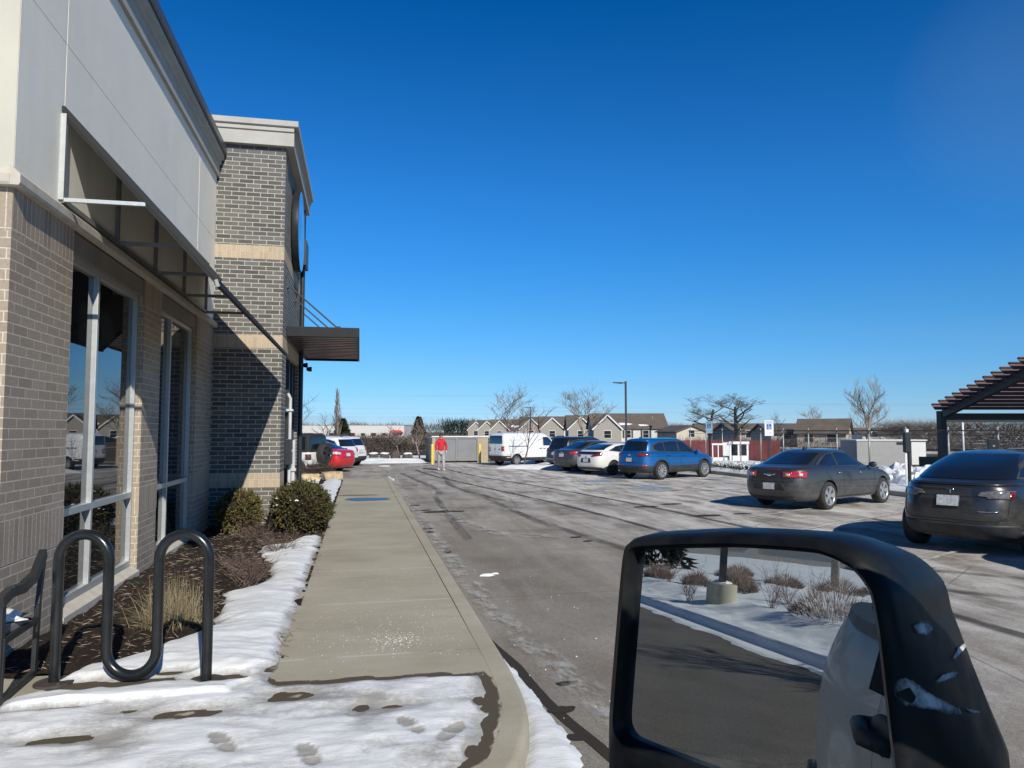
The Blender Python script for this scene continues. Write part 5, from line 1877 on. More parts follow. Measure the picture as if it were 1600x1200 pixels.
for ax in OFF['axles']:
    for sd in (-1, 1):
        mb = MB()
        n = 14
        pr = [(ax + 0.52 * math.cos(R(10) + R(160) * k / n), 0.40 + 0.54 * math.sin(R(10) + R(160) * k / n)) for k in range(n + 1)]
        pi = [(ax + 0.47 * math.cos(R(10) + R(160) * k / n), 0.40 + 0.49 * math.sin(R(10) + R(160) * k / n)) for k in range(n, -1, -1)]
        mb.prism(pr + pi, 'y', sd * 0.72, sd * 0.90)
        mb.build('wheel_flare', MT['trim'], J, world=False)

# ---- tall dark wagon just outside the right edge, whose shade falls on the electric car
S6 = dict(CROSS)
S6.update(paint=MT['p_black'], wheel='multi', rear_seams=[], rear_patches=[], lip=None)
del S6['plate']
car('black_crossover', 'black crossover in the bay beside the dark electric car', (11.45, 7.5), 28, S6)
# ================================================================== street furniture, plants, backdrop


def bare_tree(name, label, loc, h, seed, spread=0.55, tr=0.12, lv=4, first=0.28, group=None, col='bark', up=0.35, nb=(3, 5), mintw=0.006, lean=(0, 0), jit=1.0, blen=1.0):
    rg = random.Random(seed)
    T = thing(name, label, 'tree', loc, 0, group)
    trunk, crown = MB(), MB()

    def grow(p, d, L, r, k):
        n = 4 if k < 2 else 3
        pts, rs = [p], [r]
        q = p.copy()
        dd = d.copy()
        for i in range(n):
            dd = (dd + Vector((rg.gauss(0, .10), rg.gauss(0, .10), rg.gauss(0, .07) + 0.05 * up)) * jit).normalized()
            q = q + dd * (L / n)
            pts.append(q.copy())
            rs.append(max(mintw * 0.7, r * (1 - 0.55 * (i + 1) / n)))
        (trunk if k == 0 else crown).tube(pts, rs, 7 if k == 0 else (5 if k == 1 else 3), cap=False)
        if k >= lv:
            return
        m = rg.randint(*nb) + (2 if k == 0 else 0)
        for j in range(m):
            t = (first + (1 - first) * (j + rg.random()) / m) if k == 0 else (0.25 + 0.75 * (j + rg.random()) / m)
            t = min(t, 0.99)
            i = min(int(t * n), n - 1)
            b = pts[i].lerp(pts[i + 1], t * n - i)
            a = rg.uniform(0, 2 * math.pi)
            side = Vector((math.cos(a), math.sin(a), 0))
            ax = (dd * (1 - spread) + side * spread * rg.uniform(.7, 1.3) + Vector((0, 0, up * rg.uniform(.3, 1)))).normalized()
            rb = rs[i] * rg.uniform(.45, .68)
            grow(b, ax, L * rg.uniform(.5, .78) * (1.0 if k else 0.85 * blen), max(mintw, rb), k + 1)

    grow(Vector((0, 0, -0.1)), Vector((lean[0], lean[1], 1)).normalized(), h * 0.62, tr, 0)
    trunk.build('trunk', MT[col], T, world=False, smooth=True)
    crown.build('crown', MT[col + '_twig'], T, world=False)
    return T


MT['bark'] = simple('grey_bark', (0.085, 0.07, 0.058), 0.9, var=0.3, scale=9)
MT['bark_twig'] = simple('brown_twigs', (0.105, 0.078, 0.062), 0.9, var=0.25, scale=3)
MT['pale'] = simple('pale_bark', (0.30, 0.255, 0.205), 0.9, var=0.25, scale=9)
MT['pale_twig'] = simple('pale_twigs', (0.27, 0.22, 0.175), 0.9, var=0.25, scale=3)
MT['oak'] = simple('dark_bark', (0.05, 0.043, 0.038), 0.9, var=0.3, scale=9)
MT['oak_twig'] = simple('dark_twigs', (0.095, 0.08, 0.068), 0.9, var=0.25, scale=3)


def leaf_mat(name, c1, c2, c3=None):
    m = Mat(name, 0.75, 0, 0.25)
    g = m.n('NewGeometry')
    c = m.mix(g.outputs['Random Per Island'], c1, c2)
    if c3:
        c = m.mix(m.noise(5, 4, lo=0.52, hi=0.62), c, c3)
    m.color(c)
    return m.m


MT['juniper'] = leaf_mat('olive_juniper', (0.058, 0.058, 0.018), (0.150, 0.132, 0.045), (0.135, 0.092, 0.038))
MT['juniper_dark'] = leaf_mat('dark_juniper', (0.040, 0.044, 0.016), (0.105, 0.100, 0.036), (0.095, 0.070, 0.030))
MT['straw'] = leaf_mat('straw_blades', (0.15, 0.12, 0.065), (0.42, 0.35, 0.22))
MT['brown_twig'] = leaf_mat('reddish_twigs', (0.11, 0.074, 0.06), (0.22, 0.158, 0.13))
MT['hedge'] = leaf_mat('grey_brown_brush', (0.055, 0.043, 0.034), (0.12, 0.096, 0.078))
MT['far_woods'] = leaf_mat('far_brush', (0.115, 0.098, 0.085), (0.20, 0.172, 0.15))
MT['pale_brush'] = leaf_mat('pale_brush', (0.19, 0.16, 0.135), (0.31, 0.27, 0.23))
MT['conifer'] = leaf_mat('dark_conifer', (0.010, 0.017, 0.010), (0.028, 0.038, 0.018))


def bush(name, label, loc, r, seed, mat, n=5200, leaf=0.035, group=None, snow=0, flat=0.12):
    """clipped round evergreen: clumps of scale-leaves on short twigs through the outer shell"""
    rg = random.Random(seed)
    rx, ry, rz = r
    T = thing(name, label, 'bush', loc, 0, group)
    core = MB()
    core.blob((0, 0, rz), (rx * .82, ry * .82, rz * .84), seed, 3, 0.10, 2.5)
    core.build('branches', MT['mulch'], T, world=False)
    mb = MB()
    cl = n // 13
    for _ in range(cl):
        z = rg.uniform(-0.92, 1)
        a = rg.uniform(0, 2 * math.pi)
        q = Vector((math.sqrt(1 - z * z) * math.cos(a), math.sqrt(1 - z * z) * math.sin(a), z))
        lump = 1 + 0.10 * noise.noise(q * 3.2 + Vector((seed, 0, 0))) + 0.05 * noise.noise(q * 8 + Vector((0, seed, 0)))
        k = rg.uniform(0.86, 1.0) * lump
        c = Vector((q.x * rx * k, q.y * ry * k, rz + q.z * rz * k))
        if c.z < 0.02:
            c.z = rg.uniform(0.02, 0.12)
        nrm = Vector((q.x / rx, q.y / ry, q.z / rz)).normalized()
        for _ in range(13):
            d = (nrm + Vector((rg.gauss(0, .55), rg.gauss(0, .55), rg.gauss(0.25, .5)))).normalized()
            o = c + Vector((rg.gauss(0, .028), rg.gauss(0, .028), rg.gauss(0, .028)))
            s = d.orthogonal().normalized()
            s = (Matrix.Rotation(rg.uniform(0, 6.28), 3, d) @ s)
            l, w_ = leaf * rg.uniform(.9, 2.0), leaf * rg.uniform(.22, .42)
            mb.add([o - s * w_, o + s * w_, o + d * l * 0.7 + s * w_ * 0.8, o + d * l, o + d * l * 0.7 - s * w_ * 0.8], [(0, 1, 2, 3, 4)])
    mb.build('foliage', mat, T, world=False)
    if snow:
        sn = MB()
        for k in range(snow):
            a = rg.uniform(2.0, 4.6)
            z = rg.uniform(0.15, 0.95)
            q = Vector((math.sqrt(1 - z * z) * math.cos(a), math.sqrt(1 - z * z) * math.sin(a), z))
            sn.blob((q.x * rx * .99, q.y * ry * .99, rz + q.z * rz * 0.98), (rg.uniform(.02, .06), rg.uniform(.02, .05), rg.uniform(.012, .022)), k, 1, 0.3)
        o = sn.build('snow_flecks', MT['snow'], T, world=False)
        o['kind'] = 'stuff'
    return T


bush('round_evergreen', 'smaller round evergreen bush with brownish tips in front of the dark brick wall', (-2.02, 13.6, 0.13), (0.355, 0.36, 0.365), 3, MT['juniper'], 5200)
bush('round_evergreen', 'larger round evergreen bush flecked with snow at the tower corner beside the walk', (-0.98, 13.6, 0.12), (0.505, 0.50, 0.43), 8, MT['juniper_dark'], 8200, snow=16)


def twig_shrub(name, label, loc, h, r, seed, n=70, mat='brown_twig', group=None, base=0.05, cat='shrub', thick=0.004):
    rg = random.Random(seed)
    T = thing(name, label, cat, loc, 0, group)
    mb = MB()

    def tw(p, d, L, rad, k):
        pts = [p]
        q = p.copy()
        for i in range(3):
            d = (d + Vector((rg.gauss(0, .16), rg.gauss(0, .16), rg.gauss(.03, .10)))).normalized()
            q = q + d * (L / 3)
            pts.append(q.copy())
        mb.tube(pts, [rad, rad * .8, rad * .6, rad * .3], 3, cap=False)
        if k < 2:
            for _ in range(rg.randint(2, 4)):
                i = rg.randint(1, 3)
                tw(pts[i], (d + Vector((rg.gauss(0, .55), rg.gauss(0, .55), rg.gauss(.1, .35)))).normalized(), L * rg.uniform(.35, .6), rad * .65, k + 1)
    for _ in range(n):
        a = rg.uniform(0, 2 * math.pi)
        e = rg.random() ** 0.6
        d = Vector((math.cos(a) * e * r / h, math.sin(a) * e * r / h, 1)).normalized()
        tw(Vector((rg.gauss(0, base), rg.gauss(0, base), -0.02)), d, h * rg.uniform(.55, 1.05) * (1 + 0.2 * e), thick, 0)
    mb.build('twigs', MT[mat], T, world=False)
    return T


twig_shrub('bare_shrub', 'bare twiggy shrub standing on the snow edge, behind the bike rack', (-1.25, 8.95, 0.15), 0.34, 0.40, 11, 34, group=None)
twig_shrub('bare_shrub', 'middle bare reddish shrub on the snow before the evergreens', (-1.12, 11.2, 0.15), 0.34, 0.46, 12, 34)
twig_shrub('bare_shrub', 'reddish bare shrub with old leaves in the mulch by the smaller evergreen', (-1.70, 12.4, 0.14), 0.30, 0.40, 13, 40)
twig_shrub('bare_shrub', 'low bare shrub in the mulch close to the window pier', (-1.55, 10.1, 0.14), 0.20, 0.34, 14, 22)

# ornamental grass
G_ = thing('ornamental_grass', 'tuft of dry straw-coloured grass in the bed behind the bike rack', 'grass', (-1.62, 7.25, 0.13))
rg = random.Random(21)
mb = MB()
for i in range(1050):
    a = rg.uniform(0, 2 * math.pi)
    e = abs(rg.gauss(0, .55))
    if i % 3 == 0:
        a = rg.gauss(math.pi * 1.0, 0.7)
        e = rg.uniform(.6, 1.7)
    L = rg.uniform(.22, .54)
    d = Vector((math.cos(a) * e, math.sin(a) * e, 1)).normalized()
    p = Vector((rg.gauss(0, .10), rg.gauss(0, .09), 0))
    s = Vector((-math.sin(a + rg.gauss(0, .6)), math.cos(a + rg.gauss(0, .6)), 0)) * rg.uniform(.0018, .0038)
    vs = []
    q = p.copy()
    for k in range(5):
        w_ = 1 - k / 4.2
        vs += [q - s * w_, q + s * w_]
        q = q + d * (L / 4)
        d = (d + Vector((math.cos(a) * .14 * e + rg.gauss(0, .05), math.sin(a) * .14 * e + rg.gauss(0, .05), -0.14 * (0.3 + e)))).normalized()
        q.z = max(q.z, 0.012 + rg.random() * .02)
    mb.add(vs, [(2 * k, 2 * k + 1, 2 * k + 3, 2 * k + 2) for k in range(4)])
mb.build('blades', MT['straw'], G_, world=False)

# ---- low shrubs, boulders near the parked cars by the building
for i, (x, y, s) in enumerate([(-2.3, 28.6, .6), (-1.75, 29.0, .55), (-1.2, 29.3, .5), (-2.9, 28.9, .6)]):
    twig_shrub('brown_shrub', ['bare brown shrub by the white off-road car, nearest the building', 'second bare brown shrub along the snow by the boulders', 'bare brown shrub below the red saloon', 'bare brown shrub half hidden by the tower'][i],
               (x, y, 0.12), s, s * 0.9, 40 + i, 55, 'hedge', group='brown shrubs by the parked cars', thick=0.007)
MT['sandstone'] = simple('tan_sandstone', (0.42, 0.33, 0.20), 0.9, var=0.25, scale=7, bump=0.5, bscale=25, bdist=0.02)


def boulder(label, loc, size, seed, rz=0.2):
    mb = MB()
    bm = bmesh.new()
    bmesh.ops.create_cube(bm, size=1)
    bmesh.ops.subdivide_edges(bm, edges=bm.edges, cuts=5, use_grid_fill=True)
    for v in bm.verts:
        p = v.co.copy()
        q = p * (1 - 0.16 * max(0, p.length - 0.62))
        q += Vector((noise.noise(p * 2 + Vector((seed, 0, 0))), noise.noise(p * 2 + Vector((0, seed, 0))), noise.noise(p * 2 + Vector((0, 0, seed))))) * 0.10
        v.co = Vector((q.x * size[0], q.y * size[1], (q.z + 0.42) * size[2]))
    mb.add([tuple(v.co) for v in bm.verts], [tuple(v.index for v in f.verts) for f in bm.faces])
    bm.free()
    o = mb.build('boulder', MT['sandstone'], None, world=False)
    o.location = loc
    o.rotation_euler = (0, 0, rz)
    return tag(o, label, 'boulder')


boulder('flat tan boulder on the snow, nearer the building', (-1.70, 27.4, 0.17), (0.60, 0.42, 0.24), 1)
boulder('flat tan boulder on the snow, beside the walk end', (-0.98, 28.6, 0.14), (0.70, 0.42, 0.28), 2, 0.35)

# ---- gate enclosure and bollards
MT['gate_grey'] = simple('grey_gate_panel', (0.20, 0.205, 0.215), 0.7, var=0.06, scale=2)
MT['tan_block'] = brick_mat('tan_block', (0.40, 0.33, 0.23), (0.46, 0.38, 0.27), (0.5, 0.45, 0.36), 0.4, 0.2)
MT['yellow'] = simple('yellow_paint', (0.70, 0.52, 0.10), 0.5, var=0.12, scale=5)
E0 = thing('gate_enclosure', 'tan block enclosure with wide grey double gate at the end of the lot', 'enclosure', (6, 45, 0))
for x0, x1 in ((4.52, 5.80), (5.84, 7.08)):
    mb = MB()
    mb.box(x0, x1, 44.98, 45.04, 0.12, 1.52)
    gt = mb.build('gate', MT['gate_grey'], E0)
    mb = MB()
    for z in (0.14, 1.48):
        mb.box(x0, x1, 44.94, 44.98, z - 0.03, z + 0.03)
    mb.box(x0, x0 + 0.05, 44.94, 44.98, 0.17, 1.45)
    mb.box(x1 - 0.05, x1, 44.94, 44.98, 0.17, 1.45)
    mb.build('gate_frame', MT['gate_grey'], gt)
mb = MB()
mb.box(4.32, 4.47, 45.0, 45.3, 0, 1.5)
mb.box(7.10, 7.75, 45.0, 45.3, 0, 1.5)
mb.box(4.32, 4.47, 45.3, 49.5, 0, 1.5)
mb.box(7.45, 7.75, 45.3, 49.5, 0, 1.5)
mb.box(4.47, 7.45, 49.2, 49.5, 0, 1.5)
mb.build('block_wall', MT['tan_block'], E0, uv=True)
mb = MB()
mb.box(4.28, 7.80, 44.96, 45.34, 1.56, 1.62)
mb.build('coping', MT['snow_old'], E0)
for lab, p in (('yellow steel bollard left of the grey gate, beside the walking person', survey(675.5, 725.5)), ('yellow steel bollard at the gate hinge, nearest the white van', survey(749.5, 725))):
    mb = MB()
    mb.lathe([(0.0, 1.18), (0.05, 1.165), (0.08, 1.12), (0.085, 1.05), (0.085, 0.0), (0.0, 0.0)], 20, 'z')
    o = mb.build('bollard', MT['yellow'], None, smooth=True, sharp=50)
    o.location = (p.x, p.y, 0)
    tag(o, lab, 'bollard')

# ---- lamp posts
def lamp_post(label, loc, h, arm, rz):
    T = thing('lamp_post', label, 'lamp post', loc, rz)
    mb = MB()
    mb.box(-0.065, 0.065, -0.065, 0.065, 0, h)
    mb.build('pole', MT['black_metal'], T, world=False)
    mb = MB()
    mb.box(-arm, -0.066, -0.03, 0.03, h - 0.14, h - 0.07)
    mb.prism([(-arm - 0.62, h - 0.10), (-arm + 0.02, h - 0.17), (-arm + 0.02, h - 0.06), (-arm - 0.62, h - 0.06)], 'y', -0.17, 0.17)
    mb.build('lamp_head', MT['black_metal'], T, world=False, bevel=0.01)
    mb = MB()
    mb.lathe([(0.0, 0.6), (0.28, 0.6), (0.30, 0.0), (0.0, 0.0)], 20, 'z')
    mb.build('base', MT['kerb'], T, world=False)
    return T


p = ground_at(977.5, 52)
lamp_post('tall dark lamp post with one flat lamp arm, behind the blue crossover', p, CAMH + (674 - 596) * 52 / FPX, 0.28, -YAW)
p = ground_at(829, 95)
lamp_post('shorter distant lamp post with one arm, above the white van', p, CAMH + (674 - 636) * 95 / FPX, 0.25, -YAW)
T = thing('lantern_post', 'thin lantern post in front of the long brown-roofed house', 'lamp post', ground_at(1016, 120))
mb = MB()
mb.tube([(0, 0, 0), (0, 0, 2.2)], 0.06, 8)
mb.build('pole', MT['black_metal'], T, world=False)
mb = MB()
mb.lathe([(0.0, 2.95), (0.12, 2.85), (0.32, 2.72), (0.22, 2.68), (0.16, 2.2), (0, 2.2)], 10, 'z')
mb.build('lantern', MT['black_metal'], T, world=False)

# ---- accessible parking signs
MT['sign_white'] = simple('sign_white', (0.70, 0.74, 0.76), 0.4, var=0.05)
MT['sign_blue'] = simple('sign_blue', (0.02, 0.10, 0.40), 0.4, var=0.05)
MT['sign_shaded'] = simple('sign_white_shaded', (0.42, 0.60, 0.66), 0.4, var=0.05)  # shaded copy of the white panel, shade mixed into the colour


def text_mesh(txt, size, name, mat, parent, loc, rot=(R(90), 0, 0), sx=1.0):
    cu = bpy.data.curves.new('txt', 'FONT')
    cu.body = txt
    cu.size = size
    cu.align_x = 'CENTER'
    cu.align_y = 'CENTER'
    tmp = bpy.data.objects.new('txt', cu)
    COL.objects.link(tmp)
    dg = bpy.context.evaluated_depsgraph_get()
    me = bpy.data.meshes.new_from_object(tmp.evaluated_get(dg), depsgraph=dg)
    bpy.data.objects.remove(tmp)
    me.materials.append(mat)
    o = bpy.data.objects.new(name, me)
    COL.objects.link(o)
    o.parent = parent
    o.location = loc
    o.rotation_euler = rot
    o.scale = (sx, 1, 1)
    return o


def access_sign(label, loc, rz, pale, zt):
    T = thing('parking_sign', label, 'sign', loc, rz, None)
    mb = MB()
    mb.box(-0.03, 0.03, 0.0, 0.05, 0, zt - 0.03)
    mb.build('post', MT['black_metal'], T, world=False)
    mb = MB()
    mb.box(-0.155, 0.155, -0.012, -0.002, zt - 0.55, zt)
    pn = mb.build('panel', MT['sign_shaded'] if pale else MT['sign_white'], T, world=False, bevel=0.003)
    mb = MB()
    mb.box(-0.085, 0.085, -0.016, -0.0125, zt - 0.32, zt - 0.13)
    mb.build('symbol_field', MT['sign_blue'], pn, world=False)
    # wheelchair figure
    mb = MB()
    n = 16
    c = (0.0, zt - 0.25)
    a0 = [R(150 + 235 * k / n) for k in range(n + 1)]
    mb.prism([(c[0] + .048 * math.cos(a), c[1] + .048 * math.sin(a)) for a in a0] + [(c[0] + .034 * math.cos(a), c[1] + .034 * math.sin(a)) for a in reversed(a0)], 'y', -0.0185, -0.0165)
    mb.prism([(x - 0.012, z + zt - 0.157) for x, z in disc(0, 0, 0.014, 12)], 'y', -0.0185, -0.0165)
    mb.prism([(-0.02, zt - .178), (-0.004, zt - .178), (0.0, zt - .225), (0.036, zt - .225), (0.055, zt - .282), (0.038, zt - .286), (0.024, zt - .24), (-0.014, zt - .24)], 'y', -0.0185, -0.0165)
    mb.build('wheelchair_symbol', MT['sign_white'], pn, world=False)
    text_mesh('RESERVED', 0.055, 'lettering', MT['sign_blue'], pn, (0, -0.0135, zt - 0.05))
    text_mesh('PARKING', 0.055, 'lettering', MT['sign_blue'], pn, (0, -0.0135, zt - 0.098))
    text_mesh('VAN ACCESSIBLE', 0.033, 'lettering', MT['sign_blue'], pn, (0, -0.0135, zt - 0.45))
    return T


p = ground_at(1200, 26.5)
access_sign('white accessible parking sign on a black post behind the grey saloon', p, R(-16), False, CAMH + (674 - 657) * 26.5 / FPX)
p = ground_at(1107, 33.5)
access_sign('pale shaded accessible parking sign on a post beside the blue crossover bonnet', p, R(-52), True, CAMH + (674 - 658) * 33.5 / FPX)

# ---- chain-link fence along the verge
MT['galv'] = simple('galvanised_steel', (0.36, 0.36, 0.34), 0.5, 0.5, var=0.15, scale=6)
wm = Mat('chain_link', 0.6, 0.3)
wm.color((0.20, 0.20, 0.19))
uvn = wm.n('UVMap')
mp = wm.n('Mapping')
mp.inputs['Rotation'].default_value = (0, 0, R(45))
mp.inputs['Scale'].default_value = (14, 14, 14)
wm.l(uvn.outputs[0], mp.inputs[0])
sepm = wm.n('SeparateXYZ')
wm.l(mp.outputs[0], sepm.inputs[0])
al = None
for i in (0, 1):
    d = wm.math('ABSOLUTE', wm.math('SUBTRACT', wm.math('FRACT', sepm.outputs[i]), 0.5))
    g = wm.math('GREATER_THAN', d, 0.465)
    al = g if al is None else wm.math('MAXIMUM', al, g)
wm.l(al, wm.b.inputs['Alpha'])
FX = 22.5
F = thing('chain_link_fence', 'grey chain-link fence with steel posts running behind the parked cars', 'fence', (FX, 35, 0.05))
y = 18.0
while y < 49:
    mb = MB()
    mb.tube([(FX, y, 0.0), (FX, y, 2.02)], 0.035, 8)
    mb.blob((FX, y, 2.04), 0.045, 1, 1, 0)
    mb.build('post', MT['galv'], F, smooth=True)
    y += 2.3
mb = MB()
mb.tube([(FX, 18, 1.93), (FX, 48.2, 1.93)], 0.025, 6)
mb.build('top_rail', MT['oak'], F, smooth=True)
mb = MB()
mb.tube([(FX - .03, 18 + i * 0.575, 1.80 - 0.05 * math.sin(math.pi * ((i % 4) / 4))) for i in range(53)], 0.014, 4)
mb.build('tension_wire', MT['oak'], F)
mb = MB()
mb.add([(FX + .03, 18, 0.05), (FX + .03, 48.2, 0.05), (FX + .03, 48.2, 1.92), (FX + .03, 18, 1.92)], [(0, 1, 2, 3)])
mb.build('wire_mesh', wm.m, F, uv=True)

# ---- low hedge, snow heap on the verge
HD = thing('low_hedge', 'low dark hedge dusted with snow on the verge beside the blue crossover', 'hedge', (16.7, 29.5, 0.1))
mb, sn = MB(), MB()
rg = random.Random(5)
for _ in range(5200):
    x, y = rg.gauss(0, .38), rg.uniform(-3.4, 3.6)
    hh = 0.34 + 0.12 * noise.noise(Vector((x * 2, y * 1.5, 1)))
    z = rg.uniform(0, hh)
    d = Vector((rg.gauss(0, 1), rg.gauss(0, 1), rg.gauss(.4, 1))).normalized()
    s = d.orthogonal().normalized() * 0.016
    o = Vector((x, y, z))
    (sn if z > hh * 0.72 and rg.random() < 0.5 else mb).add([o - s, o + s, o + d * 0.13], [(0, 1, 2)])
mb.build('foliage', MT['conifer'], HD, world=False)
sn.build('snow_flecks', MT['snow'], HD, world=False)['kind'] = 'stuff'


def heap(label, loc, r, seed, mat='snow_old'):
    rg = random.Random(seed)
    mb = MB()
    mb.blob((0, 0, 0), r, seed, 4, 0.5, 2.2, -0.05)
    for _ in range(26):
        a, e = rg.uniform(0, 6.28), rg.uniform(.3, 1.0)
        mb.blob((r[0] * e * math.cos(a), r[1] * e * math.sin(a), r[2] * (1 - e * e) * rg.uniform(.5, 1.0)), rg.uniform(.12, .34), rg.random() * 9, 2, 0.5, 2)
    o = mb.build('snow_heap', MT[mat], None, world=False)
    o.location = loc
    return tag(o, label, 'snow heap')


heap('ploughed snow heap past the nose of the grey saloon', ground_at(1402, 25.5, 0.1), (1.05, 1.05, 0.62), 3)
heap('smaller ploughed snow heap beside the charging post', ground_at(1432, 25.0, 0.1), (0.7, 0.7, 0.48), 5)

# ---- charging posts
T = thing('charging_post', 'slim black and white post with dark box on top beside the snow heap', 'post', ground_at(1413.5, 22.5, 0.05))
mb = MB()
mb.box(0.03, 0.09, -0.05, 0.05, 0, 1.55)
mb.build('post', MT['black_metal'], T, world=False)
mb = MB()
for x in (-0.06, -0.02):
    mb.tube([(x, 0, 0), (x, 0, 1.3)], 0.016, 8)
mb.build('conduit', MT['white_pipe'], T, world=False, smooth=True)
mb = MB()
mb.box(-0.09, 0.09, -0.07, 0.07, 1.22, 1.82)
mb.build('box', MT['black_metal'], T, world=False, bevel=0.02)
mb = MB()
mb.box(-0.05, 0.05, -0.05, 0.05, 1.82, 1.92)
mb.build('cap', MT['white_pipe'], T, world=False, bevel=0.02)
T = thing('charging_post', 'black charging unit with round emblem rising behind the dark electric car', 'charger', ground_at(1548, 19.5, 0.05), -0.6)
mb = MB()
mb.box(-0.06, 0.06, -0.05, 0.05, 0, 1.3)
mb.build('post', MT['black_metal'], T, world=False)
mb = MB()
mb.box(-0.145, 0.145, -0.08, 0.08, 1.1, 1.66)
mb.build('box', MT['black_metal'], T, world=False, bevel=0.035)
mb = MB()
mb.lathe([(0.0, -0.086), (0.028, -0.086), (0.028, -0.078)], 14, 'y', (0, 0, 1.47))
mb.build('emblem', MT['galv'], T, world=False)
mb = MB()
mb.tube([(0, 0, 1.66), (0, 0, 1.76)], 0.02, 6)
mb.build('finial', MT['black_metal'], T, world=False)

# ---- red fence, white shed, grey block store
MT['red_board'] = simple('faded_red_boards', (0.25, 0.06, 0.055), 0.85, var=0.2, scale=2)
MT['white_board'] = simple('white_boards', (0.74, 0.75, 0.74), 0.7, var=0.05)
MT['siding_grey'] = simple('pale_grey_siding', (0.36, 0.36, 0.35), 0.8, var=0.06)
a, b = ground_at(1064, 53), ground_at(1216, 49)
RF = thing('red_fence', 'faded red board fence behind the white shed', 'fence', a, math.atan2(b.y - a.y, b.x - a.x))
L = (b - a).length
mb = MB()
x = 0.0
i = 0
while x < L:
    mb.box(x, min(L, x + 0.205), 0.0 + 0.012 * (i % 2), 0.03 + 0.012 * (i % 2), 0, 1.26 + 0.015 * (i % 3))
    x += 0.215
    i += 1
mb.build('board_panel', MT['red_board'], RF, world=False)
mb = MB()
for z in (0.25, 1.05):
    mb.box(0, L, 0.045, 0.10, z, z + 0.09)
mb.build('rail', MT['red_board'], RF, world=False)
p = ground_at(1138, 45.5)
SH = thing('white_shed', 'small white garden shed with glazed door in front of the red fence', 'shed', p, -YAW)
mb = MB()
mb.box(0.0, 1.15, 0.0, 0.06, -0.15, 0.42)
for x in (0.0, 0.50, 1.05):
    mb.box(x, x + 0.11, 0.0, 0.06, 0.42, 1.12)
mb.box(-0.02, 1.2, -0.05, 0.1, 1.12, 1.28)
mb.box(1.09, 1.15, 0.06, 1.5, -0.15, 1.2)
mb.box(0.0, 1.15, 1.44, 1.5, -0.15, 1.2)
mb.build('front_wall', MT['white_board'], SH, world=False)
mb = MB()
for x0, x1 in ((0.11, 0.50), (0.61, 1.05)):
    mb.box(x0, x1, 0.02, 0.03, 0.42, 1.12)
mb.build('pane', MT['car_glass'], SH, world=False)
mb = MB()
for x in (-1.0, -0.66, -0.3):
    mb.box(x, x + 0.05, 0.2, 0.25, -0.15, 1.1)
mb.box(-1.02, 0.0, 0.18, 0.27, 1.06, 1.16)
mb.box(-1.0, -0.02, 0.2, 0.24, -0.15, 0.3)
mb.build('porch_frame', MT['white_board'], SH, world=False)
a = ground_at(1336, 37)
GB = thing('block_store', 'pale grey sided store with flat roof and small dark plate beyond the fence', 'shed', a, -YAW - 0.03)
for k in range(8):
    pass
mb = MB()
for k in range(8):
    mb.box(0, 2.62, 0.004 * (k % 2), 2.0, 0.18 * k - 0.02, 0.18 * k + 0.165)
mb.build('wall', MT['siding_grey'], GB, world=False)
mb = MB()
mb.box(-0.04, 3.44, -0.04, 2.05, 1.43, 1.49)
mb.build('roof', MT['white_board'], GB, world=False)
mb = MB()
mb.box(2.70, 3.40, 0.05, 2.0, 0.25, 1.42)
mb.build('side_wall', MT['white_board'], GB, world=False)
mb = MB()
mb.box(1.95, 2.27, -0.02, 0.0, 1.24, 1.37)
mb.build('name_plate', MT['black_metal'], GB, world=False)
MT['green_board'] = simple('dark_green_boards', (0.02, 0.045, 0.028), 0.8)
a = ground_at(1432, 36)
mb = MB()
for k in range(9):
    mb.box(k * .2, k * .2 + .19, 0, .03, 0, 0.68)
o = mb.build('green_fence', MT['green_board'], None, world=False)
o.location = a
o.rotation_euler = (0, 0, -YAW)
tag(o, 'short dark green board fence beside the pergola post', 'fence')
T = thing('white_pole', 'slender white pole standing behind the pergola', 'pole', ground_at(1501.5, 40))
mb = MB()
mb.tube([(0, 0, 0), (0, 0, 2.7)], 0.055, 10)
mb.build('shaft', MT['white_pipe'], T, world=False, smooth=True)
mb = MB()
mb.lathe([(0, 2.76), (0.07, 2.74), (0.075, 2.7), (0, 2.7)], 10, 'z')
mb.build('cap', MT['white_pipe'], T, world=False)

# ---- pergola with stepped louvre roof
MT['steel_dark'] = simple('dark_steel', (0.022, 0.023, 0.025), 0.5, 0.1, var=0.15)
MT['louvre'] = simple('brown_louvre', (0.115, 0.078, 0.075), 0.55, var=0.15, scale=2)
P0 = ground_at(1469, 33)
PG = thing('louvre_pergola', 'dark steel pergola with stepped brown louvre roof at the right edge', 'pergola', P0, 0)
def pp(u, v, d):
    return at_depth(u, v, d)
rv = RT.copy()
lo, hi = pp(1476, 646, 32.6), pp(1636, 566, 26.5)
dirn = (hi - lo)
# posts
mb = MB()
base = ground_at(1469, 33)
mb.box(base.x - 0.14, base.x + 0.14, base.y - 0.14, base.y + 0.14, 0, lo.z + 0.12)
mb.build('post', MT['steel_dark'], PG, bevel=0.01)
mb = MB()
b2 = base + rv * 9.0
mb.box(b2.x - 0.14, b2.x + 0.14, b2.y - 0.14, b2.y + 0.14, 0, lo.z)
mb.build('post', MT['steel_dark'], PG)
for k in (0, 9.0):
    b3 = Vector((hi.x, hi.y, 0)) + rv * k
    mb = MB()
    mb.box(b3.x - 0.14, b3.x + 0.14, b3.y - 0.14, b3.y + 0.14, 0, hi.z)
    mb.build('post', MT['steel_dark'], PG)
for k in (0.0, 4.5, 9.0):
    mb = MB()
    mb.bar(lo + rv * k, hi + rv * k, 0.20, 0.36)
    mb.build('rafter', MT['steel_dark'], PG)
mb = MB()
e0 = pp(1474, 651, 33.0)
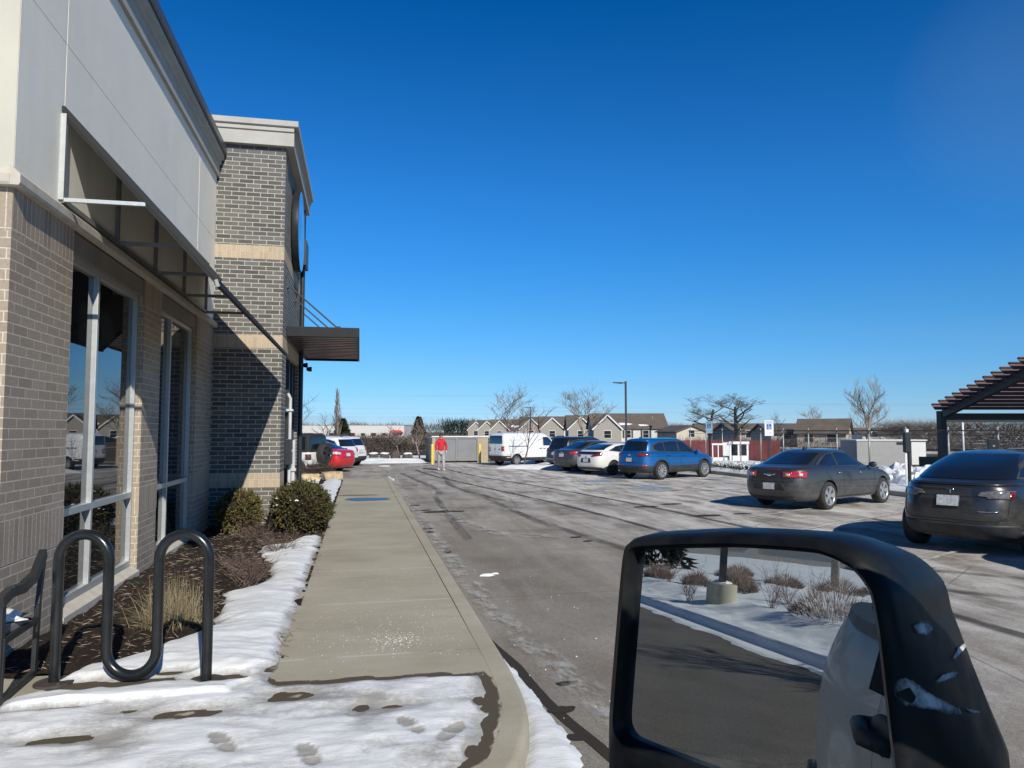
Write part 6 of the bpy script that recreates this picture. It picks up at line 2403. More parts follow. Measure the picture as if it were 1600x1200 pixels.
mb.bar(e0, e0 + rv * 9.2, 0.18, 0.30)
mb.build('beam', MT['steel_dark'], PG)
mb = MB()
e0 = pp(1474, 657.5, 36.0)
mb.bar(e0 - Vector((0, 0, .02)), e0 + rv * 9.2, 0.12, 0.12)
mb.build('beam', MT['steel_dark'], PG)
n = 13
for k in range(n):
    t = (k + 0.2) / n * 1.05
    c = lo + dirn * t + Vector((0, 0, 0.24))
    st = rv * (-0.55)
    mb = MB()
    slope = dirn.normalized()
    a, b = c + st, c + rv * 9.4
    tilt = Vector((0, 0, 0.14)) - slope * 0.10
    mb.add([a - tilt, b - tilt, b + tilt, a + tilt - rv * 0.03, a - tilt + slope * .04, b - tilt + slope * .04, b + tilt + slope * .04, a + tilt - rv * 0.03 + slope * .04],
           [(0, 1, 2, 3), (7, 6, 5, 4), (0, 4, 5, 1), (1, 5, 6, 2), (2, 6, 7, 3), (3, 7, 4, 0)])
    mb.add([a + tilt - rv * .04, b + tilt, b + tilt + slope * .12, a + tilt - rv * .04 + slope * .12, a + tilt - rv * .04 + Vector((0, 0, .035)), b + tilt + Vector((0, 0, .035)), b + tilt + slope * .12 + Vector((0, 0, .035)), a + tilt - rv * .04 + slope * .12 + Vector((0, 0, .035))],
           [(0, 1, 2, 3), (7, 6, 5, 4), (0, 4, 5, 1), (1, 5, 6, 2), (2, 6, 7, 3), (3, 7, 4, 0)])
    mb.build('louvre', MT['louvre'], PG)

# ---- houses
MT['roof_brown'] = simple('brown_shingles', (0.125, 0.10, 0.083), 0.9, var=0.14, scale=0.9)
MT['roof_grey'] = simple('grey_brown_shingles', (0.105, 0.093, 0.083), 0.9, var=0.14, scale=0.9)
MT['sid_white'] = simple('white_siding', (0.58, 0.57, 0.54), 0.8, var=0.05)
MT['sid_cream'] = simple('cream_siding', (0.52, 0.47, 0.38), 0.8, var=0.05)
MT['sid_taupe'] = simple('taupe_siding', (0.33, 0.305, 0.272), 0.8, var=0.06)
MT['dark_pane'] = glass_mat('house_pane', (0.02, 0.022, 0.025), 1.5, 0.05)
MT['shutter'] = simple('dark_shutter', (0.04, 0.042, 0.045), 0.7)


def gable_roof(mb, x0, x1, y0, y1, ze, zr, axis='x', ov=0.35, th=0.16):
    if axis == 'x':
        ym = (y0 + y1) / 2
        sl = (zr - ze) / (ym - y0)
        pr = [(y0 - ov, ze - sl * ov), (ym, zr), (y1 + ov, ze - sl * ov), (y1 + ov, ze - sl * ov + th), (ym, zr + th), (y0 - ov, ze - sl * ov + th)]
        mb.prism(pr, 'x', x0 - ov, x1 + ov)
    else:
        xm = (x0 + x1) / 2
        sl = (zr - ze) / (xm - x0)
        pr = [(x0 - ov, ze - sl * ov), (xm, zr), (x1 + ov, ze - sl * ov), (x1 + ov, ze - sl * ov + th), (xm, zr + th), (x0 - ov, ze - sl * ov + th)]
        mb.prism(pr, 'y', y0 - ov, y1 + ov)


def gable_wall(mb, x0, x1, y0, y1, ze, zr, axis):
    if axis == 'x':
        mb.prism([(y0, 0), (y1, 0), (y1, ze), ((y0 + y1) / 2, zr), (y0, ze)], 'x', x0, x1)
    else:
        mb.prism([(x0, 0), (x1, 0), (x1, ze), ((x0 + x1) / 2, zr), (x0, ze)], 'y', y0, y1)


def house_window(T, x, y, z, w_, h_, face='y', shut=True):
    f = MB()
    if face == 'y':
        f.box(x - w_ / 2 - .08, x + w_ / 2 + .08, y - 0.06, y, z - .08, z + h_ + .08)
    else:
        f.box(y - 0.06, y, x - w_ / 2 - .08, x + w_ / 2 + .08, z - .08, z + h_ + .08)
    fr = f.build('window', MT['white_board'], T, world=False)
    for dz in (0, h_ / 2 + 0.02):
        p = MB()
        if face == 'y':
            p.box(x - w_ / 2, x + w_ / 2, y - 0.075, y - 0.062, z + dz, z + dz + h_ / 2 - .02)
        else:
            p.box(y + 0.002, y + 0.015, x - w_ / 2, x + w_ / 2, z + dz, z + dz + h_ / 2 - .02)
        p.build('pane', MT['dark_pane'], fr, world=False)
    if shut and face == 'y':
        for sx in (-1, 1):
            s = MB()
            s.box(x + sx * (w_ / 2 + .27) - .15, x + sx * (w_ / 2 + .27) + .15, y - 0.05, y, z - .05, z + h_ + .05)
            s.build('shutter', MT['shutter'], T, world=False)


def row_house(label, u0, vtop, vbase, d, width, roof, wall, wing, seed, group, rz=-YAW, depth=9.0, door=True):
    """long house with a ridge across the view and a gabled wing towards us at its left end"""
    rg = random.Random(seed)
    p = ground_at(u0, d)
    H = CAMH + (674 - vtop) * d / FPX
    T = thing('row_house', label, 'house', p, rz, group)
    ze, zr = H * 0.48, H - 0.16
    mb = MB()
    gable_wall(mb, 0, width, 0.0, depth, ze, zr - 0.02, 'x')
    mb.build('wall', wall, T, world=False)
    mb = MB()
    gable_roof(mb, 0, width, 0.0, depth, ze, zr, 'x')
    rf = mb.build('roof', roof, T, world=False)
    ww, wd = wing
    mb = MB()
    gable_wall(mb, -0.2, ww, -wd, depth * 0.5, ze * 0.96, zr * 0.93, 'y')
    mb.build('gable_wall', MT['sid_taupe'], T, world=False)
    mb = MB()
    gable_roof(mb, -0.2, ww, -wd, depth * 0.45, ze * 0.96, zr * 0.93, 'y', 0.3)
    r2 = mb.build('gable_roof', roof, T, world=False)
    mb = MB()
    xm = (ww - .2) / 2
    for s in (-1, 1):
        mb.bar((xm, -wd - 0.33, zr * 0.93 + .03), (xm + s * ((ww + .2) / 2 + .3), -wd - 0.33, ze * 0.96 - (zr * 0.93 - ze * 0.96) / ((ww + .2) / 2) * .3 + .03), 0.05, 0.22)
    mb.build('barge_board', MT['white_board'], T, world=False)
    # snow lying on the shaded roof edges
    for k in range(2):
        x0 = ww + rg.uniform(.2, 1.0) if k == 0 else rg.uniform(ww + 1, width - 2)
        L = rg.uniform(1.0, 2.6)
        t0, t1 = (rg.uniform(.05, .15), rg.uniform(.25, .4)) if k == 0 else (rg.uniform(.0, .1), rg.uniform(.12, .2))
        f = lambda t: (depth / 2 * (t), ze + (zr - ze) * t + 0.185)
        q = MB()
        (ya, za), (yb, zb) = f(t0), f(t1)
        q.add([(x0, ya, za), (x0 + L * .7, ya, za + .02), (x0 + L, (ya + yb) / 2, (za + zb) / 2 + .02), (x0 + L * .5, yb, zb), (x0 - .2, yb, zb)], [(0, 1, 2, 3, 4)])
        q.build('roof_snow', MT['snow'], rf, world=False)
    (ya, za) = (0, 0)
    q = MB()
    sl = (zr * 0.93 - ze * .96) / ((ww + .2) / 2)
    x1 = xm + 0.15
    q.add([(x1, -wd + .2, zr * .93 - sl * .15 + .185), (x1, -wd + 2.0, zr * .93 - sl * .15 + .185), (ww * .93, -wd + 2.4, zr * .93 - sl * (ww * .93 - xm) + .185), (ww * .88, -wd + .6, zr * .93 - sl * (ww * .88 - xm) + .185)], [(0, 1, 2, 3)])
    q.build('roof_snow', MT['snow'], r2, world=False)
    for k in range(2):
        q = MB()
        vx, vt = ww + rg.uniform(.8, width - ww - 1), rg.uniform(.5, .8)
        q.lathe([(0.0, 0.45), (0.07, 0.45), (0.07, 0.0), (0.0, 0.0)], 8, 'z', (vx, depth / 2 * vt, ze + (zr - ze) * vt + .1))
        q.build('roof_vent', MT['siding_grey'], rf, world=False)
    n = max(1, int((width - ww) / 3.2))
    for k in range(n):
        house_window(T, ww + 1.6 + k * (width - ww - 2.2) / n, 0.0, ze * 0.32, 1.0, ze * 0.5)
    house_window(T, xm, -wd, ze * 0.3, 1.2, ze * 0.5, shut=False)
    return T


g = 'row of brown-roofed houses beyond the lot'
row_house('long brown-roofed house with white front and shuttered windows, largest of the row', 926, 645, 690, 132, 13.2, MT['roof_brown'], MT['sid_white'], (4.6, 3.0), 1, g)
row_house('brown-roofed house with taupe gable just left of the largest house', 888, 648, 690, 146, 10.5, MT['roof_grey'], MT['sid_cream'], (4.6, 2.5), 2, g)
row_house('taupe gabled house behind the black crossover, third of the row', 845, 650, 690, 160, 10, MT['roof_brown'], MT['sid_white'], (4.8, 2.5), 3, g)
row_house('brown-roofed house above the white van, under the far lamp post', 814, 651, 690, 174, 9, MT['roof_grey'], MT['sid_taupe'], (4.8, 2.5), 4, g)
row_house('brown-roofed house behind the rear of the white van', 768, 655, 690, 190, 10.5, MT['roof_brown'], MT['sid_white'], (4.4, 2.0), 5, g)
row_house('small gabled house above the tan enclosure wall', 749, 656, 690, 208, 8, MT['roof_grey'], MT['sid_taupe'], (4.6, 2.0), 6, g)
row_house('furthest small gabled house, leftmost of the brown roofs', 733, 657, 690, 225, 8, MT['roof_grey'], MT['sid_taupe'], (4.6, 2.0), 7, g)


def plain_house(name, label, u0, vtop, d, width, depth, axis, roof, wall, rz, group=None, ez=0.55, wins=()):
    p = ground_at(u0, d)
    H = CAMH + (674 - vtop) * d / FPX
    T = thing(name, label, 'house', p, rz, group)
    ze, zr = H * ez, H - 0.16
    mb = MB()
    gable_wall(mb, 0, width, 0, depth, ze, zr - .02, axis)
    mb.build('wall', wall, T, world=False)
    mb = MB()
    gable_roof(mb, 0, width, 0, depth, ze, zr, axis)
    mb.build('roof', roof, T, world=False)
    for x, z, w_, h_ in wins:
        house_window(T, x, 0, z, w_, h_, shut=False)
    return T


plain_house('small_house', 'small cream gabled house right of the largest brown-roofed house', 1056, 664, 120, 5.2, 8, 'y', MT['roof_grey'], MT['sid_cream'], -YAW + 0.2, ez=0.62, wins=[(2.6, 1.0, 1, 1.1)])
plain_house('small_house', 'low brown-roofed house behind the big bare oak', 1092, 661, 150, 9, 8, 'x', MT['roof_brown'], MT['sid_taupe'], -YAW, wins=[(2, 1, 1, 1), (6, 1, 1, 1)])
plain_house('small_house', 'brown-roofed house with snowy valley left of the accessible parking sign', 1148, 661, 105, 9, 8, 'x', MT['roof_brown'], MT['sid_taupe'], -YAW + 0.15, wins=[(2, 1, 1, 1), (6, 1, 1, 1)])
plain_house('small_house', 'brown-roofed house behind the white accessible parking sign', 1203, 661, 95, 7.5, 8, 'x', MT['roof_grey'], MT['sid_taupe'], -YAW, wins=[(2, .9, 1.1, 1), (5.6, .9, 1, 1)])
T = plain_house('cream_house', 'cream house with brown roof and gable wall facing right, beyond the fence', 1243, 654, 92, 5.6, 5.0, 'x', MT['roof_brown'], MT['sid_cream'], -YAW - 0.55, ez=0.5, wins=[(1.4, 0.6, 1, 1.0), (4.0, .6, 1, 1)])
house_window(T, 2.5, 5.6, 0.5, 0.9, 0.8, 'x')
house_window(T, 2.5, 5.6, 1.6, 0.9, 0.7, 'x')
plain_house('small_house', 'distant low brown-roofed house to the right of the cream house', 1345, 668, 120, 8, 7, 'x', MT['roof_brown'], MT['sid_white'], -YAW, wins=[(2, 1, 1, .8)])
plain_house('small_house', 'tiny distant gabled house behind the far hedge, left one', 636, 679.5, 110, 2.6, 5, 'y', MT['roof_grey'], MT['sid_cream'], -YAW, ez=0.6)
plain_house('small_house', 'tiny distant gabled house behind the far hedge, next to the enclosure', 670, 679.5, 112, 3.2, 5, 'y', MT['roof_grey'], MT['sid_cream'], -YAW, ez=0.6)

# ---- warehouse far left
a, b = ground_at(440, 215), ground_at(632, 215)
WH = thing('warehouse', 'long low white warehouse with row of windows and small red awning in the distance', 'building', a, -YAW)
L = (b - a).length
mb = MB()
mb.box(0, L, 0, 25, 0.0, 3.62)
mb.build('wall', MT['sid_white'], WH, world=False)
mb = MB()
mb.box(-.1, L + .1, -.1, 25, 3.62, 3.75)
mb.build('coping', MT['siding_grey'], WH, world=False)
for k in range(9):
    x = L * 0.22 + k * 3.05
    mb = MB()
    mb.box(x, x + 1.5, -0.06, 0.0, 0.5, 1.45)
    f = mb.build('window', MT['red_board'] if k % 2 == 0 else MT['siding_grey'], WH, world=False)
    mb = MB()
    mb.box(x + .2, x + 1.3, -0.09, -0.065, 0.6, 1.35)
    mb.build('pane', MT['dark_pane'], f, world=False)
MT['red_cloth'] = simple('red_awning', (0.55, 0.05, 0.05), 0.7)
mb = MB()
mb.prism([(L - 4.2, 1.55), (L - 0.2, 1.55), (L - 0.9, 2.25), (L - 3.4, 2.25)], 'y', -1.2, -0.01)
mb.build('awning', MT['red_cloth'], WH, world=False)

# ---- brush hedge at the end of the lot with snow-capped blocks before it
HB = tag(bpy.data.objects.new('brush_hedge', None), 'long grey-brown hedge of bare brush across the end of the lot', 'hedge')
COL.objects.link(HB)
HB.location = ground_at(620, 61)
mb = MB()
rg = random.Random(9)
c0 = HB.location
for _ in range(9000):
    s_ = rg.uniform(-9.5, 4.9)
    dp = rg.gauss(0, .8)
    hh = 1.45 + 0.35 * noise.noise(Vector((s_ * .5, 1, 1))) + 0.15 * noise.noise(Vector((s_ * 2, 2, 1)))
    z = rg.uniform(0, hh)
    o = rv * s_ + Vector((FW.x, FW.y, 0)) * dp + Vector((0, 0, z))
    d = Vector((rg.gauss(0, .5), rg.gauss(0, .5), rg.gauss(.8, .5))).normalized()
    s = d.orthogonal().normalized() * 0.022
    mb.add([o - s, o + s, o + d * rg.uniform(.25, .6)], [(0, 1, 2)])
mb.build('twigs', MT['hedge'], HB, world=False)
for i, u in enumerate((585, 602, 619, 638)):
    p = ground_at(u, 50.5 - 0.2 * i)
    T = thing('stone_block', ['snow-capped stone block at the end of the lot, first from the parked cars', 'snow-capped stone block, second from the parked cars', 'taller stone block, third from the parked cars', 'snow-capped stone block nearest the yellow bollard'][i], 'stone', p, 0.3, 'stone blocks before the brush hedge')
    mb = MB()
    h_ = 0.42 if i != 2 else 0.62
    mb.blob((0, 0, h_ * .45), (0.36, 0.3, h_ * .55), i + 3, 2, 0.25, 2)
    mb.build('stone', MT['bark'], T, world=False)
    if i != 2:
        mb = MB()
        mb.blob((0, 0, h_ * .95), (0.33, 0.27, 0.10), i, 2, 0.2, 2)
        mb.build('snow_cap', MT['snow'], T, world=False)

# ---- trees
def tree_at(label, u, vtop, d, seed, name='bare_tree', **k):
    p = ground_at(u, d)
    H = CAMH + (674 - vtop) * d / FPX
    return bare_tree(name, label, p, H, seed, **k)


p = ground_at(528, 100)
PH = CAMH + (674 - 608) * 100 / FPX
T = thing('poplar_tree', 'slim upright poplar, bare, in front of the white warehouse', 'tree', p)
rg = random.Random(31)
mb = MB()
mb.tube([(0, 0, -.1), (0.05, 0, PH * .4), (0, 0.05, PH * .75), (0, 0, PH)], [.13, .09, .05, .012], 7)
mb.build('trunk', MT['pale'], T, world=False, smooth=True)
mb = MB()
for k in range(95):
    t = 0.10 + 0.84 * (k + rg.random()) / 95
    a = rg.uniform(0, 6.283)
    L_ = PH * (0.16 * (1 - t) + 0.05) * rg.uniform(.7, 1.2)
    b = Vector((0, 0, PH * t))
    o = Vector((math.cos(a), math.sin(a), 0))
    pts = [b, b + o * L_ * .22 + Vector((0, 0, L_ * .35)), b + o * L_ * .34 + Vector((0, 0, L_ * .75)), b + o * L_ * .36 + Vector((0, 0, L_ * 1.25))]
    mb.tube(pts, [.035, .028, .02, .010], 3, cap=False)
    for _ in range(3):
        q = pts[rg.randint(1, 2)]
        a2 = a + rg.gauss(0, .9)
        mb.tube([q, q + Vector((math.cos(a2) * L_ * .14, math.sin(a2) * L_ * .14, L_ * .3)), q + Vector((math.cos(a2) * L_ * .18, math.sin(a2) * L_ * .18, L_ * .65))], [.018, .014, .008], 3, cap=False)
mb.build('crown', MT['pale_twig'], T, world=False)
tree_at('small bare tree left of the slim poplar', 507, 648, 90, 32, tr=0.08, lv=3, col='bark', mintw=0.018)
tree_at('thin bare sapling in front of the brush hedge', 624, 662, 60, 33, tr=0.04, lv=3, mintw=0.012, col='pale')
tree_at('thin bare sapling standing by the yellow bollard', 657, 655, 50, 34, tr=0.055, lv=3, mintw=0.010, col='pale', first=0.5)
tree_at('wide bare tree behind the white van', 806, 610, 70, 35, tr=0.10, lv=4, spread=0.62, mintw=0.014, col='pale', first=0.3)
tree_at('pale bare tree above the roofs left of the tall lamp post', 916, 604, 85, 36, tr=0.12, lv=4, spread=0.55, mintw=0.017, col='pale', first=0.3, nb=(4, 5))
tree_at('large dark bare oak with broad rounded crown', 1150, 594, 92, 38, name='bare_oak', tr=0.34, lv=5, spread=0.78, up=0.26, mintw=0.012, col='oak', first=0.25, nb=(3, 4))
tree_at('second large dark bare oak, left half of the broad pair', 1108, 602, 95, 39, name='bare_oak', tr=0.28, lv=5, spread=0.78, up=0.26, mintw=0.012, col='oak', first=0.25, nb=(3, 4))
tree_at('faint bare tree behind the cream house roof', 1280, 632, 120, 40, tr=0.16, lv=3, mintw=0.022, col='pale', nb=(4, 6))
tree_at('tall pale bare tree right of the cream house', 1352, 602, 60, 41, tr=0.12, lv=4, spread=0.5, mintw=0.012, col='pale', first=0.25, nb=(4, 5))
tree_at('small bare tree behind the white parking sign', 1212, 646, 80, 42, tr=0.07, lv=3, mintw=0.012, col='bark')
tree_at('bare young sapling staked in the snowy island before the van', 818, 630, 38.5, 43, name='sapling', tr=0.045, lv=3, spread=0.5, mintw=0.006, first=0.45)
tree_at('bare branches rising beside the tower wall', 470, 612, 60, 44, tr=0.06, lv=3, mintw=0.010, spread=0.6)
# conifers
def conifer(label, loc, h, r, seed, n=2600):
    rg = random.Random(seed)
    T = thing('evergreen_tree', label, 'tree', loc)
    mb = MB()
    mb.tube([(0, 0, 0), (0, 0, h * .95)], [r * .07, 0.01], 6)
    mb.build('trunk', MT['bark'], T, world=False)
    mb = MB()
    for _ in range(n):
        t = rg.random() ** 0.8
        rad = r * (1 - t) ** 0.8 * (0.75 + 0.35 * noise.noise(Vector((t * 9, seed, 0)))) * rg.uniform(.35, 1.05)
        a = rg.uniform(0, 6.283)
        o = Vector((rad * math.cos(a), rad * math.sin(a), h * (0.06 + .94 * t)))
        d = Vector((math.cos(a), math.sin(a), rg.gauss(-.15, .4))).normalized()
        s = d.orthogonal().normalized() * (r * .06)
        mb.add([o - s, o + s, o + d * r * .26], [(0, 1, 2)])
    mb.build('crown', MT['conifer'], T, world=False)
    return T


conifer('dark evergreen tree beyond the brush hedge', ground_at(655, 130), 4.4, 1.9, 3)
conifer('small dark evergreen beside the slim poplar', ground_at(536, 160), 4.6, 2.6, 4)

# ---- far woodland, read as one mass
def woods(name, label, u0, u1, d, vt, seed, n=2600, mat='hedge', amp=0.35, size=1.0):
    a, b = ground_at(u0, d), ground_at(u1, d)
    o = ground_at((u0 + u1) / 2, d)
    H = CAMH + (674 - vt) * d / FPX
    rg = random.Random(seed)
    mb = MB()
    for _ in range(n):
        t = rg.random()
        p = a.lerp(b, t) - o
        hh = H * (1 + amp * noise.noise(Vector((t * 14, seed, 0))) + 0.5 * amp * noise.noise(Vector((t * 45, seed, 1))))
        z = hh * rg.random() ** 0.7
        q = p + Vector((rg.gauss(0, 1.5), rg.gauss(0, 1.5), z))
        dd = Vector((rg.gauss(0, .35), rg.gauss(0, .35), rg.gauss(1.1, .4))).normalized()
        s = dd.orthogonal().normalized() * rg.uniform(.04, .11) * size
        mb.add([q - s, q + s, q + dd * rg.uniform(.7, 1.9) * size], [(0, 1, 2)])
    ob = mb.build(name, MT[mat], None, world=False)
    ob.location = o
    return tag(ob, label, 'woods', kind='stuff')


woods('distant_woods', 'distant bare woods on the horizon behind the houses', 430, 1120, 330, 665, 1, 9000, 'far_woods', size=1.3)
woods('distant_woods', 'distant bare woods on the right horizon', 1060, 1480, 240, 666, 2, 6000, 'far_woods', size=0.9)
woods('distant_woods', 'bare woods behind the pergola', 1385, 1760, 75, 663, 3, 34000, 'pale_brush', size=0.6, amp=0.22)
woods('distant_woods', 'grey brush along the back of the fence by the pergola', 1445, 1760, 47, 677, 7, 13000, 'pale_brush', size=0.26)
woods('distant_woods', 'dark evergreens left of the houses', 692, 740, 240, 659, 4, 1500, 'conifer', size=1.1)
woods('distant_woods', 'low brush in front of the houses at right', 1060, 1345, 62, 688, 5, 7000, 'hedge', size=0.3)

# ---- person walking towards the camera
MT['hoodie'] = simple('red_hoodie', (0.52, 0.022, 0.035), 0.9, var=0.12, scale=9)
MT['sweatpants'] = simple('grey_sweatpants', (0.33, 0.34, 0.35), 0.9, var=0.1, scale=9)
MT['skin'] = simple('skin', (0.52, 0.33, 0.25), 0.6, var=0.05)
MT['hair'] = simple('dark_hair', (0.025, 0.018, 0.014), 0.7, var=0.3)
MT['shoe'] = simple('white_shoe', (0.7, 0.7, 0.68), 0.6)


def skinned(name, verts, edges, radii, mat, parent, sub=2):
    me = bpy.data.meshes.new(name)
    me.from_pydata(verts, edges, [])
    ob = bpy.data.objects.new(name, me)
    COL.objects.link(ob)
    sm = ob.modifiers.new('skin', 'SKIN')
    ob.data.skin_vertices[0].data[0].use_root = True
    for v, r in zip(ob.data.skin_vertices[0].data, radii):
        v.radius = r if isinstance(r, tuple) else (r, r)
    sb = ob.modifiers.new('sub', 'SUBSURF')
    sb.levels = sb.render_levels = sub
    dg = bpy.context.evaluated_depsgraph_get()
    out = bpy.data.meshes.new_from_object(ob.evaluated_get(dg), depsgraph=dg)
    bpy.data.objects.remove(ob)
    out.name = name
    out.materials.clear()
    out.materials.append(mat)
    out.polygons.foreach_set('use_smooth', [True] * len(out.polygons))
    o = bpy.data.objects.new(name, out)
    COL.objects.link(o)
    o.parent = parent
    return o


pl = survey(689, 735.5)
PN = thing('person', 'person in red hoodie and grey sweatpants walking towards us across the lot', 'person', (pl.x, pl.y, 0), R(8))
# facing -y
HIP = (0, 0.02, 0.93)
bv = [HIP, (0.0, 0.02, 1.12), (0, 0.015, 1.32), (0, 0.01, 1.46), (0, -0.005, 1.54),
      (0.19, 0.01, 1.43), (0.27, 0.03, 1.17), (0.25, -0.04, 0.94), (0.245, -0.06, 0.87),
      (-0.19, 0.01, 1.43), (-0.265, 0.0, 1.17), (-0.24, -0.12, 0.95), (-0.235, -0.15, 0.88),
      (0.10, 0.02, 0.90), (0.105, -0.06, 0.50), (0.10, -0.13, 0.10), (0.10, -0.26, 0.05),
      (-0.10, 0.02, 0.90), (-0.10, 0.06, 0.50), (-0.09, 0.20, 0.13), (-0.09, 0.10, 0.05), (0, -0.02, 1.64), (0, -0.015, 1.73)]
be = [(0, 1), (1, 2), (2, 3), (3, 4), (3, 5), (5, 6), (6, 7), (7, 8), (3, 9), (9, 10), (10, 11), (11, 12), (0, 13), (13, 14), (14, 15), (15, 16), (0, 17), (17, 18), (18, 19), (19, 20), (4, 21), (21, 22)]
br = [(.13, .09), (.12, .08), (.12, .08), (.08, .07), .055, .065, .048, .036, .03, .065, .048, .036, .03, .09, .06, .042, .035, .09, .06, .042, .035, (.075, .09), (.065, .08)]
skinned('body', bv, be, br, MT['skin'], PN)
# face: nose, eyes, mouth, ears
mb = MB()
mb.blob((0, -0.125, 1.645), (0.015, 0.022, 0.025), 1, 2, 0)
for s in (-1, 1):
    mb.blob((s * 0.085, -0.02, 1.65), (0.012, 0.022, 0.034), 1, 2, 0)
mb.build('face', MT['skin'], PN, world=False, smooth=True)
mb = MB()
for s in (-1, 1):
    mb.blob((s * 0.032, -0.100, 1.672), (0.012, 0.009, 0.008), 1, 1, 0)
mb.blob((0, -0.108, 1.602), (0.024, 0.007, 0.006), 1, 1, 0)
mb.build('eyes_and_mouth', MT['hair'], PN, world=False)
mb = MB()
mb.blob((0, 0.012, 1.715), (0.092, 0.108, 0.075), 5, 3, 0.12, 3)
mb.blob((0, 0.055, 1.655), (0.085, 0.07, 0.085), 6, 3, 0.1, 3)
mb.build('hair', MT['hair'], PN, world=False, smooth=True)
hv = [(0, 0.02, 0.90), (0, 0.02, 1.12), (0, 0.015, 1.32), (0, 0.01, 1.45), (0, 0.03, 1.52), (0.19, 0.01, 1.42), (0.27, 0.03, 1.17), (0.25, -0.04, 0.95), (-0.19, 0.01, 1.42), (-0.265, 0.0, 1.17), (-0.24, -0.12, 0.96)]
he = [(0, 1), (1, 2), (2, 3), (3, 4), (3, 5), (5, 6), (6, 7), (3, 8), (8, 9), (9, 10)]
skinned('hoodie', hv, he, [(.165, .13), (.17, .135), (.18, .13), (.13, .11), (.095, .09), .082, .068, .054, .082, .068, .054], MT['hoodie'], PN)
mb = MB()
mb.lathe([(0.055, 0.0), (0.11, -0.01), (0.125, 0.03), (0.10, 0.075), (0.075, 0.06)], 18, 'z', (0, 0.045, 1.49))
mb.build('hood', MT['hoodie'], PN, world=False, smooth=True)
pv = [(0, 0.02, 0.95), (0.10, 0.02, 0.86), (0.107, -0.06, 0.50), (0.102, -0.125, 0.12), (-0.10, 0.02, 0.86), (-0.10, 0.06, 0.50), (-0.09, 0.195, 0.15)]
skinned('sweatpants', pv, [(0, 1), (1, 2), (2, 3), (0, 4), (4, 5), (5, 6)], [(.165, .13), .115, .083, .066, .115, .083, .066], MT['sweatpants'], PN)
for s, y, z, tilt in ((0.10, -0.20, 0.045, 0), (-0.09, 0.13, 0.06, 0.3)):
    mb = MB()
    mb.blob((s, y, z), (0.052, 0.145, 0.05), 3, 3, 0.06, 2, -0.044)
    mb.build('shoe', MT['shoe'], PN, world=False, smooth=True)
# hands: palm with five bent fingers
for sx, y, z in ((0.245, -0.06, 0.86), (-0.235, -0.15, 0.87)):
    v = [(sx, y, z + 0.03), (sx, y - 0.005, z - 0.045)]
    e = [(0, 1)]
    r = [(.024, .034), (.016, .040)]
    ins = -1 if sx > 0 else 1
    for k, (dy, L) in enumerate(((-0.030, .066), (-0.010, .078), (0.010, .073), (0.029, .056))):
        b = len(v)
        v += [(sx, y + dy, z - 0.062), (sx + ins * .006, y + dy * 1.05, z - 0.062 - L * .5), (sx + ins * .028, y + dy * 1.05, z - 0.062 - L * .88)]
        e += [(1, b), (b, b + 1), (b + 1, b + 2)]
        r += [.0095, .0085, .007]
    b = len(v)
    v += [(sx + ins * .01, y - 0.042, z - 0.02), (sx + ins * .022, y - 0.058, z - 0.055)]
    e += [(0, b), (b, b + 1)]
    r += [.012, .009]
    skinned('hand', v, e, r, MT['skin'], PN, 1)
# ================================================================== near things: rack, bench, pickup with mirror, what the mirror shows
RK = thing('bike_rack', 'black wave-shaped tubular bike rack bolted down in front of the windows', 'bike rack', (-1.55, 5.70, 0.15))
L0, R0 = Vector((-2.06, 5.80, 0)), Vector((-1.03, 5.62, 0))
dx = (R0 - L0) / 3
rad = dx.length / 2
Z0, ZT_, ZB_ = 0.155, 1.13 - rad + 0.045, 0.20 + rad
pts = []
ex = dx.normalized()


def arc(c, z, a0, a1, n=14):
    return [c + ex * (rad * math.cos(R(a0 + (a1 - a0) * k / n))) + Vector((0, 0, z + rad * math.sin(R(a0 + (a1 - a0) * k / n)))) for k in range(n + 1)]


pts.append(L0 + Vector((0, 0, Z0)))
pts += arc(L0 + dx * 0.5, ZT_, 180, 0)
pts += arc(L0 + dx * 1.5, ZB_, 180, 360)
pts += arc(L0 + dx * 2.5, ZT_, 180, 0)
pts.append(R0 + Vector((0, 0, Z0)))
mb = MB()
mb.tube(pts, 0.0365, 18)
rp = simple('glossy_black_powder_coat', (0.012, 0.014, 0.015), 0.24, var=0.25, scale=7, bump=0.08, bscale=300)
mb.build('tube', rp, RK, smooth=True, sharp=60)
MT['rust'] = simple('rusty_flange', (0.055, 0.045, 0.04), 0.75, var=0.35, scale=20)
for p in (L0, R0):
    mb = MB()
    mb.lathe([(0.0, 0.164), (0.122, 0.164), (0.128, 0.159), (0.128, 0.150), (0.0, 0.150)], 30, 'z', (p.x, p.y, 0))
    for k in range(4):
        a = k * 1.57 + .6
        mb.lathe([(0.0, 0.174), (0.010, 0.174), (0.011, 0.162), (0.0, 0.162)], 6, 'z', (p.x + .09 * math.cos(a), p.y + .09 * math.sin(a), 0))
    mb.build('base_flange', MT['rust'], RK, smooth=True, sharp=30)

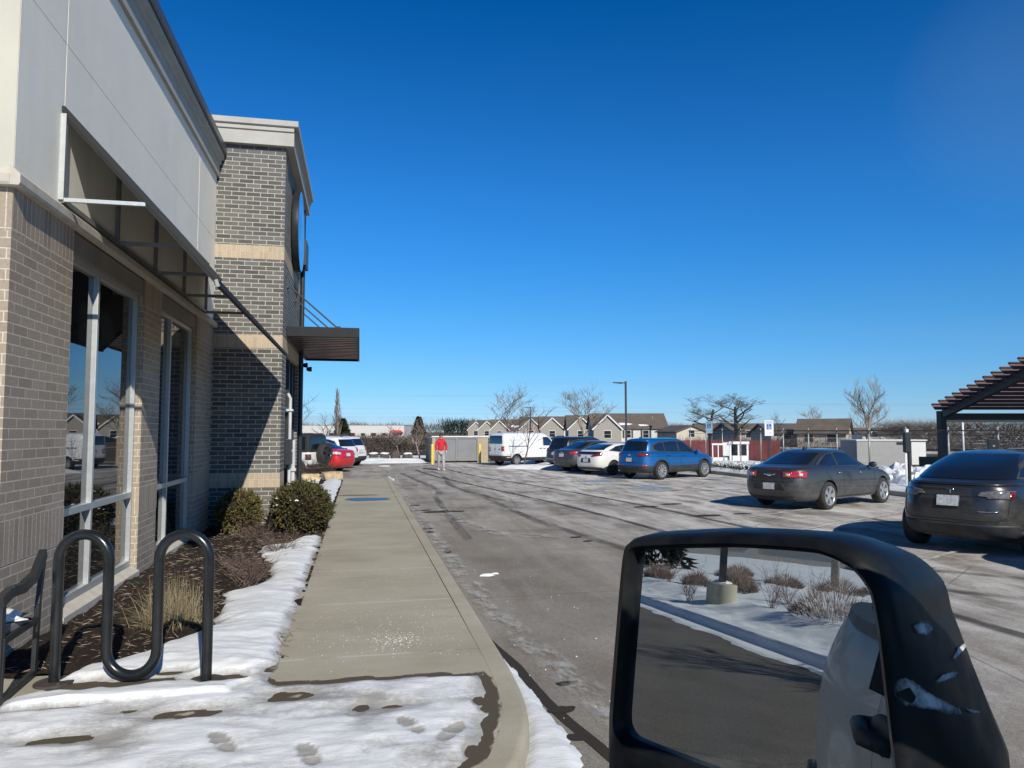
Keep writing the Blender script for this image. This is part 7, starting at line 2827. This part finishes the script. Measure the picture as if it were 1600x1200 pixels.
# bench
BN = thing('bench', 'dark metal bench with curved arm and stone-coloured seat at the left edge', 'bench', (-2.45, 5.6, 0.15))
MT['bench_metal'] = simple('bench_dark_metal', (0.018, 0.02, 0.021), 0.45, var=0.2, scale=9)
MT['seat_stone'] = simple('weathered_seat', (0.20, 0.185, 0.165), 0.85, var=0.2, scale=12, bump=0.3, bscale=60)
bx = -2.23
mb = MB()
f0, f1 = Vector((bx, 5.38, 0.15)), Vector((bx - 0.03, 5.98, 0.15))
for a, b, w_ in ((f0, f0 + Vector((0, 0.0, 0.66)), 0.055), (f1, f1 + Vector((0, 0.03, 0.5)), 0.05), (f1 + Vector((0, 0.03, 0.5)), f1 + Vector((0, 0.10, 0.86)), 0.045)):
    mb.bar(a, b, 0.03, w_, up=(0, 1, 0))
arm = [f0 + Vector((0, -0.04, 0.66)), f0 + Vector((0, 0.10, 0.70)), f0 + Vector((0, 0.28, 0.69)), f0 + Vector((0, 0.46, 0.73)), f1 + Vector((0, 0.09, 0.86))]
for a, b in zip(arm, arm[1:]):
    mb.bar(a, b, 0.05, 0.07)
mb.bar(f0 + Vector((0, 0, 0.40)), f1 + Vector((0, 0.02, 0.40)), 0.03, 0.045)
mb.bar(f0 + Vector((0, 0, 0.03)), f1 + Vector((0, 0.0, 0.03)), 0.03, 0.04)
mb.bar(f0 + Vector((0, 0.02, 0.42)), f0 + Vector((-.0, -0.0, 0.05)), 0.03, 0.04)
mb.build('end_frame', MT['bench_metal'], BN, bevel=0.004)
mb = MB()
mb.box(bx - 1.6, bx - 0.02, 5.44, 5.92, 0.56, 0.62)
mb.build('seat', MT['seat_stone'], BN, bevel=0.012)
mb = MB()
f0b = Vector((bx - 1.6, 5.38, 0.15))
mb.bar(f0b, f0b + Vector((0, 0, .66)), 0.03, 0.055, up=(0, 1, 0))
mb.bar(f0b + Vector((0, .6, 0)), f0b + Vector((0, .7, .86)), 0.03, 0.05, up=(0, 1, 0))
mb.bar(f0b + Vector((0, -.04, .66)), f0b + Vector((0, .69, .80)), 0.05, 0.06)
mb.build('end_frame', MT['bench_metal'], BN)
mb = MB()
mb.blob((bx - 0.42, 5.72, 0.62), (0.42, 0.20, 0.085), 4, 4, 0.25, 2.5, 0.0)
tag(mb.build('snow', MT['snow'], None, smooth=True), 'cushion of snow left on the bench seat', 'snow', kind='stuff')

# ------------------------------------------------------------------ pickup the picture was taken from
HD_ = R(77)
Hv = Vector((math.sin(HD_), math.cos(HD_), 0))
Nv = Vector((-Hv.y, Hv.x, 0))
TR = thing('pickup_truck', 'white pickup truck with black door mirror, the vehicle the view looks out of', 'pickup truck', (0, 0, 0))


def tv(a, b, z):
    """truck frame: a forward, b to the left of the eye"""
    return Vector((Hv.x * a + Nv.x * b, Hv.y * a + Nv.y * b, z))


MT['truck_white_shaded'] = paint('shaded_white_truck_paint', (0.27, 0.285, 0.30), 0.0, 0.55, 0.9, (0.20, 0.195, 0.185), 0.2)  # white paint darkened and blued, its shade put into the colour
MT['cabin'] = simple('dark_cabin', (0.02, 0.02, 0.022), 0.8)


def side_profile(rows, stations, mat, name, close=True):
    """panel whose lateral place follows a height profile, pulled along the truck"""
    mb = MB()
    n = len(rows)
    vs = []
    for a, db, dz in stations:
        for b, z in rows:
            vs.append(tv(a, b + db, z + dz))
    fs = []
    for i in range(len(stations) - 1):
        for k in range(n - 1):
            fs.append((i * n + k, i * n + k + 1, (i + 1) * n + k + 1, (i + 1) * n + k))
    mb.add(vs, fs)
    return mb.build(name, mat, TR, smooth=True, sharp=45)


BL = 0.20   # left body side
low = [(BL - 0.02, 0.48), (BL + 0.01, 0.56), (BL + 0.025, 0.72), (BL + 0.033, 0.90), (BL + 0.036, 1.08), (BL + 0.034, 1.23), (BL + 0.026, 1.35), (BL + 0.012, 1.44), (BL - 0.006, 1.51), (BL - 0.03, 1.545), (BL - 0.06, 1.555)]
side_profile(low, [(-1.35, 0, 0), (-0.2, 0, 0), (0.75, 0, 0)], MT['truck_white_shaded'], 'door')
side_profile(low, [(0.757, 0, 0), (1.0, 0.0, 0), (1.3, 0.01, 0), (1.7, .0, 0), (2.1, -0.06, 0), (2.35, -0.2, 0)], MT['truck_white_shaded'], 'front_wing')
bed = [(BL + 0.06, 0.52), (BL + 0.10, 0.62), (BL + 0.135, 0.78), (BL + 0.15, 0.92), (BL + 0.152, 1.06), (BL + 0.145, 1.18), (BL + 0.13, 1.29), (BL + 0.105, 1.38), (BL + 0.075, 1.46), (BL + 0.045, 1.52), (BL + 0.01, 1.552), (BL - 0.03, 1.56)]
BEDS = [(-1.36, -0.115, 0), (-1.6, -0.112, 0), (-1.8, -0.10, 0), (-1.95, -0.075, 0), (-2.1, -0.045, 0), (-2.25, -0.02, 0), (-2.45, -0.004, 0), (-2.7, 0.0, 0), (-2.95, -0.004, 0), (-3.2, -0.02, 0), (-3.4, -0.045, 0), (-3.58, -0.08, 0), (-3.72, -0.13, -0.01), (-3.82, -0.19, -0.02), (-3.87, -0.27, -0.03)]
side_profile(bed, BEDS, MT['truck_white_shaded'], 'bed_side')
# far side, roof, bonnet, tail, floor
rb = -1.85
mb = MB()
mb.prism([(0, 0.48), (0, 1.55)], 'x', 0, 1) if False else None
mb.add([tv(2.35, rb + .1, .5), tv(-3.85, rb + .1, .5), tv(-3.85, rb + .1, 1.5), tv(2.35, rb + .1, 1.35)], [(0, 1, 2, 3)])
mb.add([tv(-3.87, rb + .1, .55), tv(-3.87, BL - .05, .55), tv(-3.87, BL - .05, 1.5), tv(-3.87, rb + .1, 1.5)], [(0, 1, 2, 3)])
mb.add([tv(2.37, rb + .15, .55), tv(2.37, BL - .05, .55), tv(2.37, BL - .05, 1.33), tv(2.37, rb + .15, 1.33)], [(0, 1, 2, 3)])
mb.add([tv(1.0, rb + .1, 1.46), tv(1.0, BL - .02, 1.46), tv(2.36, BL - .1, 1.34), tv(2.36, rb + .2, 1.34)], [(0, 1, 2, 3)])
mb.build('body', MT['truck_white_shaded'], TR)
mb = MB()
roof = [(-1.30, 2.06), (-0.9, 2.14), (-0.2, 2.16), (0.25, 2.12)]
for (a, z), (c, z2) in zip(roof, roof[1:]):
    mb.add([tv(a, 0.06, z - .06), tv(a, -0.1, z), tv(a, rb + .35, z), tv(a, rb + .2, z - .06), tv(c, 0.06, z2 - .06), tv(c, -0.1, z2), tv(c, rb + .35, z2), tv(c, rb + .2, z2 - .06)],
           [(0, 1, 5, 4), (1, 2, 6, 5), (2, 3, 7, 6)])
mb.build('roof', MT['truck_white_shaded'], TR)
mb = MB()
for b_, s in ((0.06, 1), (rb + .2, -1)):
    bb = BL - 0.02 if s > 0 else rb + .1
    mb.bar(tv(0.25, b_, 2.06), tv(1.0, bb, 1.46), 0.09, 0.06)
    mb.bar(tv(-1.28, b_, 2.02), tv(-1.34, bb, 1.46), 0.10, 0.10)
    mb.bar(tv(-0.45, b_, 2.10), tv(-0.47, bb, 1.46), 0.10, 0.05)
mb.build('pillar', MT['cabin'], TR)
mb = MB()
mb.add([tv(-1.34, BL - .05, .55), tv(1.0, BL - .05, .55), tv(1.0, rb + .12, .55), tv(-1.34, rb + .12, .55)], [(0, 1, 2, 3)])
mb.add([tv(-1.345, BL - .06, .5), tv(-1.345, rb + .12, .5), tv(-1.345, rb + .25, 2.0), tv(-1.345, 0.02, 2.0)], [(0, 1, 2, 3)])
mb.add([tv(-0.05, BL - .06, .55), tv(-0.05, rb + .12, .55), tv(-.05, rb + .12, 0.6), tv(-.05, BL - .06, .6)], [(0, 1, 2, 3)])
mb.add([tv(1.0, BL - .06, .5), tv(1.0, rb + .12, .5), tv(1.0, rb + .12, 1.45), tv(1.0, BL - .06, 1.45)], [(0, 1, 2, 3)])
mb.build('cabin', MT['cabin'], TR)
# bed cover and rail cap
mb = MB()
for a, c in ((-1.42, -3.8),):
    mb.add([tv(a, BL - .06, 1.575), tv(a, BL - .075, 1.60), tv(c, BL - .27, 1.56), tv(c, BL - .28, 1.575)], [(0, 1, 3, 2)])
    mb.add([tv(a, BL - .055, 1.56), tv(a, BL - .10, 1.60), tv(a, rb + .15, 1.60), tv(c, BL - .25, 1.545), tv(c, BL - .29, 1.58), tv(c, rb + .15, 1.58)], [(0, 1, 4, 3), (1, 2, 5, 4)])
mb.build('bed_cover', MT['trim'], TR)
mb = MB()
for i in range(len(BEDS) - 1):
    (a0, d0, e0), (a1, d1, e1) = BEDS[i], BEDS[i + 1]
    mb.add([tv(a0, BL + d0 + .034, e0 + 1.545), tv(a1, BL + d1 + .034, e1 + 1.545), tv(a1, BL + d1 + .02, e1 + 1.585), tv(a0, BL + d0 + .02, e0 + 1.585), tv(a1, BL + d1 - .07, e1 + 1.59), tv(a0, BL + d0 - .07, e0 + 1.59)], [(0, 1, 2, 3), (3, 2, 4, 5)])
mb.build('rail_cap', MT['trim'], TR)
mb = MB()
mb.add([tv(-0.50, BL - .055, 1.565), tv(-1.30, BL - .055, 1.565), tv(-1.26, 0.075, 2.0), tv(-0.48, 0.075, 2.05)], [(0, 1, 2, 3)])
mb.build('rear_door_window', MT['car_glass'], TR)
mb = MB()
for a0, a1 in ((-1.35, 0.74),):
    mb.add([tv(a0, BL - .022, 1.54), tv(a1, BL - .022, 1.54), tv(a1, BL - .05, 1.575), tv(a0, BL - .05, 1.575)], [(0, 1, 2, 3)])
mb.build('belt_strip', MT['trim'], TR)
mb = MB()
for a0 in (-0.47, -1.353):
    for (b0, z0), (b1, z1) in zip(low, low[1:]):
        mb.add([tv(a0 - .005, b0 + .0015, z0), tv(a0 + .005, b0 + .0015, z0), tv(a0 + .005, b1 + .0015, z1), tv(a0 - .005, b1 + .0015, z1)], [(0, 1, 2, 3)])
mb.build('seam', MT['well'], TR)
# rear wheel with flare, front wheel
for a in (-2.55, 1.35):
    w_ = add_wheel(TR, 0, 1, 0, 0.40, 0.27, 'five', MT['alloy_dark'])
    w_.location = tv(a, BL + 0.06, 0.40)
    w_.rotation_euler = (0, 0, R(90) - HD_ + math.pi)
    w2 = add_wheel(TR, 0, 1, 0, 0.40, 0.27, 'five', MT['alloy_dark'])
    w2.location = tv(a, rb + 0.2, 0.40)
    w2.rotation_euler = (0, 0, R(90) - HD_)
    mb = MB()
    n = 18
    for k in range(n):
        t0, t1 = R(-5 + 190 * k / n), R(-5 + 190 * (k + 1) / n)
        q = []
        for r_, b_ in ((0.44, BL + 0.06), (0.44, BL + 0.20), (0.54, BL + 0.18), (0.56, BL + 0.06)):
            for t in (t0, t1):
                q.append(tv(a + r_ * math.cos(t), b_, 0.42 + r_ * math.sin(t)))
        mb.add(q, [(0, 1, 3, 2), (2, 3, 5, 4), (4, 5, 7, 6)])
    mb.build('wheel_flare', MT['trim'], TR, smooth=True, sharp=40)
# door handle
mb = MB()
h0 = tv(-0.95, BL + 0.115, 1.20)
mb.tube([tv(-1.24, BL + .02, 1.395), tv(-1.20, BL + .075, 1.40), tv(-1.04, BL + .075, 1.40), tv(-1.00, BL + .02, 1.395)], 0.022, 8)
mb.blob(tuple(tv(-1.12, BL + .02, 1.395)), (0.10, 0.022, 0.05), 1, 3, 0.0)
mb.build('door_handle', MT['trim'], TR, smooth=True)

# ---- the door mirror
d_ = ray(1265, 865).normalized()
MN = (-Hv - d_).normalized()                     # glass normal: it looks back along the truck
MP = CAM + ray(1185, 1020).normalized() * 0.62
E1 = Vector((0, 0, 1)).cross(MN).normalized()    # to the right as the driver sees it
E2 = MN.cross(E1).normalized()


def on_glass(u, v):
    r = ray(u, v)
    t = (MP - CAM).dot(MN) / r.dot(MN)
    q = CAM + r * t - MP
    return Vector((q.dot(E1), q.dot(E2)))


# corners of the glass in its own plane, metres
gl = [on_glass(*p) for p in [(1012, 862), (1150, 858), (1285, 868), (1335, 890), (1362, 925), (1374, 990), (1388, 1110), (1402, 1240), (1380, 1262), (1240, 1240), (1110, 1197), (1000, 1155), (984, 1142), (980, 1120), (990, 990), (1000, 876)]]


def closed_spline(P, n):
    out = []
    m = len(P)
    for i in range(m):
        p0, p1, p2, p3 = P[i - 1], P[i], P[(i + 1) % m], P[(i + 2) % m]
        for k in range(n):
            t = k / n
            q = 0.5 * ((2 * p1) + (p2 - p0) * t + (2 * p0 - 5 * p1 + 4 * p2 - p3) * t * t + (3 * p1 - p0 - 3 * p2 + p3) * t ** 3)
            # keep the straight runs straight
            l = p1.lerp(p2, t)
            out.append(q.lerp(l, 0.45))
    return out


GL = closed_spline(gl, 6)
NG = len(GL)
gc = sum(GL, Vector((0, 0))) / NG


def outline(off, wr=0.0, wl=0.0, wt=0.0, wb=0.0):
    """the glass outline pushed outwards, with extra on each side"""
    out = []
    for i, p in enumerate(GL):
        t = (GL[(i + 2) % NG] - GL[i - 2]).normalized()
        nn = Vector((t.y, -t.x))
        if nn.dot(p - gc) < 0:
            nn = -nn
        q = p + nn * off
        q += Vector((max(0, nn.x) * wr * (0.35 + 0.65 * min(1, max(0, (gc.y + 0.05 - p.y) / 0.10))) - max(0, -nn.x) * wl, max(0, nn.y) * wt - max(0, -nn.y) * wb))
        out.append(q)
    return out


def P3(q, h):
    return MP + E1 * q.x + E2 * q.y + MN * h


MI = bpy.data.objects.new('side_mirror', None)
COL.objects.link(MI)
MI.parent = TR
MI.location = MP
gm = Mat('mirror_glass', 0.0, 1.0, 0.5)
gm.color((0.56, 0.60, 0.60))
gm.l(gm.range(gm.math('ADD', gm.noise(240, 4, 0.8, lo=0.55, hi=0.8), gm.math('MULTIPLY', gm.noise(14, 5, 0.7, lo=0.5, hi=0.8), 0.5)), 0, 1.2, 0.985, 0.72), gm.b.inputs['Metallic'])
mb = MB()
mb.add([P3(q, 0) for q in outline(0.004)], [tuple(range(NG))])
mb.build('mirror_glass', gm.m, MI)
hm = Mat('mirror_black_plastic', 0.4, 0, 0.22)
hn = hm.noise(30, 4, 0.6, lo=0.4, hi=0.7)
hm.color(hm.mix(hn, (0.005, 0.006, 0.008), (0.011, 0.013, 0.015)))
hm.rough(hm.range(hn, 0, 1, 0.38, 0.58))
hm.bump(hm.noise(260, 3, lo=0, hi=1), 0.10, 0.001)
MT['mirror_black'] = hm.m
rings = [(outline(0.001), -0.004), (outline(0.002), 0.010), (outline(0.005), 0.014), (outline(0.010, wb=0.075), 0.012), (outline(0.0135, wr=0.004, wb=0.085), 0.003),
         (outline(0.0155, wr=0.014, wt=0.001, wb=0.09), -0.022), (outline(0.015, wr=0.026, wt=0.0, wb=0.09), -0.06), (outline(0.009, wr=0.036, wb=0.085), -0.10), (outline(-0.004, wr=0.042, wb=0.075), -0.135), (outline(-0.026, wr=0.040, wb=0.06), -0.158), (outline(-0.065, wb=0.03), -0.168)]
mb = MB()
for o, h in rings:
    mb.v += [tuple(P3(q, h)) for q in o]
for i in range(len(rings) - 1):
    for k in range(NG):
        k2 = (k + 1) % NG
        mb.f.append((i * NG + k, i * NG + k2, (i + 1) * NG + k2, (i + 1) * NG + k))
        mb.mi.append(0)
mb.f.append(tuple((len(rings) - 1) * NG + k for k in range(NG)))
mb.mi.append(0)
hous = mb.build('housing', hm.m, MI, smooth=True, sharp=50)
hp = hous.data
bmh = bmesh.new()
bmh.from_mesh(hp)
HT = BVHTree.FromBMesh(bmh)
bmh.free()
sc = Mat('scuffed_plastic', 0.8, 0, 0.2)
sn_ = sc.noise(60, 5, 0.75, lo=0.40, hi=0.62)
sc.color(sc.mix(sn_, (0.32, 0.32, 0.31), (0.90, 0.88, 0.83)))
ea = sc.n('Attribute', attribute_name='edge')
sc.l(sc.range(sc.math('ADD', sc.math('MULTIPLY', ea.outputs['Fac'], 1.5), sc.noise(70, 6, 0.8, sc.co(loc=(1, 2, 3)), 0.2, 0.8)), 0.45, 1.15), sc.b.inputs['Alpha'])
SCUFFS = [[(1398, 1064), (1412, 1058), (1428, 1064), (1446, 1080), (1470, 1092), (1498, 1108), (1500, 1116), (1478, 1116), (1450, 1108), (1424, 1104), (1404, 1102), (1396, 1085)],
          [(1484, 1030), (1494, 1012), (1506, 1004), (1508, 1010), (1500, 1020), (1488, 1032)], [(1458, 1064), (1470, 1054), (1488, 1047), (1496, 1050), (1490, 1058), (1472, 1064), (1460, 1068)],
          [(1424, 978), (1436, 970), (1452, 972), (1456, 984), (1446, 994), (1430, 990)], [(1502, 1106), (1516, 1108), (1530, 1112), (1528, 1115), (1512, 1113)], [(1530, 1068), (1534, 1060), (1537, 1068), (1533, 1074)]]
for poly in SCUFFS:
    vs = []
    cx = (sum(p[0] for p in poly) / len(poly), sum(p[1] for p in poly) / len(poly))
    for p in poly + [cx]:
        r_ = ray(*p).normalized()
        h_ = HT.ray_cast(CAM - MP, r_)
        if h_[0] is not None:
            vs.append(h_[0] + MP + h_[1] * 0.0012)
    if len(vs) == len(poly) + 1:
        mb = MB()
        n = len(poly)
        mb.add(vs, [(i, (i + 1) % n, n) for i in range(n)])
        o = mb.build('scuff', sc.m, MI)
        al_ = o.data.attributes.new('edge', 'FLOAT', 'POINT')
        al_.data.foreach_set('value', [0.0] * n + [1.0])
# arm to the door
mb = MB()
q0 = P3(Vector((0.09, -0.13)), -0.06)
mb.tube([q0, q0.lerp(tv(0.52, BL + .02, 1.45), .5) + Vector((0, 0, -.01)), tv(0.52, BL + .0, 1.44)], [0.035, 0.03, 0.04], 10)
mb.build('arm', hm.m, MI, smooth=True)

# ------------------------------------------------------------------ what stands behind, seen in the mirror
LP = thing('lamp_post', 'square dark lamp post on a round concrete base in the snow, reflected in the mirror', 'lamp post', (-19.4, -1.95, 0.25))
mb = MB()
mb.box(-0.085, 0.085, -0.085, 0.085, 0.5, 6.5)
mb.build('pole', MT['steel_dark'], LP, world=False)
mb = MB()
mb.lathe([(0.0, 0.56), (0.36, 0.56), (0.38, 0.54), (0.38, -0.2), (0, -0.2)], 28, 'z')
mb.build('base', MT['kerb'], LP, world=False, smooth=True, sharp=40)
mb = MB()
mb.blob((-.1, 0, .57), (.2, .25, .07), 2, 3, .2)
mb.build('snow_cap', MT['snow'], LP, world=False)
mb = MB()
mb.box(0.1, 0.9, -0.15, 0.15, 6.35, 6.45)
mb.build('lamp_head', MT['steel_dark'], LP, world=False)
WP = thing('wooden_pole', 'round wooden pole standing in the snow, reflected in the mirror', 'pole', (-32, -8.0, 0.4))
mb = MB()
mb.tube([(0, 0, 0), (0, 0, 7)], [0.17, 0.14], 12)
mb.build('shaft', MT['pale'], WP, world=False, smooth=True)
mb = MB()
mb.box(-.9, .9, -.06, .06, 6.4, 6.55)
mb.build('cross_arm', MT['pale'], WP, world=False)
rg = random.Random(77)
sp = [(-16.6, -4.0, .62, 1.15), (-26.5, -3.4, .40, .6), (-28, -5.2, .42, .75), (-30.5, -3.6, .4, .6), (-27.5, -7.0, .5, .9), (-29, -8.9, .5, .9), (-24.5, -1.8, .35, .5), (-25.5, -0.6, .35, .55), (-23, -3.0, .4, .5), (-34, -4.5, .4, .7)]
for i, (x, y, h, r) in enumerate(sp):
    T = thing('dry_shrub', ['broad dry brown shrub beside the truck, reflected in the mirror', 'dry brown mound shrub on the snow, reflected left of centre', 'dry brown mound shrub on the snow, reflected at mid height', 'small dry shrub far back on the reflected snow', 'round dry shrub by the reflected wooden pole',
                            'larger dry shrub at the right of the reflected snow', 'low dry shrub left of the reflected lamp base', 'low dry shrub furthest left in the reflected snow', 'dry shrub just behind the reflected lamp base', 'faint dry shrub at the back of the reflected snow'][i], 'shrub', (x, y, west_z(x, y)), 0, 'dry shrubs reflected in the mirror')
    mb = MB()
    for _ in range(900):
        a, e = rg.uniform(0, 6.28), rg.random() ** .5
        o = Vector((r * e * math.cos(a), r * e * math.sin(a) * .8, h * (1 - e * e) * rg.random()))
        d = Vector((math.cos(a) * e, math.sin(a) * e, 1.0 + rg.gauss(0, .4))).normalized()
        s = d.orthogonal().normalized() * .012
        mb.add([o - s, o + s, o + d * rg.uniform(.12, .3)], [(0, 1, 2)])
    mb.build('twigs', MT['brown_twig'], T, world=False)
for i, (x, y, h) in enumerate([(-21, -3.9, .65), (-18.3, -3.0, .75), (-24, -0.9, .7), (-22.6, -5.0, .6), (-19.9, -1.2, .7)]):
    twig_shrub('bare_shrub', ['bare twiggy shrub right of the reflected lamp base', 'bare twiggy shrub in the middle of the reflected snow', 'bare twiggy shrub at the left of the reflected snow', 'bare twiggy shrub by the reflected wooden pole', 'bare twiggy shrub behind the reflected lamp base'][i], (x, y, west_z(x, y)), h, h * .6, 60 + i, 14, thick=0.008, group='bare shrubs reflected in the mirror')
conifer('dense dark evergreen at the left of the mirror reflection', (-34, -0.6, 0.2), 5.5, 2.0, 12, 3500)
bare_tree('bare_tree', 'bare tree south of the drive whose branch shadows cross the asphalt in the mirror', (-9.5, -9.0, 0.1), 6.2, 71, tr=0.12, lv=4, spread=0.6, mintw=0.012)
bare_tree('bare_tree', 'second bare tree south of the drive casting shadows on the reflected snow', (-19, -13.0, 0.1), 7.5, 72, tr=0.14, lv=3, spread=0.6, mintw=0.012)
woods('distant_woods', 'dark bare woods behind the reflected snow', 0, 1, 1, 674, 6, 10) if False else None
mb = MB()
for _ in range(7000):
    y = rg.uniform(-42, 14)
    x = -70 + rg.gauss(0, 2)
    z = rg.random() ** .8 * (4.5 + 2 * noise.noise(Vector((y * .2, 0, 3))))
    d = Vector((rg.gauss(0, .4), rg.gauss(0, .5), rg.gauss(.8, .4))).normalized()
    s = d.orthogonal().normalized() * .07
    o = Vector((x, y, z))
    mb.add([o - s, o + s, o + d * rg.uniform(.4, 1.1)], [(0, 1, 2)])
tag(mb.build('distant_woods', MT['hedge'], None), 'bare woods behind the snowy ground in the mirror', 'woods', kind='stuff')
for i, (x, y, w_, c, lab) in enumerate([(-62, -10, 7, 'sid_taupe', 'low taupe house at the back of the mirror reflection, left one'), (-63, -19, 9, 'sid_taupe', 'low wide taupe house at the back of the mirror reflection, middle one'), (-62, -29, 9, 'red_board', 'low red house at the back of the mirror reflection, right one')]):
    T = thing('reflected_house', lab, 'house', (x, y, 0.5), R(90))
    mb = MB()
    gable_wall(mb, 0, w_, 0, 6, 2.0, 3.6, 'x')
    mb.build('wall', MT[c], T, world=False)
    mb = MB()
    gable_roof(mb, 0, w_, 0, 6, 2.0, 3.6, 'x')
    mb.build('roof', MT['roof_grey'], T, world=False)
